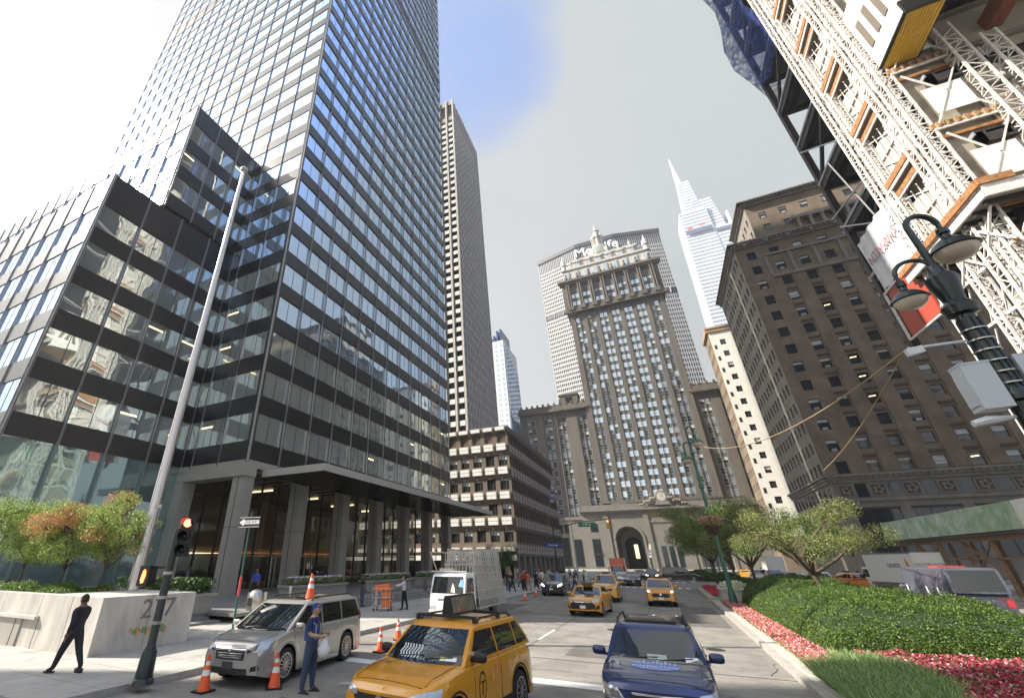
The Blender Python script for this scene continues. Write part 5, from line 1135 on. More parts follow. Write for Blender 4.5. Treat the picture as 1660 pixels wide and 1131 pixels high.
# ================================================================== vehicles
def smooth(a, b, t): t = max(0, min(1, (t-a)/(b-a))); return t*t*(3-2*t)
def lerp(t, pts):
    for (x0, y0), (x1, y1) in zip(pts, pts[1:]):
        if t <= x1:
            f = (t-x0)/(x1-x0) if x1 > x0 else 0; f = max(0, f); return y0+(y1-y0)*(f*f*(3-2*f)*.5+f*.5)
    return pts[-1][1]
def bvh_of(*mbs):
    v = []; f = []
    for m in mbs: n = len(v); v += [Vector(p) for p in m.v]; f += [tuple(n+i for i in q) for q in m.f]
    return BVHTree.FromPolygons(v, f)
def decal(bv, outline, axis, sgn, off=.006, m=0, mb=None, rings=4, sub=4, depth=6):
    """lay a shape drawn in a side, front or top view onto the body surface"""
    mb = mb or MB(); pts = []
    for i in range(len(outline)):
        a, b = outline[i], outline[(i+1) % len(outline)]
        for k in range(sub): pts.append((a[0]+(b[0]-a[0])*k/sub, a[1]+(b[1]-a[1])*k/sub))
    c = (sum(p[0] for p in outline)/len(outline), sum(p[1] for p in outline)/len(outline)); base = len(mb.v); n = len(pts); last = None
    def hit(p):
        if axis == 'x': o = Vector((sgn*depth, p[0], p[1])); d = Vector((-sgn, 0, 0))
        elif axis == 'y': o = Vector((p[0], sgn*depth, p[1])); d = Vector((0, -sgn, 0))
        else: o = Vector((p[0], p[1], depth)); d = Vector((0, 0, -1))
        h = bv.ray_cast(o, d)
        if h[0] is None: return None
        nn = h[1] if h[1].dot(d) < 0 else -h[1]; return h[0]-d*off*.7+nn*off*.3
    V = []
    for r in range(rings+1):
        t = r/rings
        for p in (pts if r else [c]):
            q = (c[0]+(p[0]-c[0])*t, c[1]+(p[1]-c[1])*t); V.append(hit(q))
    good = [v for v in V if v is not None]
    if not good: return mb
    for i, v in enumerate(V):
        if v is None:
            near = good[0]; V[i] = near
    mb.v += [tuple(v) for v in V]
    flip = (axis == 'x' and sgn < 0) or (axis == 'y' and sgn > 0)
    for k in range(n): mb.f.append((base, base+1+k, base+1+(k+1) % n)); mb.m.append(m)
    for r in range(1, rings):
        a0 = base+1+(r-1)*n; b0 = a0+n
        for k in range(n): mb.f.append((a0+k, b0+k, b0+(k+1) % n, a0+(k+1) % n)); mb.m.append(m)
    return mb
def paintmat(name, col, metal=0, rough=.3): return mat(name, col, rough, metal, coat=.9)
taxi_y = paintmat('taxi_yellow', (.66, .285, .008)); navy = paintmat('navy_paint', (.012, .026, .105), .35, .28); silverp = paintmat('silver_paint', (.46, .44, .41), .55, .3)
blackp = paintmat('black_paint', (.012, .013, .018)); whitepn = paintmat('white_paint', (.78, .78, .77)); darkblue = paintmat('dark_blue_paint', (.03, .045, .09), .3); orangep = paintmat('orange_red_paint', (.75, .12, .05)); greyp = paintmat('grey_paint', (.22, .22, .23), .4)
lampm = mat('headlamp_glass', (.42, .46, .50), .08, .3, coat=1); lampd = mat('headlamp_dark', (.03, .03, .035), .1, coat=1); amber = mat('amber_lens', (.75, .20, .03), .2, coat=.8); tail = mat('tail_lens', (.5, .015, .02), .2, coat=1); plate = mat('number_plate', (.72, .62, .36), .5); platew = mat('pale_plate', (.7, .7, .68), .5)
led = mat('lit_headlamp', (1, 1, 1), .3, emit=((1, .95, .85), 2.5))
def wheel(root, x, y, r, sx, wd=.22, style=10, rimm=None, dark=False):
    b = MB(); prof = [(r*.66, -wd/2), (r*.93, -wd/2), (r*.99, -wd*.38), (r, -wd*.2), (r, wd*.2), (r*.99, wd*.38), (r*.93, wd/2), (r*.66, wd/2)]
    b.lathe(prof, (0, 0, 0), 28, axis='x'); o = part('wheel', b, rubber, root, smooth=40); o.location = (x, y, r)
    rimm = rimm or mat('alloy_rim', (.50, .50, .51), .3, .9); b = MB(); f = sx*wd/2
    b.lathe([(r*.70, f*.95), (r*.70, f*1.04), (r*.62, f*1.04), (r*.62, f*.4)], (0, 0, 0), 28, 0, axis='x'); b.lathe([(r*.61, f*.25), (r*.61, f*.35)], (0, 0, 0), 20, 1, axis='x')
    for k in range(style):
        a = 2*math.pi*k/style; ca, sa = math.cos(a), math.sin(a); b.bar((f*.95, ca*r*.1, sa*r*.1), (f*.98, ca*r*.65, sa*r*.65), r*.055 if style > 8 else r*.13, r*.09, 0, up=(1, 0, 0))
    b.lathe([(r*.15, f*.5), (r*.15, f*1.06), (r*.05, f*1.1)], (0, 0, 0), 12, 0, axis='x')
    o2 = part('rim', b, [rimm, blackpl], o); return o
def car(name, label, cat, loc, rot, S, group=None):
    """S: L, W, H, belt, hood profile, windscreen and tail positions; front faces -Y"""
    root = thing(name, label, cat, (loc[0], loc[1], loc[2] if len(loc) > 2 else .006), rot, group)
    L_, W, H = S['L'], S['W'], S['H']; hl = L_/2; w = W/2; wr = S.get('wr', .34); fa = -hl+S.get('fo', .9); ra = hl-S.get('ro', .95); belt = S['belt']; zb = S.get('zb', .2)
    hood = S['hood']; ny = 72; low = S.get('lod', False)
    if low: ny = 40
    NR = 15; rings = []
    ys = [-hl+L_*(.5-.5*math.cos(math.pi*i/ny)) for i in range(ny+1)]
    ys = sorted(set([round(y, 4) for y in [-hl+L_*i/ny for i in range(ny+1)]]+[-hl+.02, -hl+.05, hl-.02, hl-.05]))
    for y in ys:
        ef = max(0, 1-(y+hl)/.55); er = max(0, 1-(hl-y)/.45); ww = w*(1-S.get('nose', .16)*ef**2-.11*er**2)
        top = lerp(y, hood); sh = min(belt, top-.05) if S.get('cabfull') is None else top-.05
        sh = min(top-.03, sh)
        bz = zb+.10*ef**2+.12*er**2; ar = 0
        for ay in (fa, ra):
            d = abs(y-ay); R_ = wr*1.17
            if d < R_: ar = max(ar, wr+math.sqrt(R_*R_-d*d))
        lowz = max(bz, ar); crease = sh-(sh-bz)*.22
        pts = [(0, bz), (w*.55, bz), (w*.56, max(bz, ar)), (ww*.985, lowz)]
        for t in (.12, .3, .5, .7, .86):
            z = lowz+(crease-lowz)*t; bul = 1-.012*math.sin(t*math.pi*1.1)**2; pts.append((ww*bul*(1.0 if t > .1 else .99), z))
        pts += [(ww*.992, crease+(sh-crease)*.4), (ww*.965, sh-.012), (ww*.93, sh+.012), (ww*.80, sh+(top-sh)*.72), (ww*.45, sh+(top-sh)*.95), (0, top)]
        rings.append([(x, y, z) for x, z in pts])
    b = MB(); n = len(rings[0])
    for sgn in (1, -1):
        base = len(b.v)
        for rg in rings: b.v += [(sgn*x, y, z) for x, y, z in rg]
        for i in range(len(rings)-1):
            for k in range(n-1):
                q = (base+i*n+k, base+i*n+k+1, base+(i+1)*n+k+1, base+(i+1)*n+k); b.f.append(q if sgn < 0 else q[::-1]); b.m.append(1 if k < 3 else 0)
        # blunt nose and tail: pull end rings together
        for e, idx in ((0, 0), (len(rings)-1, 1)):
            ids = [base+e*n+k for k in range(n)]; b.f.append(tuple(ids) if (sgn > 0) == (idx == 0) else tuple(ids[::-1])); b.m.append(0)
    # shape nose: bow forward in plan and lean back at the top
    nv = []
    for x, y, z in b.v:
        f = max(0, 1-(y+hl)/.9); r = max(0, 1-(hl-y)/.6); zz = (z-.55)/.5
        y2 = y+f*(S.get('bow', .16)*(abs(x)/w)**2.2+S.get('lean', .10)*max(0, zz)**1.5+.05*max(0, -zz)) - r*(.07*(abs(x)/w)**2+.08*max(0, zz)); nv.append((x, y2, z))
    b.v = nv
    c_ = S['paint']
    body = part('body', b, [c_, blackpl], root, smooth=38)
    # greenhouse
    g0, g1, r1, r0, wb, wt_ = S['ws0'], S['ws1'], S['rr1'], S['rr0'], w*.935, w*S.get('tumble', .76)
    def ring(t):
        yf = g0+(g1-g0)*t; yr = r0+(r1-r0)*t**S.get('rexp', 1); wx = wb+(wt_-wb)*t**1.25; z = belt-.02+(H-.05-belt)*t**.93; P_ = []
        for k in range(9): u = -1+2*k/8; P_.append((wx*u*(1 if abs(u) < 1 else 1), yf-.14*(1-abs(u)**2.2)*(1-t*.4), z))
        m_ = 12
        for k in range(1, m_): P_.append((wx*(1+.012*math.sin(math.pi*k/m_)), yf+(yr-yf)*k/m_, z))
        for k in range(9): u = 1-2*k/8; P_.append((wx*u*.985, yr+.08*(1-abs(u)**2)*(1-t*.3), z))
        for k in range(1, m_): P_.append((-wx*(1+.012*math.sin(math.pi*k/m_)), yr+(yf-yr)*k/m_, z))
        return P_
    gb = MB(); T_ = [0, .25, .5, .75, .92, 1.0]; RR = [ring(t) for t in T_]; nn = len(RR[0])
    cxr = 0; cyr = (g1+r1)/2; inner = [(x*.9, (y-cyr)*.93+cyr, H-.015) for x, y, z in RR[-1]]; inner2 = [(x*.5, (y-cyr)*.6+cyr, H) for x, y, z in RR[-1]]
    for rg in RR+[inner, inner2]: gb.v += rg
    for i in range(len(RR)+1):
        for k in range(nn): a = i*nn+k; e = i*nn+(k+1) % nn; gb.f.append((a, e, e+nn, a+nn)); gb.m.append(0)
    gb.f.append(tuple((len(RR)+1)*nn+k for k in range(nn))); gb.m.append(0)
    part('cabin', gb, c_, root, smooth=50)
    bv = bvh_of(b, gb)
    zg0, zg1 = belt+.015, H-.13
    def xat(t): return wb+(wt_-wb)*t**1.25
    # glass laid on the cabin
    ws = decal(bv, [(-xat(0)*.93, belt+.0), (xat(0)*.93, belt+.0), (xat(1)*.93, H-.10), (-xat(1)*.93, H-.10)], 'y', -1, .008, rings=8, sub=8); part('windscreen', ws, carglass, root, smooth=60)
    rw = decal(bv, [(-xat(0)*.86, belt+.06), (xat(0)*.86, belt+.06), (xat(1)*.86, H-.12), (-xat(1)*.86, H-.12)], 'y', 1, .008, rings=6, sub=6); part('rear_window', rw, carglass, root, smooth=60)
    def yf(z): return g0+(g1-g0)*((z-belt)/(H-belt))
    def yr(z): return r0+(r1-r0)*((z-belt)/(H-belt))
    if not S.get('van'):
        ya, yb = yf(zg0)+.20, yf(zg1)+.16; ye, yd = yr(zg0)-.12, yr(zg1)-.10; cuts = S['pillars']
        edges = [(ya, yb)]+[(c, c) for c in cuts]+[(ye, yd)]
        for s in (1, -1):
            for i in range(len(edges)-1):
                p0, p1 = edges[i], edges[i+1]; g_ = .035; q = [(p0[0]+(g_ if i else 0), zg0+.02), (p1[0]-g_, zg0+.02), (p1[1]-g_, zg1), (p0[1]+(g_ if i else 0), zg1)]
                part('side_window', decal(bv, q, 'x', s, .007, rings=3, sub=5), carglass, root, smooth=60)
            if not low:
                ln = MB()
                ds = [p for p in ([yf(belt)+.28]+list(cuts)+[S.get('doorend', ye-.3)])]
                for c in ds[:S.get('ndoor', 3)]: decal(bv, [(c-.006, zb+.12), (c+.006, zb+.12), (c+.006, belt-.01), (c-.006, belt-.01)], 'x', s, .004, 0, ln, 1, 8)
                decal(bv, [(ds[0], zb+.13), (ds[min(2, len(ds)-1)], zb+.13), (ds[min(2, len(ds)-1)], zb+.142), (ds[0], zb+.142)], 'x', s, .004, 0, ln, 1, 8); part('door_gaps', ln, blackpl, root)
                for c in ds[1:3]:
                    h = MB(); q = bv.ray_cast(Vector((s*4, c-.17, belt-.14)), Vector((-s, 0, 0)))[0]
                    if q: h.box(q.x-.012 if s > 0 else q.x-.022, q.x+.022 if s > 0 else q.x+.012, c-.26, c-.08, belt-.155, belt-.125); part('door_handle', h, c_ if S.get('hpaint', 1) else chrome, root)
    # mirrors
    for s in (1, -1):
        m = MB(); ym = yf(belt)+.30; xm = w*.93; m.ball((0, 0, 0), 1, 16); sq = lambda q, e: math.copysign(abs(q)**e, q); m.v = [(s*(xm+.17)+.125*sq(x_, .6), ym+.065*sq(y_, .7)+s*0, belt+.095+.078*sq(z_, .6)) for x_, y_, z_ in m.v]; m.bar((s*(xm-.03), ym+.02, belt+.02), (s*(xm+.1), ym, belt+.05), .06, .05); part('mirror', m, S.get('mirror', c_), root, smooth=60)
    # front
    F = S['front']
    for s in (1, -1):
        part('headlight', decal(bv, [(s*x, z) for x, z in F['lamp']], 'y', -1, .012, rings=3, sub=4), F.get('lm', lampm), root, smooth=60)
        if 'inner' in F: part('lamp_inner', decal(bv, [(s*x, z) for x, z in F['inner']], 'y', -1, .018, rings=2, sub=4), F.get('im', lampd), root)
        if 'fog' in F: part('fog_lamp', decal(bv, [(s*x, z) for x, z in F['fog']], 'y', -1, .010, rings=2, sub=4), F.get('fogm', blackpl), root)
        if 'tail' in S: part('tail_light', decal(bv, [(s*x, z) for x, z in S['tail']], 'y', 1, .012, rings=2, sub=4), tail, root); part('tail_light', decal(bv, [(hl-.1, S['tail'][0][1]), (hl-.32, S['tail'][0][1]+.04), (hl-.28, S['tail'][2][1]), (hl-.14, S['tail'][2][1])], 'x', s, .008, rings=2, sub=4), tail, root)
    gr = decal(bv, F['grille'], 'y', -1, .010, rings=4, sub=6)
    part('grille', gr, blackpl, root)
    if 'bars' in F:
        bb = MB()
        for z, x, t in F['bars']: decal(bv, [(-x, z), (x, z), (x, z+t), (-x, z+t)], 'y', -1, .022, 0, bb, 1, 10)
        part('grille_bars', bb, F.get('barm', chrome), root)
    if 'intake' in F: part('lower_intake', decal(bv, F['intake'], 'y', -1, .010, rings=3, sub=6), blackpl, root)
    pz = F.get('plate', .5); part('number_plate', decal(bv, [(-.155, pz-.075), (.155, pz-.075), (.155, pz+.075), (-.155, pz+.075)], 'y', -1, .03, rings=1, sub=4), S.get('pm', plate), root)
    part('emblem', decal(bv, [(.07*math.cos(a*.628), F.get('ez', .75)+.05*math.sin(a*.628)) for a in range(10)], 'y', -1, .032, rings=1, sub=1), F.get('em', chrome), root)
    if not low:
        wp_ = MB()
        for x0, x1 in ((-.55, .05), (.1, .62)):
            a = bv.ray_cast(Vector((x0, -6, belt+.05)), Vector((0, 1, 0)))[0]; e = bv.ray_cast(Vector((x1, -6, belt+.09)), Vector((0, 1, 0)))[0]
            if a and e: wp_.bar(a+Vector((0, -.02, .0)), e+Vector((0, -.02, 0)), .02, .02)
        part('wipers', wp_, blackpl, root)
        hg = MB()
        yh = S.get('hoodgap', -hl+.14)
        for s in (1, -1): decal(bv, [(s*w*.74, yh+.15), (s*w*.755, yh+.15), (s*w*.80, g0-.1), (s*w*.785, g0-.1)], 'z', 1, .004, 0, hg, 1, 10, 3)
        decal(bv, [(-w*.72, yh+.1), (w*.72, yh+.1), (w*.72, yh+.112), (-w*.72, yh+.112)], 'z', 1, .004, 0, hg, 1, 10, 3); part('hood_gap', hg, blackpl, root)
    for x in (-1, 1):
        for y in (fa, ra): wheel(root, x*(w-.12), y, wr, x, .23, S.get('spokes', 10), S.get('rim'))
        if S.get('clad'):
            for y in (fa, ra):
                cb = MB(); m_ = 14
                for k in range(m_):
                    a0, a1 = math.pi*k/m_, math.pi*(k+1)/m_
                    def P(a, r_): return (y+math.cos(a)*wr*r_, wr+math.sin(a)*wr*r_)
                    q = [P(a0, 1.16), P(a1, 1.16), P(a1, 1.36), P(a0, 1.36)]; decal(bv, q, 'x', x, .012, 0, cb, 1, 2)
                decal(bv, [(y+wr*1.2, zb+.02), (ra-wr*1.2, zb+.02), (ra-wr*1.2, zb+.2), (y+wr*1.2, zb+.2)], 'x', x, .010, 0, cb, 2, 6) if y == fa else None
                part('arch_cladding', cb, blackpl, root)
    if S.get('rails'):
        for s in (1, -1):
            m = MB(); x = s*wt_*.93; m.tube([(x, g1+.25, H-.03), (x, g1+.4, H+.05), (x, r1-.35, H+.05), (x, r1-.15, H-.03)], .022, 6); part('roof_rail', m, blackpl, root)
    if S.get('taxi'):
        m = MB(); m.box(-.28, .28, cyr-.9, cyr-.62, H-.0, H+.14); o = part('roof_sign', m, mat('roof_sign_dark', (.05, .05, .045), .4) if S['taxi'] == 1 else whitemat, root)
    root['_bv'] = 0; del root['_bv']
    return root, bv
SUV = dict(L=4.6, W=1.86, H=1.68, belt=1.12, hood=[(-2.3, .88), (-2.22, .98), (-1.9, 1.06), (-1.0, 1.13), (.3, 1.14), (1.9, 1.14), (2.2, 1.06), (2.3, .98)], ws0=-1.02, ws1=-.32, rr1=1.75, rr0=2.16, pillars=[.38, 1.36], wr=.36, fo=.92, ro=.98, zb=.24, clad=1, rails=1,
  front=dict(lamp=[(.50, .80), (.90, .84), (.90, .95), (.66, .92), (.50, .86)], grille=[(-.42, .62), (.42, .62), (.58, .78), (.50, .84), (-.50, .84), (-.58, .78)], intake=[(-.62, .30), (.62, .30), (.50, .56), (-.50, .56)], fog=[(.62, .40), (.86, .44), (.86, .62), (.66, .60)], ez=.80, plate=.50),
  tail=[(.55, .9), (.88, .9), (.88, 1.05), (.55, 1.05)])
import copy
def mk(base, **k): d = copy.deepcopy({a: b for a, b in base.items()}) if False else dict(base); d.update(k); return d
SED = dict(L=4.8, W=1.84, H=1.47, belt=.98, hood=[(-2.4, .72), (-2.3, .82), (-1.9, .92), (-.95, 1.0), (.5, 1.0), (1.7, 1.02), (2.3, 1.0), (2.4, .92)], ws0=-1.0, ws1=-.15, rr1=1.05, rr0=1.85, pillars=[.42], wr=.33, fo=.95, ro=1.05, zb=.2, spokes=10,
  front=dict(lamp=[(.48, .68), (.86, .74), (.86, .86), (.60, .82)], grille=[(-.50, .40), (.50, .40), (.64, .56), (.50, .74), (-.50, .74), (-.64, .56)], bars=[(.70, .44, .03)], fog=[(.66, .34), (.86, .42), (.84, .60), (.72, .52)], ez=.72, plate=.48), tail=[(.5, .78), (.86, .78), (.86, .92), (.5, .92)])
VAN = dict(L=5.1, W=1.98, H=1.74, belt=1.10, hood=[(-2.55, .80), (-2.45, .94), (-2.0, 1.05), (-1.4, 1.14), (.5, 1.14), (2.2, 1.14), (2.45, 1.08), (2.55, 1.0)], ws0=-1.52, ws1=-.55, rr1=2.2, rr0=2.42, pillars=[.08, 1.15], wr=.38, fo=1.02, ro=1.1, zb=.2, spokes=15, rails=1, tumble=.80, ndoor=3,
  front=dict(lamp=[(.44, .68), (.92, .80), (.93, 1.0), (.70, .98), (.46, .82)], inner=[(.5, .72), (.74, .80), (.74, .92), (.52, .82)], grille=[(-.42, .58), (.42, .58), (.46, .76), (-.46, .76)], bars=[(.77, .48, .06), (.66, .38, .02), (.62, .38, .02), (.71, .40, .02)], intake=[(-.60, .24), (.60, .24), (.56, .42), (-.56, .42)], fog=[(.64, .36), (.86, .40), (.84, .50), (.66, .46)], ez=.80, plate=.47), tail=[(.6, .9), (.9, .9), (.9, 1.3), (.72, 1.3)])
# --- nearest taxi
tx, bv = car('taxi', 'yellow taxi nearest the camera with black roof bars and an advertising board on top', 'taxi', (-4.25, 9.5), R(-6), mk(SUV, paint=taxi_y, mirror=blackpl, pm=plate), 'yellow taxis')
for y in (-.15, .95): b = MB(); b.bar((-.66, y, 1.75), (.66, y, 1.75), .05, .05); [b.bar((s*.66, y, 1.66), (s*.66, y, 1.76), .06, .08) for s in (-1, 1)]; part('roof_bar', b, blackpl, tx)
b = MB(); b.prism([(-.12, 1.74), (.12, 1.74), (.05, 2.10), (-.05, 2.10)], -.1, 1.05, 'y', 0); bd = part('advertising_board', b, [blackpl], tx)
b = MB()
for s in (-1, 1): b.quad((s*.118, -.02, 1.79), (s*.118, .97, 1.79), (s*.062, .97, 2.07), (s*.062, -.02, 2.07))
part('poster', b, mat('board_poster', (.13, .125, .09), .3, var=.5, vs=4), bd); b = MB(); b.ball((.1, .25, 1.83), .05, 8, 0, .5, 1, 1); part('red_spot', b, mat('red_spot', (.8, .1, .08), .5), bd)
b = MB()
n = 18
for r_, w_, m_ in ((.20, .035, 0),):
    for k in range(n):
        a0, a1 = 2*math.pi*k/n, 2*math.pi*(k+1)/n; decal(bv, [(-.45+r_*.62*math.cos(a0), .74+r_*math.sin(a0)), (-.45+r_*.62*math.cos(a1), .74+r_*math.sin(a1)), (-.45+(r_+w_)*.62*math.cos(a1), .74+(r_+w_)*math.sin(a1)), (-.45+(r_+w_)*.62*math.cos(a0), .74+(r_+w_)*math.sin(a0))], 'x', 1, .006, 0, b, 1, 1)
decal(bv, [(-.52, .83), (-.38, .83), (-.38, .80), (-.52, .80)], 'x', 1, .007, 0, b, 1, 3); decal(bv, [(-.465, .80), (-.435, .80), (-.435, .62), (-.465, .62)], 'x', 1, .007, 0, b, 1, 3)
decal(bv, [(-.06, .78), (.02, .78), (.05, .90), (-.04, .92)], 'x', 1, .006, 1, b, 1, 3); decal(bv, [(.1, .84), (.22, .82), (.25, .95), (.14, .96)], 'x', 1, .006, 2, b, 1, 3); decal(bv, [(.7, .8), (.88, .8), (.95, .95), (.75, 1.0)], 'x', 1, .006, 1, b, 1, 3)
part('door_markings', b, [blackpl, mat('faded_decal', (.72, .36, .12), .4), mat('orange_decal', (.75, .25, .10), .4)], tx)
b = MB(); decal(bv, [(.5, 1.16), (.70, 1.16), (.69, 1.21), (.5, 1.21)], 'y', -1, .012, 0, b, 1, 3); decal(bv, [(.39, 1.16), (.5, 1.16), (.5, 1.21), (.39, 1.21)], 'y', -1, .012, 1, b, 1, 3); part('screen_sticker', b, [whitemat, mat('sticker_yellow', (.7, .7, .3), .5)], tx)
b = MB()
for k in range(7): 
    x0 = -.52+k*.07
    for j in range(5): decal(bv, [(x0+.02*math.sin(j*2.2), 1.16+j*.035), (x0+.035+.02*math.sin(j*2.2), 1.16+j*.035), (x0+.035+.02*math.sin(j*2.2+2.2), 1.195+j*.035), (x0+.02*math.sin(j*2.2+2.2), 1.195+j*.035)], 'y', -1, .011, 0, b, 1, 1)
part('dashboard_cloth', b, mat('striped_cloth', (.5, .55, .55), .6), tx)
b = MB(); decal(bv, [(-.62, -1.35), (-.5, -1.38), (-.46, -1.3), (-.6, -1.26)], 'z', 1, .006, 0, b, 1, 3, 3); part('hood_badge', b, mat('dull_badge', (.2, .14, .06), .5), tx)
# --- blue car
bl_, bv = car('blue_car', 'dark blue car with a pale skyline crest on its hood, beside the nearest taxi', 'car', (-.55, 11.5), R(0), mk(SUV, L=4.6, W=1.80, H=1.62, belt=1.08, paint=navy, clad=0, rails=1, pm=platew,
  front=dict(lamp=[(.46, .70), (.86, .74), (.88, .92), (.60, .88)], inner=[(.56, .74), (.72, .76), (.72, .86), (.58, .84)], grille=[(-.40, .58), (.40, .58), (.46, .72), (.38, .84), (-.38, .84), (-.46, .72)], bars=[(.70, .40, .035), (.82, .38, .03), (.57, .38, .025)], intake=[(-.5, .28), (.5, .28), (.46, .46), (-.46, .46)], fog=[(.60, .32), (.82, .36), (.82, .5), (.64, .48)], ez=.72, plate=.44, em=navy)))
b = MB(); el = [(0+.42*math.cos(a*.3142), -1.42+.26*math.sin(a*.3142)) for a in range(20)]; decal(bv, el, 'z', 1, .005, 0, b, 4, 1, 3)
for x, h in ((-.34, .10), (-.28, .14), (-.2, .24), (-.13, .12), (-.05, .18), (.02, .30), (.08, .16), (.15, .22), (.22, .13), (.30, .12)): decal(bv, [(x, -1.34), (x+.04, -1.34), (x+.04, -1.34+h*.8), (x, -1.34+h*.8)], 'z', 1, .008, 1, b, 1, 2, 3)
part('crest', b, [mat('crest_blue', (.03, .12, .50), .3, coat=.8), mat('crest_pale', (.35, .45, .62), .3, coat=.8)], bl_)
def hoodtext(txt, y, size, root, bv, m):
    me = textmesh(txt, size, 0); V = np.empty(len(me.vertices)*3, dtype=np.float32); me.vertices.foreach_get('co', V); V = V.reshape(-1, 3)
    for i in range(len(V)):
        h = bv.ray_cast(Vector((V[i, 0], y+V[i, 1], 3)), Vector((0, 0, -1)))[0]
        V[i] = (V[i, 0], y+V[i, 1], h.z+.011 if h else 1)
    me.vertices.foreach_set('co', V.ravel()); me.materials.clear(); me.materials.append(m); me.update(); return link('lettering', me, root)
hoodtext('MANHATTAN', -1.50, .115, bl_, bv, whitemat); hoodtext('CONSORTIUM', -1.60, .075, bl_, bv, whitemat)
b = MB(); b.box(-.48, .48, -.12, .55, 1.615, 1.65); b.box(-.44, .44, -.08, .5, 1.65, 1.656, 1); part('sunroof', b, [blackpl, carglass], bl_)
b = MB(); decal(bv, [(.5, 1.12), (.72, 1.12), (.7, 1.18), (.5, 1.18)], 'y', -1, .012, 0, b, 1, 3); decal(bv, [(-.12, 1.14), (.2, 1.14), (.2, 1.2), (-.12, 1.2)], 'y', -1, .012, 1, b, 1, 3); part('screen_sticker', b, [whitemat, mat('pale_card', (.35, .42, .42), .5)], bl_)
# --- silver minivan
mv, bv = car('minivan', 'silver minivan parked at the kerb with a traffic cone on its roof', 'minivan', (-10.35, 11.75), R(5), mk(VAN, paint=silverp, pm=mat('dark_plate', (.05, .05, .06), .5), rim=mat('pale_rim', (.62, .58, .54), .35, .6)))
b = MB(); b.box(-.55, .5, -.4, .35, 1.735, 1.76); part('sunroof', b, mat('brown_glass', (.10, .07, .05), .1, coat=1), mv)
# --- the other taxis and cars
c1_, bv = car('taxi', 'yellow taxi sedan with a black grille in the middle lane', 'taxi', (-4.55, 31.1), R(-3), mk(SED, paint=taxi_y, taxi=1, pm=platew), 'yellow taxis')
part('grille_surround', decal(bv, [(-.64, .36), (.64, .36), (.7, .56), (.5, .76), (-.5, .76), (-.7, .56)], 'y', -1, .006, rings=3, sub=5), blackpl, c1_)
car('taxi', 'taller yellow taxi van just behind the taxi sedan', 'taxi', (-4.6, 41.5), R(2), mk(SUV, L=4.7, W=1.76, H=1.86, belt=1.22, hood=[(-2.35, .95), (-2.2, 1.1), (-1.5, 1.24), (-.9, 1.28), (2.2, 1.28), (2.35, 1.1)], ws0=-1.35, ws1=-.5, rr1=2.1, rr0=2.28, paint=taxi_y, clad=0, taxi=1, pm=platew,
  front=dict(lamp=[(.46, .86), (.82, .92), (.82, 1.08), (.6, 1.04)], grille=[(-.42, .78), (.42, .78), (.46, .90), (-.46, .90)], bars=[(.84, .1, .03)], intake=[(-.5, .34), (.5, .34), (.4, .5), (-.4, .5)], ez=.88, plate=.55)), 'yellow taxis')
car('taxi', 'yellow taxi in the lane beside the median with paired roof boards', 'taxi', (-.8, 39.4), R(0), mk(SUV, L=4.6, W=1.86, H=1.66, belt=1.12, paint=taxi_y, clad=0, rails=0, taxi=1, pm=platew, front=dict(lamp=[(.56, .80), (.88, .84), (.88, 1.0), (.62, .96)], im=led, inner=[(.64, .86), (.78, .88), (.78, .96), (.66, .94)], grille=[(-.46, .56), (.46, .56), (.58, .68), (.46, .80), (-.46, .80), (-.58, .68)], intake=[(-.6, .28), (.6, .28), (.56, .4), (-.56, .4)], ez=.74, plate=.50)), 'yellow taxis')
o_, bv = car('dark_car', 'black minivan with lit headlights stopped by the left kerb', 'minivan', (-9.7, 46.5), R(1), mk(VAN, paint=blackp, rails=0, lod=True, front=dict(lamp=[(.55, .72), (.92, .84), (.92, .98), (.66, .9)], lm=led, grille=[(-.5, .5), (.5, .5), (.56, .8), (-.56, .8)], ez=.76, plate=.55)))
ld = dict(lod=True)
far = [('far_car', 'white car beyond the second taxi', 'car', (-5.6, 70), 0, SED, whitepn), ('far_car', 'dark sedan beyond the two taxis, left of the black car', 'car', (-4.4, 68.5), .1, SED, darkblue), ('far_car', 'black sport utility car with lit headlight heading towards the camera beyond the taxis', 'car', (-2.4, 84), 0, SUV, blackp),
 ('far_car', 'dark blue car just in front of the orange truck', 'car', (-7.4, 78), .05, SED, navy), ('taxi', 'distant yellow taxi half hidden behind the crossing dark van', 'taxi', (-.6, 92), 0, SUV, taxi_y), ('far_car', 'dark car farther back between black car and orange truck', 'car', (-4.6, 92), 0, SED, blackp), ('far_car', 'grey car farthest back near the arch', 'car', (-3.4, 118), 0, SED, greyp),
 ('far_car', 'white hatchback seen from behind between the trees and the box truck', 'car', (15.6, 72), R(180), SUV, whitepn), ('taxi', 'orange-yellow taxi right of the white hatchback beyond the hedge', 'taxi', (17.6, 69), R(195), SUV, paintmat('taxi_orange', (.62, .20, .02))), ('far_car', 'dark blue parked car seen beneath the median trees', 'car', (13.2, 84), R(180), SUV, darkblue), ('far_car', 'black sedan beneath the median trees', 'car', (14.2, 80), R(180), SED, blackp), ('taxi', 'pale yellow taxi far down the southbound side', 'taxi', (12.2, 104), R(180), SED, taxi_y), ('far_car', 'white van-like car far down the southbound side', 'car', (12.6, 92), R(180), VAN, whitepn), ('far_car', 'blue car between the orange taxi and the box truck', 'car', (21.8, 76), R(182), SUV, navy)]
for nm, lab, cat, p, r_, S_, pc in far: car(nm, lab, cat, p, r_, mk(S_, paint=pc, lod=True, rails=0, clad=0, front=mk(S_['front'], lm=led) if 'lit' in lab else S_['front'], taxi=(1 if cat == 'taxi' else 0)), 'yellow taxis' if cat == 'taxi' else None)
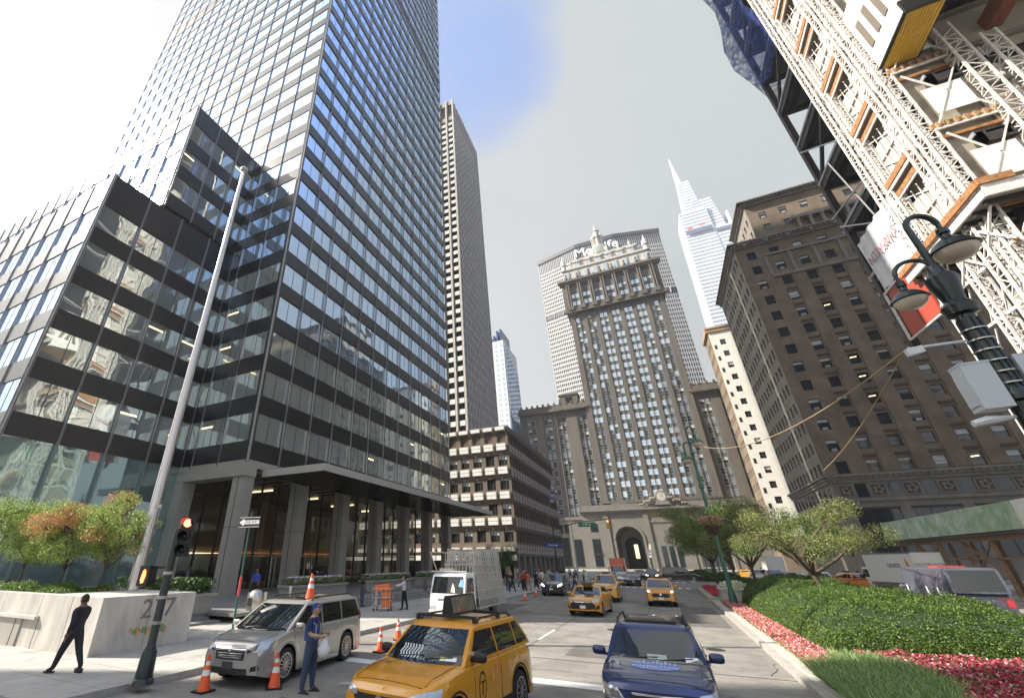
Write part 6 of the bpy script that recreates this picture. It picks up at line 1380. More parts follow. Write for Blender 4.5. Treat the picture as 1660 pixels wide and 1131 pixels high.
car('crossing_van', 'long dark van crossing the junction in front of the arch', 'van', (1.6, 86), R(90), mk(VAN, L=5.4, W=2.0, H=2.0, paint=blackp, lod=True, rails=0))
car('dark_van', 'grey-blue panel van with small white marks beyond the hedge', 'van', (12.6, 34.5), R(180), mk(VAN, L=5.9, W=2.05, H=2.5, belt=1.45, hood=[(-2.95, 1.0), (-2.8, 1.2), (-2.0, 1.5), (2.8, 1.5), (2.95, 1.3)], ws0=-2.1, ws1=-1.5, rr1=2.8, rr0=2.88, van=1, tumble=.9, paint=mat('bluegrey_paint', (.11, .115, .16), .35, coat=.6), lod=True, rails=0))
dv = [o for o in C.objects if o.name.startswith('dark_van')][0]
b = MB()
for y in (-1.6, .6, 1.7):
    for s in (-1, 1): b.box(s*1.03 if s > 0 else -1.035, s*1.035 if s > 0 else -1.03, y, y+.16, 1.35, 1.62); b.box(s*1.03 if s > 0 else -1.035, s*1.035 if s > 0 else -1.03, y+.1, y+.2, 1.28, 1.36)
part('white_marks', b, whitemat, dv); b = MB(); b.box(-.5, .5, .3, 1.3, 2.44, 2.56); part('roof_light', b, red, dv); b = MB(); b.box(-1.04, -1.03, -2.4, -2.25, 1.5, 1.7); part('side_marker', b, red, dv)
# --- glazier's truck
gt = thing('glass_truck', 'white cab-over truck carrying tall metal glazing racks at the kerb', 'truck', (-10.45, 26.0, .006), R(1))
def cabtruck(root, w=1.0, y0=-3.0, y1=-1.35, h=2.2, zb=.35, pc=whitepn):
    b = MB(); pr = [(y0, zb), (y0-.02, .9), (y0+.04, 1.25), (y0+.34, h-.12), (y0+.5, h), (y1, h), (y1, zb)]
    xs = [(-w, .10), (-w*.97, .03), (-w*.8, 0), (0, -.05), (w*.8, 0), (w*.97, .03), (w, .10)]; base = 0; n = len(pr)
    for x, d in xs:
        for k, (y, z) in enumerate(pr): b.v.append((x*(1 if z < 1.3 else 1-.06*(z-1.3)), y+(d if k < 5 else 0), z-(d*.5 if k in (4, 5) else 0)))
    for i in range(len(xs)-1):
        for k in range(n): a = i*n+k; e = i*n+(k+1) % n; b.f.append((a, a+n, e+n, e)); b.m.append(0)
    b.f.append(tuple(range(n))); b.m.append(0); b.f.append(tuple((len(xs)-1)*n+k for k in range(n-1, -1, -1))); b.m.append(0)
    part('cab', b, pc, root, smooth=40); bv = bvh_of(b)
    part('windscreen', decal(bv, [(-w*.88, 1.28), (w*.88, 1.28), (w*.82, h-.16), (-w*.82, h-.16)], 'y', -1, .012, rings=4, sub=6), carglass, root)
    for s in (1, -1):
        part('side_window', decal(bv, [(y0+.25, 1.32), (y1-.25, 1.32), (y1-.25, h-.22), (y0+.5, h-.22)], 'x', s, .01, rings=2, sub=4), carglass, root)
        part('headlight', decal(bv, [(s*.6, .52), (s*.92, .52), (s*.92, .7), (s*.62, .72)], 'y', -1, .015, rings=2, sub=3), lampm, root)
        m = MB(); m.tube([(s*w, y0+.25, 1.25), (s*(w+.24), y0+.02, 1.3), (s*(w+.24), y0+.02, 1.95), (s*w, y0+.35, 1.98)], .018, 6); m.box(*sorted((s*(w+.14), s*(w+.32))), y0-.04, y0+.04, 1.4, 1.85); part('mirror', m, blackpl, root)
    part('grille', decal(bv, [(-.5, .95), (.5, .95), (.5, 1.05), (-.5, 1.05)], 'y', -1, .012, rings=1, sub=4), greyp, root); part('bumper', MB().box(-w*.98, w*.98, y0-.1, y0+.12, .35, .55), pc, root)
    part('number_plate', MB().box(-.16, .16, y0-.115, y0-.105, .38, .5), plate, root); return bv
bv = cabtruck(gt)
b = MB(); decal(bv, [(.2, 1.35), (.45, 1.3), (.4, 1.55), (.28, 1.75)], 'y', -1, .016, 0, b, 1, 3); decal(bv, [(.6, 1.6), (.85, 1.55), (.84, 1.9), (.7, 1.92)], 'y', -1, .016, 1, b, 1, 3); part('screen_papers', b, [mat('cream_paper', (.6, .56, .45), .6), mat('blue_sticker', (.2, .4, .6), .5)], gt)
part('chassis', MB().box(-.9, .9, -1.35, 3.0, .55, .8), steel_dk, gt)
rackm = mat('galvanised_rack', (.60, .57, .52), .5, .25)
def rack(b, x, y0, y1, z0, z1, lean=0, n=10, rows=6):
    for k in range(n+1):
        y = y0+(y1-y0)*k/n; b.bar((x, y, z0), (x+lean, y, z1), .05, .06)
        if k < n: b.bar((x+.01, y, z0), (x+lean+.03, y+(y1-y0)/n, z1), .03, .03)
    for r_ in range(rows+1): f = r_/rows; b.bar((x+lean*f, y0, z0+(z1-z0)*f), (x+lean*f, y1, z0+(z1-z0)*f), .05, .05)
for s, (y0, y1) in ((1, (-.9, 3.8)), (-1, (-.9, 3.4))):
    b = MB(); rack(b, s*1.05, y0, y1, .5, 3.4, -s*.30, 14, 7); rack(b, s*.85, y0, y1, 1.0, 3.35, -s*.26, 11, 4); part('side_rack', b, rackm, gt)
b = MB()
for k in range(9): x = -.85+k*.21; b.bar((x, -1.15, 2.2), (x+.04, -1.2, 3.2), .03, .03); b.bar((x, -1.15, 2.2), (x+.2, -1.2, 3.2), .015, .015)
for z in (2.2, 2.6, 3.2): b.bar((-.95, -1.15, z), (.95, -1.15, z), .045, .045)
b.bar((-1.05, -2.6, 2.28), (1.0, -2.6, 2.28), .05, .05); b.box(-.7, .1, -2.3, -1.7, 2.25, 2.42); b.bar((-.95, -2.9, 3.2), (-.95, -1.2, 3.22), .05); b.bar((-.95, -2.9, 3.2), (-.9, -2.2, 2.3), .04)
part('headboard_rack', b, rackm, gt)
b = MB(); b.box(-.72, -.68, -.8, 2.8, .9, 2.6); b.box(.68, .72, -.8, 2.8, .9, 2.6); part('carried_panes', b, mat('carried_glass', (.22, .21, .18), .1, coat=.8), gt)
for x in (-.82, .82):
    for y in (-2.3, 1.9): wheel(gt, x, y, .40, 1 if x > 0 else -1, .26, 6, greyp)
# --- box trucks
def boxtruck(loc, rot, lab, txt=True, pc=whitepn, bc=None, L_=6.5, H_=3.5, group=None):
    o = thing('box_truck', lab, 'truck', loc, rot, group); cabtruck(o, 1.0, -L_/2-.9, -L_/2+.7, 2.25, .4, pc)
    b = MB(); b.box(-1.15, 1.15, -L_/2+.8, L_/2+.8, .85, H_); part('cargo_box', b, bc or mat('cargo_white', (.74, .73, .70), .5, var=.05, vs=2), o); b = MB()
    for x in (-1.155, 1.155): b.box(min(x, x-.01 if x > 0 else x+.01), max(x, x+.01), -L_/2+.8, L_/2+.8, .85, .95); b.box(x-.006, x+.006, -L_/2+.8, L_/2+.8, H_-.1, H_)
    b.box(-1.1, 1.1, -L_/2+.6, L_/2+.7, .6, .84); part('frame', b, greyp, o)
    b = MB(); b.box(-.9, .9, L_/2+.81, L_/2+.83, 1.0, H_-.3); part('rear_door', b, whitepn, o)
    for x in (-.85, .85):
        for y in (-L_/2-.1, L_/2-.6): wheel(o, x, y, .44, 1 if x > 0 else -1, .26, 6, greyp)
    return o
b1_ = boxtruck((20.3, 63.5, .006), R(192), 'white box truck with an orange mark and grey letters beyond the hedge', L_=7)
lettering('GENESIS', .5, (-1.17, 1.6, 2.4), (R(90), 0, R(-90)), greyp, b1_, .004); lettering('GENESIS', .5, (1.17, 1.6, 2.4), (R(90), 0, R(90)), greyp, b1_, .004)
lettering('DISTRIBUTION', .34, (0, 4.36, 2.5), (R(90), 0, R(180)), greyp, b1_, .004)
b = MB(); b.prism([(3.2, 2.0), (3.7, 2.3), (3.55, 2.9), (3.35, 3.1), (3.3, 2.6)], 1.16, 1.17, 'x'); b.prism([(3.2, 2.0), (3.7, 2.3), (3.55, 2.9), (3.35, 3.1), (3.3, 2.6)], -1.17, -1.16, 'x'); part('orange_mark', b, mat('orange_mark', (.6, .25, .06), .5), b1_)
boxtruck((15.4, 96, .006), R(180), 'white box truck far down the southbound side behind the trees', L_=5)
ot = boxtruck((-7.6, 89, .006), R(0), 'small orange-red truck with a bright windscreen in the far traffic', pc=orangep, bc=orangep, L_=4.5, H_=3.3)
lettering('TRUCK', .4, (0, -2.6, 3.05), (R(90), 0, 0), whitemat, ot, .01) if False else None
# grey car left blurred behind the minivan on the pavement side: a small bicycle rack loop and cart
ct = thing('delivery_cart', 'wire delivery cart stacked with orange tubs on the pavement', 'cart', (-15.6, 25.2, .155), R(15)); b = MB()
for z in (.15, .7, 1.15): b.tube([(-.55, -.35, z), (.55, -.35, z), (.55, .35, z), (-.55, .35, z), (-.55, -.35, z)], .018, 6)
for x in (-.55, -.28, 0, .28, .55):
    for y in (-.35, .35): b.tube([(x, y, .15), (x, y, 1.25)], .014, 6)
part('frame', b, rackm, ct); b = MB()
for x in (-.45, .45):
    for y in (-.3, .3): b.lathe([(.09, -.02), (.09, .02)], (x, y, .09), 12, axis='x')
part('wheels', b, rubber, ct)
for i, (x, z) in enumerate(((.26, .2), (.26, .62), (.22, 1.02), (-.2, .98))): b = MB(); b.prism([(x-.24, -.3), (x+.24, -.3), (x+.24, .3), (x-.24, .3)], z, z+.36); o = single('storage_tub', ('bottom orange tub on the wire cart', 'middle orange tub on the wire cart', 'upper orange tub on the wire cart, right side', 'upper orange tub on the wire cart, left side')[i], 'tub', b, mat('orange_tub', (.80, .17, .03), .5)); o.location = (-15.6, 25.2, .155); o.rotation_euler = (0, 0, R(15)); o['group'] = 'orange tubs on the cart'
b = MB(); rr = random.Random(4)
for k in range(7): b.ball((-.3+.1*rr.random(), -.2+.4*rr.random(), .3+.13*k), .14, 8, 0, 1.3, 1, .8)
o = single('wrapped_bundles', 'grey wrapped bundles on the left of the wire cart', 'bundles', b, mat('grey_wrap', (.42, .42, .42), .5), smooth=60); o.location = (-15.65, 25.1, .155)
# ================================================================== people
skinA = mat('skin_light', (.45, .27, .19), .6); skinB = mat('skin_brown', (.17, .09, .06), .6); hairm = mat('dark_hair', (.02, .015, .012), .7); shoe = mat('dark_shoe', (.02, .018, .017), .6)
def cloth(name, c): return mat('cloth_'+name, c, .85, var=.12, vs=5, bump=.4, bs=14)
def person_mesh(P):
    a = lambda d: R(d)
    def leg(s, fw, kn, ab=4):
        h = Vector((s*.095, 0, .90)); d1 = Vector((s*math.sin(a(ab)), -math.sin(a(fw)), -math.cos(a(fw)))).normalized(); k = h+d1*.43
        d2 = Vector((s*math.sin(a(ab))*.3, -math.sin(a(fw-kn)), -math.cos(a(fw-kn)))).normalized(); an = k+d2*.41; f = a(min(0, (fw-kn))*.8); t = an+Vector((s*.03, -.17*math.cos(f), -.055+.17*math.sin(f))); he = an+Vector((0, .05, -.045)); return [h, k, an, t, he]
    def arm(s, fw, el, ab=8, inw=0):
        sh = Vector((s*.19, 0, 1.42)); d1 = Vector((s*math.sin(a(ab)), -math.sin(a(fw))*math.cos(a(ab)), -math.cos(a(fw))*math.cos(a(ab)))); e = sh+d1*.29
        d2 = Vector((s*math.sin(a(ab))*.4-s*math.sin(a(inw)), -math.sin(a(fw+el)), -math.cos(a(fw+el)))).normalized(); w_ = e+d2*.25; return [sh, e, w_, d2]
    Ls = [leg(1, *P['lr']), leg(-1, *P['ll'])]; As = [arm(1, *P['ar']), arm(-1, *P['al'])]
    V = [Vector((0, 0, .93)), Vector((0, -.01, 1.10)), Vector((0, -.015, 1.30)), Vector((0, 0, 1.44)), Vector((0, -.01, 1.53)), Vector((0, -.02, 1.62))]; rad = [(.150, .115), (.138, .10), (.165, .115), (.10, .075), (.055, .055), (.06, .065)]; E = [(0, 1), (1, 2), (2, 3), (3, 4), (4, 5)]; kind = {}
    segs = [('shirt', V[1], V[3]), ('pants', V[0], V[0]-Vector((0, 0, .02))), ('skin', V[4]+Vector((0, 0, .02)), V[5]+Vector((0, 0, .15)))]
    for L_ in Ls:
        b = len(V); V += L_[:4]; rad += [(.092, .098), (.062, .064), (.042, .045), (.035, .028)]; E += [(0, b), (b, b+1), (b+1, b+2), (b+2, b+3)]; segs += [('pants', L_[0], L_[1]), ('pants', L_[1], L_[2]-Vector((0, 0, .0))), ('shoe', L_[2]-Vector((0, 0, .05)), L_[3])]
    for A in As:
        b = len(V); V += A[:3]; rad += [(.062, .066), (.044, .046), (.030, .030)]; E += [(3, b), (b, b+1), (b+1, b+2)]; m_ = A[0].lerp(A[1], P.get('sleeve', .75))
        if P.get('long'): segs += [('shirt', A[0], A[1]), ('shirt', A[1], A[1].lerp(A[2], .8)), ('skin', A[2], A[2]+A[3]*.1)]
        else: segs += [('shirt', A[0], m_), ('skin', m_.lerp(A[1], .5), A[1]), ('skin', A[1], A[2])]
    me = bpy.data.meshes.new('p'); me.from_pydata([tuple(v) for v in V], E, []); o = bpy.data.objects.new('p', me); C.objects.link(o)
    sk = o.modifiers.new('s', 'SKIN'); sk.use_smooth_shade = True; sl_ = me.skin_vertices[0].data
    for i, r in enumerate(rad): q = 1.22 if i < 3 else (1.12 if i < 6 else (1.42 if r[0] > .04 else 1.3)); sl_[i].radius = (r[0]*q, r[1]*q)
    sl_[0].use_root = True; sb_ = o.modifiers.new('u', 'SUBSURF'); sb_.levels = 1; sb_.render_levels = 1
    dg = bpy.context.evaluated_depsgraph_get(); dg.update(); m2 = bpy.data.meshes.new_from_object(o.evaluated_get(dg)); bpy.data.objects.remove(o)
    mb = MB(); mb.v = [tuple(v.co) for v in m2.vertices]; mb.f = [tuple(p.vertices) for p in m2.polygons]
    idx = {'shirt': 0, 'pants': 1, 'skin': 2, 'shoe': 3}
    def dist(p, a_, b_): ab = b_-a_; t = max(0, min(1, (p-a_).dot(ab)/max(1e-9, ab.length_squared))); return (p-(a_+ab*t)).length
    for f in mb.f:
        c = sum((Vector(mb.v[i]) for i in f), Vector())/len(f); best = min(segs, key=lambda s_: dist(c, s_[1], s_[2])); k = best[0]
        if c.z < 1.02 and abs(c.x) < .2 and k == 'shirt' and c.z < .99: k = 'pants'
        if c.z > 1.5 and k == 'shirt': k = 'skin'
        mb.m.append(idx[k])
    # head with face and ears
    hc_ = Vector((0, -.035, 1.665)); mb.ball(hc_, .112, 16, 2, .82, .98, 1.16); mb.ball((0, -.06, 1.60), .062, 10, 2, .9, 1, .8)
    mb.prism([(-.014, -.125), (.014, -.125), (.006, -.168), (-.006, -.168)], 1.635, 1.675, 'z', 2)
    for s in (-1, 1): mb.ball((s*.086, -.025, 1.66), .03, 8, 2, .4, .8, 1.1); mb.ball((s*.034, -.128, 1.682), .011, 8, 4); mb.box(s*.034-.017, s*.034+.017, -.133, -.120, 1.70, 1.706, 4)
    mb.box(-.024, .024, -.130, -.118, 1.607, 1.613, 5)
    # shoes and hands
    for L_ in Ls: mb.prism([(L_[3].x-.04, L_[3].y-.03), (L_[3].x+.04, L_[3].y-.03), (L_[4].x+.035, L_[4].y+.02), (L_[4].x-.035, L_[4].y+.02)], min(L_[3].z, L_[4].z)-.03, max(L_[3].z, L_[4].z)-.005, 'z', 3); 
    for A, s in zip(As, (1, -1)):
        w_, d = A[2], A[3]; side = Vector((1, 0, 0)); up_ = d.cross(side).normalized(); side = up_.cross(d).normalized(); p = w_+d*.05
        mb.tube([w_-d*.01, w_+d*.04, w_+d*.09], [.027, .036, .034], 8, 2)
        for k in range(4):
            o0 = w_+d*.085+up_*(-.027+.018*k); ln = (.062, .072, .068, .055)[k]; cu = Vector((-s, 0, 0))*.35
            d3 = (d+cu).normalized(); mb.tube([o0, o0+d3*ln*.5, o0+(d3+cu).normalized()*ln*.95], [.0095, .009, .007], 6, 2)
        o0 = w_+d*.03-up_*.03; mb.tube([o0, o0-up_*.03+d*.025, o0-up_*.035+d*.06], [.012, .011, .008], 6, 2)
    return mb
PM = {}
def person(label, loc, rot, pose, shirt, pants, skin=skinA, hair='short', group=None, h=1.0, tag_='person', vest=None, cap=None):
    key = id(pose) if not isinstance(pose, tuple) else pose
    if key not in PM: PM[key] = person_mesh(pose)
    mb = PM[key]; me = mb.mesh('person', [shirt, pants, skin, shoe, hairm, mat('lip', (.28, .10, .08), .6)], 180)
    o = link('person', me); o.location = loc; o.rotation_euler = (0, 0, rot); o.scale = (h, h, h); tag(o, label, 'person', group)
    b = MB()
    n = 16
    for i in range(6):
        t0, t1 = math.pi*.52*i/6, math.pi*.52*(i+1)/6
        for k in range(n):
            a0, a1 = 2*math.pi*k/n, 2*math.pi*(k+1)/n
            f = lambda t, a_: (.092*math.sin(t)*math.cos(a_), -.025+.112*math.sin(t)*math.sin(a_)+(.012*math.sin(t) if math.sin(a_) < 0 else 0), 1.668+.132*math.cos(t)-(.05 if (t > 1.2 and math.sin(a_) > .2) else 0)+(.035 if (t > 1.2 and math.sin(a_) < -.3) else 0))
            b.quad(f(t0, a0), f(t1, a0), f(t1, a1), f(t0, a1))
    if cap: 
        b2 = MB(); b2.v = [(x*1.06, (y+.02)*1.06-.02, z+.006) for x, y, z in b.v]; b2.f = b.f; b2.m = b.m; b2.prism([(-.07, -.12), (.07, -.12), (.05, -.21), (-.05, -.21)], 1.735, 1.745); part('cap', b2, cap, o, smooth=60)
    else: part('hair', b, hairm if hair != 'grey' else mat('grey_hair', (.3, .29, .28), .8), o, smooth=180)
    return o
WALK = dict(lr=(26, 4), ll=(-22, 14), ar=(-20, 10), al=(24, 22)); WALK2 = dict(lr=(-14, 22), ll=(17, 3), ar=(18, 20), al=(-16, 8)); STAND = dict(lr=(3, 2), ll=(-3, 0, 6), ar=(4, 14), al=(2, 20))
HOLD = dict(lr=(4, 3, 3), ll=(-4, 2, 6), ar=(12, 82, 10, 22), al=(14, 72, 10, 18)); REACH = dict(lr=(10, 8), ll=(-12, 4), ar=(62, 18, 6), al=(70, 12, 6), long=True); LONGW = dict(lr=(18, 8), ll=(-18, 12), ar=(-14, 14), al=(16, 26), long=True); DARKW = dict(lr=(20, 3), ll=(-19, 14), ar=(-18, 34), al=(22, 30), long=True)
dk1 = cloth('charcoal', (.022, .022, .03)); dk2 = cloth('black', (.012, .012, .014)); jean = cloth('denim', (.045, .065, .12)); wht = cloth('white', (.62, .62, .62)); nv = cloth('navy', (.012, .025, .08)); royal = cloth('royal_blue', (.03, .07, .42))
org = cloth('orange', (.75, .15, .03)); redc = cloth('red', (.35, .03, .04)); gry = cloth('grey', (.22, .22, .23)); tanc = cloth('tan', (.40, .31, .2)); grn = cloth('lime', (.35, .6, .08)); lblu = cloth('light_blue', (.20, .32, .5))
person('person in dark clothes striding left past the long planter, head turned away', (-14.6, 7.95, SW), R(-80), DARKW, dk1, dk1, skinB)
wk = person('person in blue cap and navy vest holding a white bag beside the minivan', (-8.15, 9.95, .01), R(100), HOLD, nv, jean, skinA, cap=cloth('cap_blue', (.02, .05, .20)))
b = MB(); b.prism([(-.17, -.13), (.17, -.13), (.19, .02), (.17, .13), (-.17, .13), (-.19, .02)], 1.02, 1.36); vm = mat('cloth_vest', (.03, .07, .22), .7)
for s in (-1, 1): b.bar((s*.11, -.10, 1.36), (s*.12, -.02, 1.475), .045, .02, 1); b.bar((s*.12, -.02, 1.475), (s*.11, .10, 1.36), .045, .02, 1); b.bar((s*.11, -.135, 1.04), (s*.11, -.135, 1.36), .035, .01, 1)
b.box(-.172, .172, -.136, -.128, 1.10, 1.13, 1); part('vest', b, [vm, mat('reflective_strip', (.5, .5, .42), .4)], wk, smooth=30)
bag = MB(); rr = random.Random(8)
bag.lathe([(.02, .30), (.05, .22), (.12, .12), (.15, 0), (.14, -.10), (.08, -.17), (.01, -.18)], (0, 0, 0), 14); bag.v = [(x+.02*math.sin(z*40+y*20), y*.7+.015*math.sin(x*50), z+.01*math.sin(x*60)) for x, y, z in bag.v]
o = single('plastic_bag', 'thin white plastic bag hanging from the worker\'s hands', 'bag', bag, mat('white_film', (.75, .75, .78), .4), smooth=60); o.location = (-7.80, 9.98, .86)
person('person in a royal blue shirt and black trousers standing at the tower entrance', (-23.6, 22.7, .55), R(25), STAND, royal, dk2, skinB)
person('person in a white shirt and black trousers pushing the wire cart', (-14.75, 26.3, SW), R(-70), REACH, wht, dk2, skinA)
person('person in a black top and jeans standing between planters and cart', (-17.7, 26.1, .25), R(150), STAND, dk2, jean, skinB)
person('person in a light blue shirt seen over the dark shrub near the flagpole', (-38, 28.5, .55), R(120), STAND, lblu, dk2, skinA)
person('person with a shoulder bag in dark clothes crossing beside the taxi', (-8.9, 52, .01), R(75), WALK, dk1, jean, skinA)
person('person in a long white outfit standing in the far crossing', (-9.6, 65, .01), R(0), STAND, wht, wht, skinA)
person('person in a lime safety top in the far crossing beside the white outfit', (-10.2, 67.5, .01), R(10), STAND, grn, dk2, skinB)
cr = [(-13.6, 45.3, dk2, dk2, WALK, 40, 'person in black striding on the pavement nearest the truck rack'), (-14.2, 52.5, dk2, dk1, STAND, 0, 'person in a black suit standing left of the grey jacket'), (-13.9, 50.2, gry, dk2, LONGW, 180, 'person in a grey jacket walking away on the pavement'),
 (-13.0, 49.0, org, tanc, WALK2, 180, 'person in an orange shirt in the pavement crowd'), (-13.2, 48.2, redc, dk1, LONGW, 10, 'person in a dark red top in front of the orange shirt'), (-12.8, 54.4, wht, tanc, WALK, 180, 'person in a white T-shirt and tan shorts on the pavement'),
 (-12.6, 57.5, lblu, jean, WALK2, 0, 'person in a pale blue shirt near the dark minivan'), (-14.6, 58.8, dk1, dk1, WALK2, 0, 'person in charcoal at the back of the pavement crowd'), (-13.5, 61.5, wht, dk2, STAND, 20, 'person in a white shirt near the far kerb corner'), (-15.4, 55.2, gry, jean, WALK, 90, 'person in grey and jeans behind the crowd'),
 (-15.2, 63.2, redc, jean, WALK, 0, 'person in a red top at the far corner'), (-12.5, 63.8, dk2, tanc, WALK2, 180, 'person in a black top and tan trousers at the far corner'), (-16.3, 49.5, nv, dk2, LONGW, 0, 'person in a navy jacket close to the planters'), (-13.0, 66.8, dk1, jean, WALK2, 160, 'person in charcoal and jeans stepping off the far kerb'),
 (-12.7, 51.2, nv, dk2, WALK2, 180, 'person in a navy top walking away beside the white T-shirt'), (-14.7, 47.5, dk1, jean, WALK, 10, 'person in charcoal and jeans beside the striding person in black'), (-13.9, 56.2, wht, jean, LONGW, 170, 'person in a white long-sleeved top in the pavement crowd'), (-15.0, 60.5, org, dk2, WALK, 20, 'person in an orange top towards the far corner'), (-12.3, 60.2, gry, dk2, STAND, 200, 'person in grey waiting by the far kerb'), (-14.2, 64.2, lblu, tanc, WALK2, 0, 'person in light blue and tan at the far corner'), (-16.0, 52.8, tanc, jean, STAND, 60, 'person in tan and jeans near the planters'), (-15.8, 57.4, dk2, jean, WALK2, 190, 'person in a black top and jeans behind the crowd'),
 (-13.4, 80.2, lblu, dk2, WALK, 30, 'distant person in pale blue by the podium block'), (-14.8, 83, wht, jean, WALK2, 180, 'distant person in white by the podium block')]
for x, y, s_, p_, po, ro, lab in cr: person(lab, (x, y, SW if y < 66 or y > 77 else .01), R(ro), po, s_, p_, skinA if (x*10) % 2 < 1 else skinB, group='people on the far pavement', h=.95+.08*((y*7) % 1))
# ================================================================== planting
def tree(name, label, loc, segs_, clumps, m, seed, nl=300, size=.10, group=None, trunkr=.1):
    o = thing(name, label, 'tree', loc, 0, group); b = MB(); rg = random.Random(seed)
    for s_ in segs_: b.tube(s_[0], s_[1], 8)
    Vs = []; mi = []
    for (cx_, cy_, cz_, r, mm) in clumps:
        n = int(nl*r*r); V = leaves(cx_, cy_, cz_, r, r, r*.68, n, size, rg.randrange(10**6), .25); Vs.append(V); mi += [mm]*n
        for k in range(4):
            tip = (cx_+rg.uniform(-.6, .6)*r, cy_+rg.uniform(-.6, .6)*r, cz_+rg.uniform(-.3, .4)*r); near = min((p for s_ in segs_ for p in s_[0][1:]), key=lambda p: (Vector(p)-Vector(tip)).length); mid = Vector(near).lerp(Vector(tip), .5)+Vector((rg.uniform(-.1, .1), rg.uniform(-.1, .1), .1)); b.tube([near, tip_ if False else mid, tip], [.028, .018, .007], 5)
    part('trunk', b, bark, o, smooth=60); ob = cardmesh('crown', np.concatenate(Vs), m, o, None, np.array(mi, dtype=np.int32)); ob['kind'] = 'thing'; del ob['kind']; return o
def limbs(rg, base, h, n, spread, rise, lean=(0, 0), r0=.12):
    """trunk polyline plus n spreading limbs"""
    t = [(base[0]+lean[0]*k/4+rg.uniform(-.05, .05), base[1]+lean[1]*k/4, base[2]+h*k/4) for k in range(5)]; S_ = [(t, [r0*(1-.1*k) for k in range(5)])]; tips = []
    for i in range(n):
        a = 2*math.pi*i/n+rg.uniform(-.4, .4); st = t[rg.choice((3, 4, 4))]; L_ = spread*rg.uniform(.6, 1.05); r_ = rise*rg.uniform(.55, 1.15); pts = [st]
        for k in (1, 2, 3): f = k/3; pts.append((st[0]+math.cos(a)*L_*f+rg.uniform(-.12, .12), st[1]+math.sin(a)*L_*f+rg.uniform(-.12, .12), st[2]+r_*f**.8))
        S_.append((pts, [r0*.6, r0*.42, r0*.26, r0*.12])); tips += pts[2:]
    return S_, tips
def autotree(name, label, loc, h, n, spread, rise, m, seed, cr_, lean=(0, 0), nl=300, size=.10, r0=.12, group=None, mixf=None, extra=0):
    rg = random.Random(seed); S_, tips = limbs(rg, (0, 0, 0), h, n, spread, rise, lean, r0); cl_ = []
    for p in tips: cl_.append((p[0]+rg.uniform(-.3, .3), p[1]+rg.uniform(-.3, .3), p[2]+rg.uniform(-.1, .4), cr_*rg.uniform(.6, 1.2), 0))
    for k in range(extra): a = rg.uniform(0, 6.28); f = rg.random()**.5; cl_.append((math.cos(a)*spread*f+lean[0], math.sin(a)*spread*f+lean[1], h+rise*rg.uniform(.1, 1.0), cr_*rg.uniform(.5, 1.0), 0))
    if mixf: cl_ = [(x, y, z, r, mixf(x, y, z, rg)) for x, y, z, r, _ in cl_]
    return tree(name, label, loc, S_, cl_, m, seed, nl, size, group)
autotree('median_tree', 'nearest crooked median tree with loose olive leaves behind the hedge', (6.9, 30.5, .2), 2.6, 9, 2.9, 2.5, [leafY, leafA], 31, .78, (-.55, .2), 1500, .072, .15, None, lambda x, y, z, rg: int(rg.random() < .3), 22)
autotree('median_tree', 'median tree just left of the nearest one, by the lamp post', (5.6, 42.2, .2), 2.9, 9, 3.2, 3.0, [leafY, leafA], 32, .95, (-.2, 0), 950, .095, .13, None, lambda x, y, z, rg: int(rg.random() < .25), 16)
autotree('median_tree', 'olive median tree beyond the white planter', (5.4, 53, .2), 3.0, 9, 3.7, 3.8, [leafY, leafA], 33, 1.15, (0, 0), 750, .12, .13, None, lambda x, y, z, rg: int(rg.random() < .3), 16)
autotree('median_tree', 'leafy median tree at the far end of the bed, partly over the roadway', (4.4, 60, .2), 3.2, 9, 3.8, 3.8, [leafY, leafA], 34, 1.2, (0, 0), 650, .13, .13, None, lambda x, y, z, rg: int(rg.random() < .3), 14)
autotree('median_tree', 'green tree on the median beyond the crossing', (6.2, 88, .2), 3.5, 8, 3.6, 3.6, [leafA, leafY], 35, 1.2, (0, 0), 240, .2, .13, None, None, 14)
autotree('median_tree', 'farthest green tree on the median towards the arch', (6.4, 104, .2), 3.5, 8, 3.6, 3.8, [leafA, leafY], 36, 1.3, (0, 0), 200, .24, .13, None, None, 12)
autotree('small_tree', 'small tree with orange-tinged leaves in the stone planter left of the flagpole', (-22.6, 11.1, 1.6), 1.1, 9, 1.8, 2.3, [leafO, leafB], 37, .72, (0, 0), 2100, .065, .05, None, lambda x, y, z, rg: int(rg.random() < .40 or abs(x) > 1.3), 26)
autotree('small_tree', 'light green small tree at the left edge in the stone planter', (-26.2, 11.2, 1.6), 1.1, 9, 2.4, 2.1, [leafB, leafY], 38, .78, (0, 0), 2100, .065, .05, None, None, 28)
autotree('small_tree', 'low green small tree leaning over the planter beside the flagpole', (-20.4, 11.4, 1.6), 1.1, 7, 1.4, 1.6, [leafB, leafO], 39, .6, (.2, 0), 1900, .065, .04, None, lambda x, y, z, rg: int(rg.random() < .12), 12)
for i, (x, y, s_) in enumerate(((-27.5, 74.5, 1.7), (-24.0, 74.8, 1.9))): autotree('street_tree', ('rounded green street tree behind the glass truck, left of the pair', 'rounded green street tree behind the glass truck, right of the pair')[i], (x, y, .1), 2.0, 8, 2.4, 2.2, [leafA, leafD], 41+i, 1.35, (0, 0), 420, .13, .1, 'street trees by the podium', lambda x, y, z, rg: int(rg.random() < .5), 14)
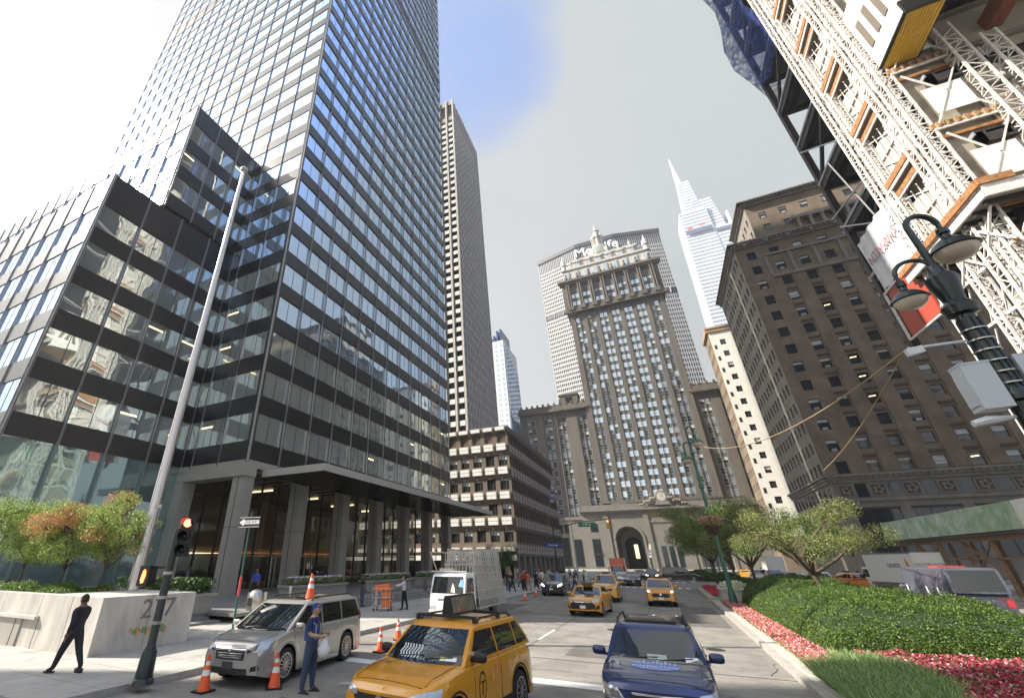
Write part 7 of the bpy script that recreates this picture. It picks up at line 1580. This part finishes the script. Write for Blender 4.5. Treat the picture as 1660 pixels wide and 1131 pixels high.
# shrubs in the long planter
rg = np.random.default_rng(3)
n = 16000; c = np.c_[-34+rg.random(n)*14.0, 9.9+rg.random(n)*2.3, np.zeros(n)]; hh = .45*(.6+.4*np.sin(c[:, 0]*1.9)*np.cos(c[:, 1]*2.3)); c[:, 2] = 1.55+hh*rg.random(n)**.5
o = cardmesh('planter_shrubs', cards(c, np.tile([0, 0, 1.], (n, 1)), .09, rg), leafA); tag(o, 'low green shrubs filling the long stone planter', 'shrubs', kind='stuff')
# hedge mounds on the median
def hz(x, y, X0, X1, Y0, Y1, H_, ph=0):
    """height of the clipped hedge above the soil"""
    u = (x-X0)/(X1-X0)*2-1; v = (y-Y0)/(Y1-Y0)*2-1; e = np.clip(1-np.abs(u)**3.2, 0, 1)**.55*np.clip(1-np.abs(v)**7, 0, 1)**.5
    return H_*e*(1+.07*np.sin(x*2.1+ph)*np.cos(y*1.3)+.05*np.sin(y*3.1+x)+.035*np.sin(x*5.3+1.7*np.sin(y*2.2))*np.cos(y*4.7+x))
def hedge(lab, X0, X1, Y0, Y1, H_, n, size, seed, m):
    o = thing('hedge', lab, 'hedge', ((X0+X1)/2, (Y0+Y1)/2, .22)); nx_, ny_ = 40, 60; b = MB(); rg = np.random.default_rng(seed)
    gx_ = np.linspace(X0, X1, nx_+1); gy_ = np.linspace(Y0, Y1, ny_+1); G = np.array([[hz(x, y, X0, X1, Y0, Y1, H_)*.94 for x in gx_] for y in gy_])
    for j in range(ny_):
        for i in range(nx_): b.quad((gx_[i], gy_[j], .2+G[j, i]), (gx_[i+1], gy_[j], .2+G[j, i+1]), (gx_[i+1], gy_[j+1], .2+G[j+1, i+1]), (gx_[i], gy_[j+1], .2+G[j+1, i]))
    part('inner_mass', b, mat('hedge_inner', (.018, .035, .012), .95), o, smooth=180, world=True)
    x = X0+rg.random(n)*(X1-X0); y = Y0+rg.random(n)**1.25*(Y1-Y0); ed = rg.random(n)
    k = ed < .18; x[k] = X0+.5*rg.random(k.sum())**1.5; k = (ed > .18) & (ed < .34); y[k] = Y0+.5*rg.random(k.sum())**1.5
    h = hz(x, y, X0, X1, Y0, Y1, H_); e = .03; nxv = -(hz(x+e, y, X0, X1, Y0, Y1, H_)-h)/e; nyv = -(hz(x, y+e, X0, X1, Y0, Y1, H_)-h)/e; nr_ = np.stack([np.clip(nxv, -4, 4), np.clip(nyv, -4, 4), np.ones(n)], 1); nr_ /= np.linalg.norm(nr_, axis=1)[:, None]
    steep = np.clip(1-nr_[:, 2], 0, 1); z = .2+h*(1-steep*rg.random(n)*.9)+.045*rg.normal(size=n)+.05*np.sin(x*9+np.sin(y*7))*np.sin(y*8+np.cos(x*6)); c = np.stack([x, y, z], 1)
    cardmesh('leaves', cards(c, nr_, size, rg, .45, 1.3), m, o, o.location)
hm = mat('hedge_leaf', (.1, .2, .04), .5, island=[(.015, .038, .008), (.05, .10, .014), (.11, .18, .025), (.20, .28, .05)], trans=.25)
hedge('broad clipped green hedge mound filling the near end of the median', 3.75, 10.1, 19.3, 35.0, 1.42, 230000, .055, 51, hm)
hedge('second clipped hedge mound beyond the near one, by the lamp post', 4.1, 10.0, 34.0, 41.8, 1.62, 80000, .065, 52, hm)
hedge('low dark hedge in the bed beyond the white planter', 4.2, 10.0, 47.5, 61.0, .9, 26000, .13, 53, leafD)
hedge('low hedge on the far median beyond the crossing', 4.2, 10.0, 82, 130, .9, 24000, .25, 54, leafD)
def bed(name, lab, x0, x1, y0, y1, h, n, size, m, seed, asp=.55, edge=None, cat='flowers'):
    rg = np.random.default_rng(seed); x = x0+rg.random(n)*(x1-x0); y = y0+rg.random(n)*(y1-y0); k = np.ones(n, bool)
    if edge: k = edge(x, y)
    x, y = x[k], y[k]; n = len(x); z = .2+h*(.35+.65*rg.random(n))*(.8+.2*np.sin(x*5)*np.sin(y*4)); c = np.stack([x, y, z], 1)
    o = cardmesh(name, cards(c, np.tile([0, 0, 1.], (n, 1)), size, rg, asp, .8), m); tag(o, lab, cat, kind='stuff')
flr = mat('flower_red_pink', (.6, .05, .1), .6, island=[(.05, .09, .02), (.28, .008, .03), (.42, .02, .06), (.52, .05, .10), (.60, .16, .20), (.70, .55, .58)], trans=.25)
flp = mat('flower_pale_pink', (.6, .05, .1), .6, island=[(.55, .03, .07), (.65, .10, .14), (.75, .28, .30), (.80, .55, .52), (.22, .30, .08)], trans=.25)
bed('kerb_flowers', 'strip of pink and red flowers along the median kerb beside the hedge', 2.85, 3.85, 16.6, 40.3, .22, 42000, .06, flp, 61, .8)
bed('kerb_flower_leaves', 'green leaves under the kerbside flowers', 2.85, 4.0, 16.6, 40.6, .17, 16000, .10, leafA, 62, .6, cat='leaves')
bed('front_flowers', 'dense patch of red and pink flowers in front of the hedge', 4.3, 10.0, 9.0, 19.3, .34, 62000, .062, flr, 63, .8, lambda x, y: (x > 4.5+.5*np.sin(y*1.3)) & (y < 19.2))
bed('front_flower_leaves', 'green leaves under the red flower patch', 4.2, 10.0, 9.0, 19.4, .26, 22000, .12, leafA, 64, cat='leaves')
bed('far_flowers', 'line of red flowers along the kerb of the farther bed', 2.9, 4.2, 46.6, 61.2, .3, 9000, .12, mat('flower_red', (.5, .02, .03), .6, island=[(.4, .012, .02), (.6, .03, .05), (.5, .1, .12)]), 65, .8)
# grass-like border: upright blades
rg = np.random.default_rng(70); n = 26000; x = 2.75+rg.random(n)*2.0; y = 8.5+rg.random(n)*9.2; k = (x < 4.7+.4*np.sin(y*1.3)) & ((y < 16.4) | (x > 3.5)); x, y = x[k], y[k]; n = len(x)
d = rg.normal(size=(n, 2))*.12; L_ = .25+.2*rg.random(n); w_ = .008+.006*rg.random(n); an = rg.random(n)*6.28; wx, wy = np.cos(an)*w_, np.sin(an)*w_
V = np.zeros((n, 4, 3)); V[:, 0] = np.stack([x-wx, y-wy, np.full(n, .2)], 1); V[:, 1] = np.stack([x+wx, y+wy, np.full(n, .2)], 1); V[:, 2] = np.stack([x+wx*.4+d[:, 0]*1.6, y+wy*.4+d[:, 1]*1.6, .2+L_], 1); V[:, 3] = np.stack([x-wx*.4+d[:, 0]*1.6, y-wy*.4+d[:, 1]*1.6, .2+L_], 1)
o = cardmesh('border_grass', V.reshape(-1, 3), mat('border_grass_blade', (.1, .2, .04), .5, island=[(.10, .17, .05), (.18, .29, .09), (.28, .40, .15), (.40, .46, .24)], trans=.3)); tag(o, 'tufted grass-like border between kerb and flowers', 'grass', kind='stuff')
# ------------------------------------------------------------------ air
HAZE = .0005
hzm = bpy.data.materials.new('air'); hzm.use_nodes = True; t_ = hzm.node_tree; t_.nodes.clear(); o_ = t_.nodes.new('ShaderNodeOutputMaterial'); v_ = t_.nodes.new('ShaderNodeVolumePrincipled')
v_.inputs['Color'].default_value = (.93, .95, .97, 1); v_.inputs['Density'].default_value = HAZE; v_.inputs['Anisotropy'].default_value = .3; t_.links.new(v_.outputs[0], o_.inputs['Volume'])
b = MB(); b.box(-3010, 3010, -3010, 3010, -1, 440); o = single('haze', 'thin pale haze filling the avenue', 'haze', b, hzm, (0, 0, 0), kind='stuff')
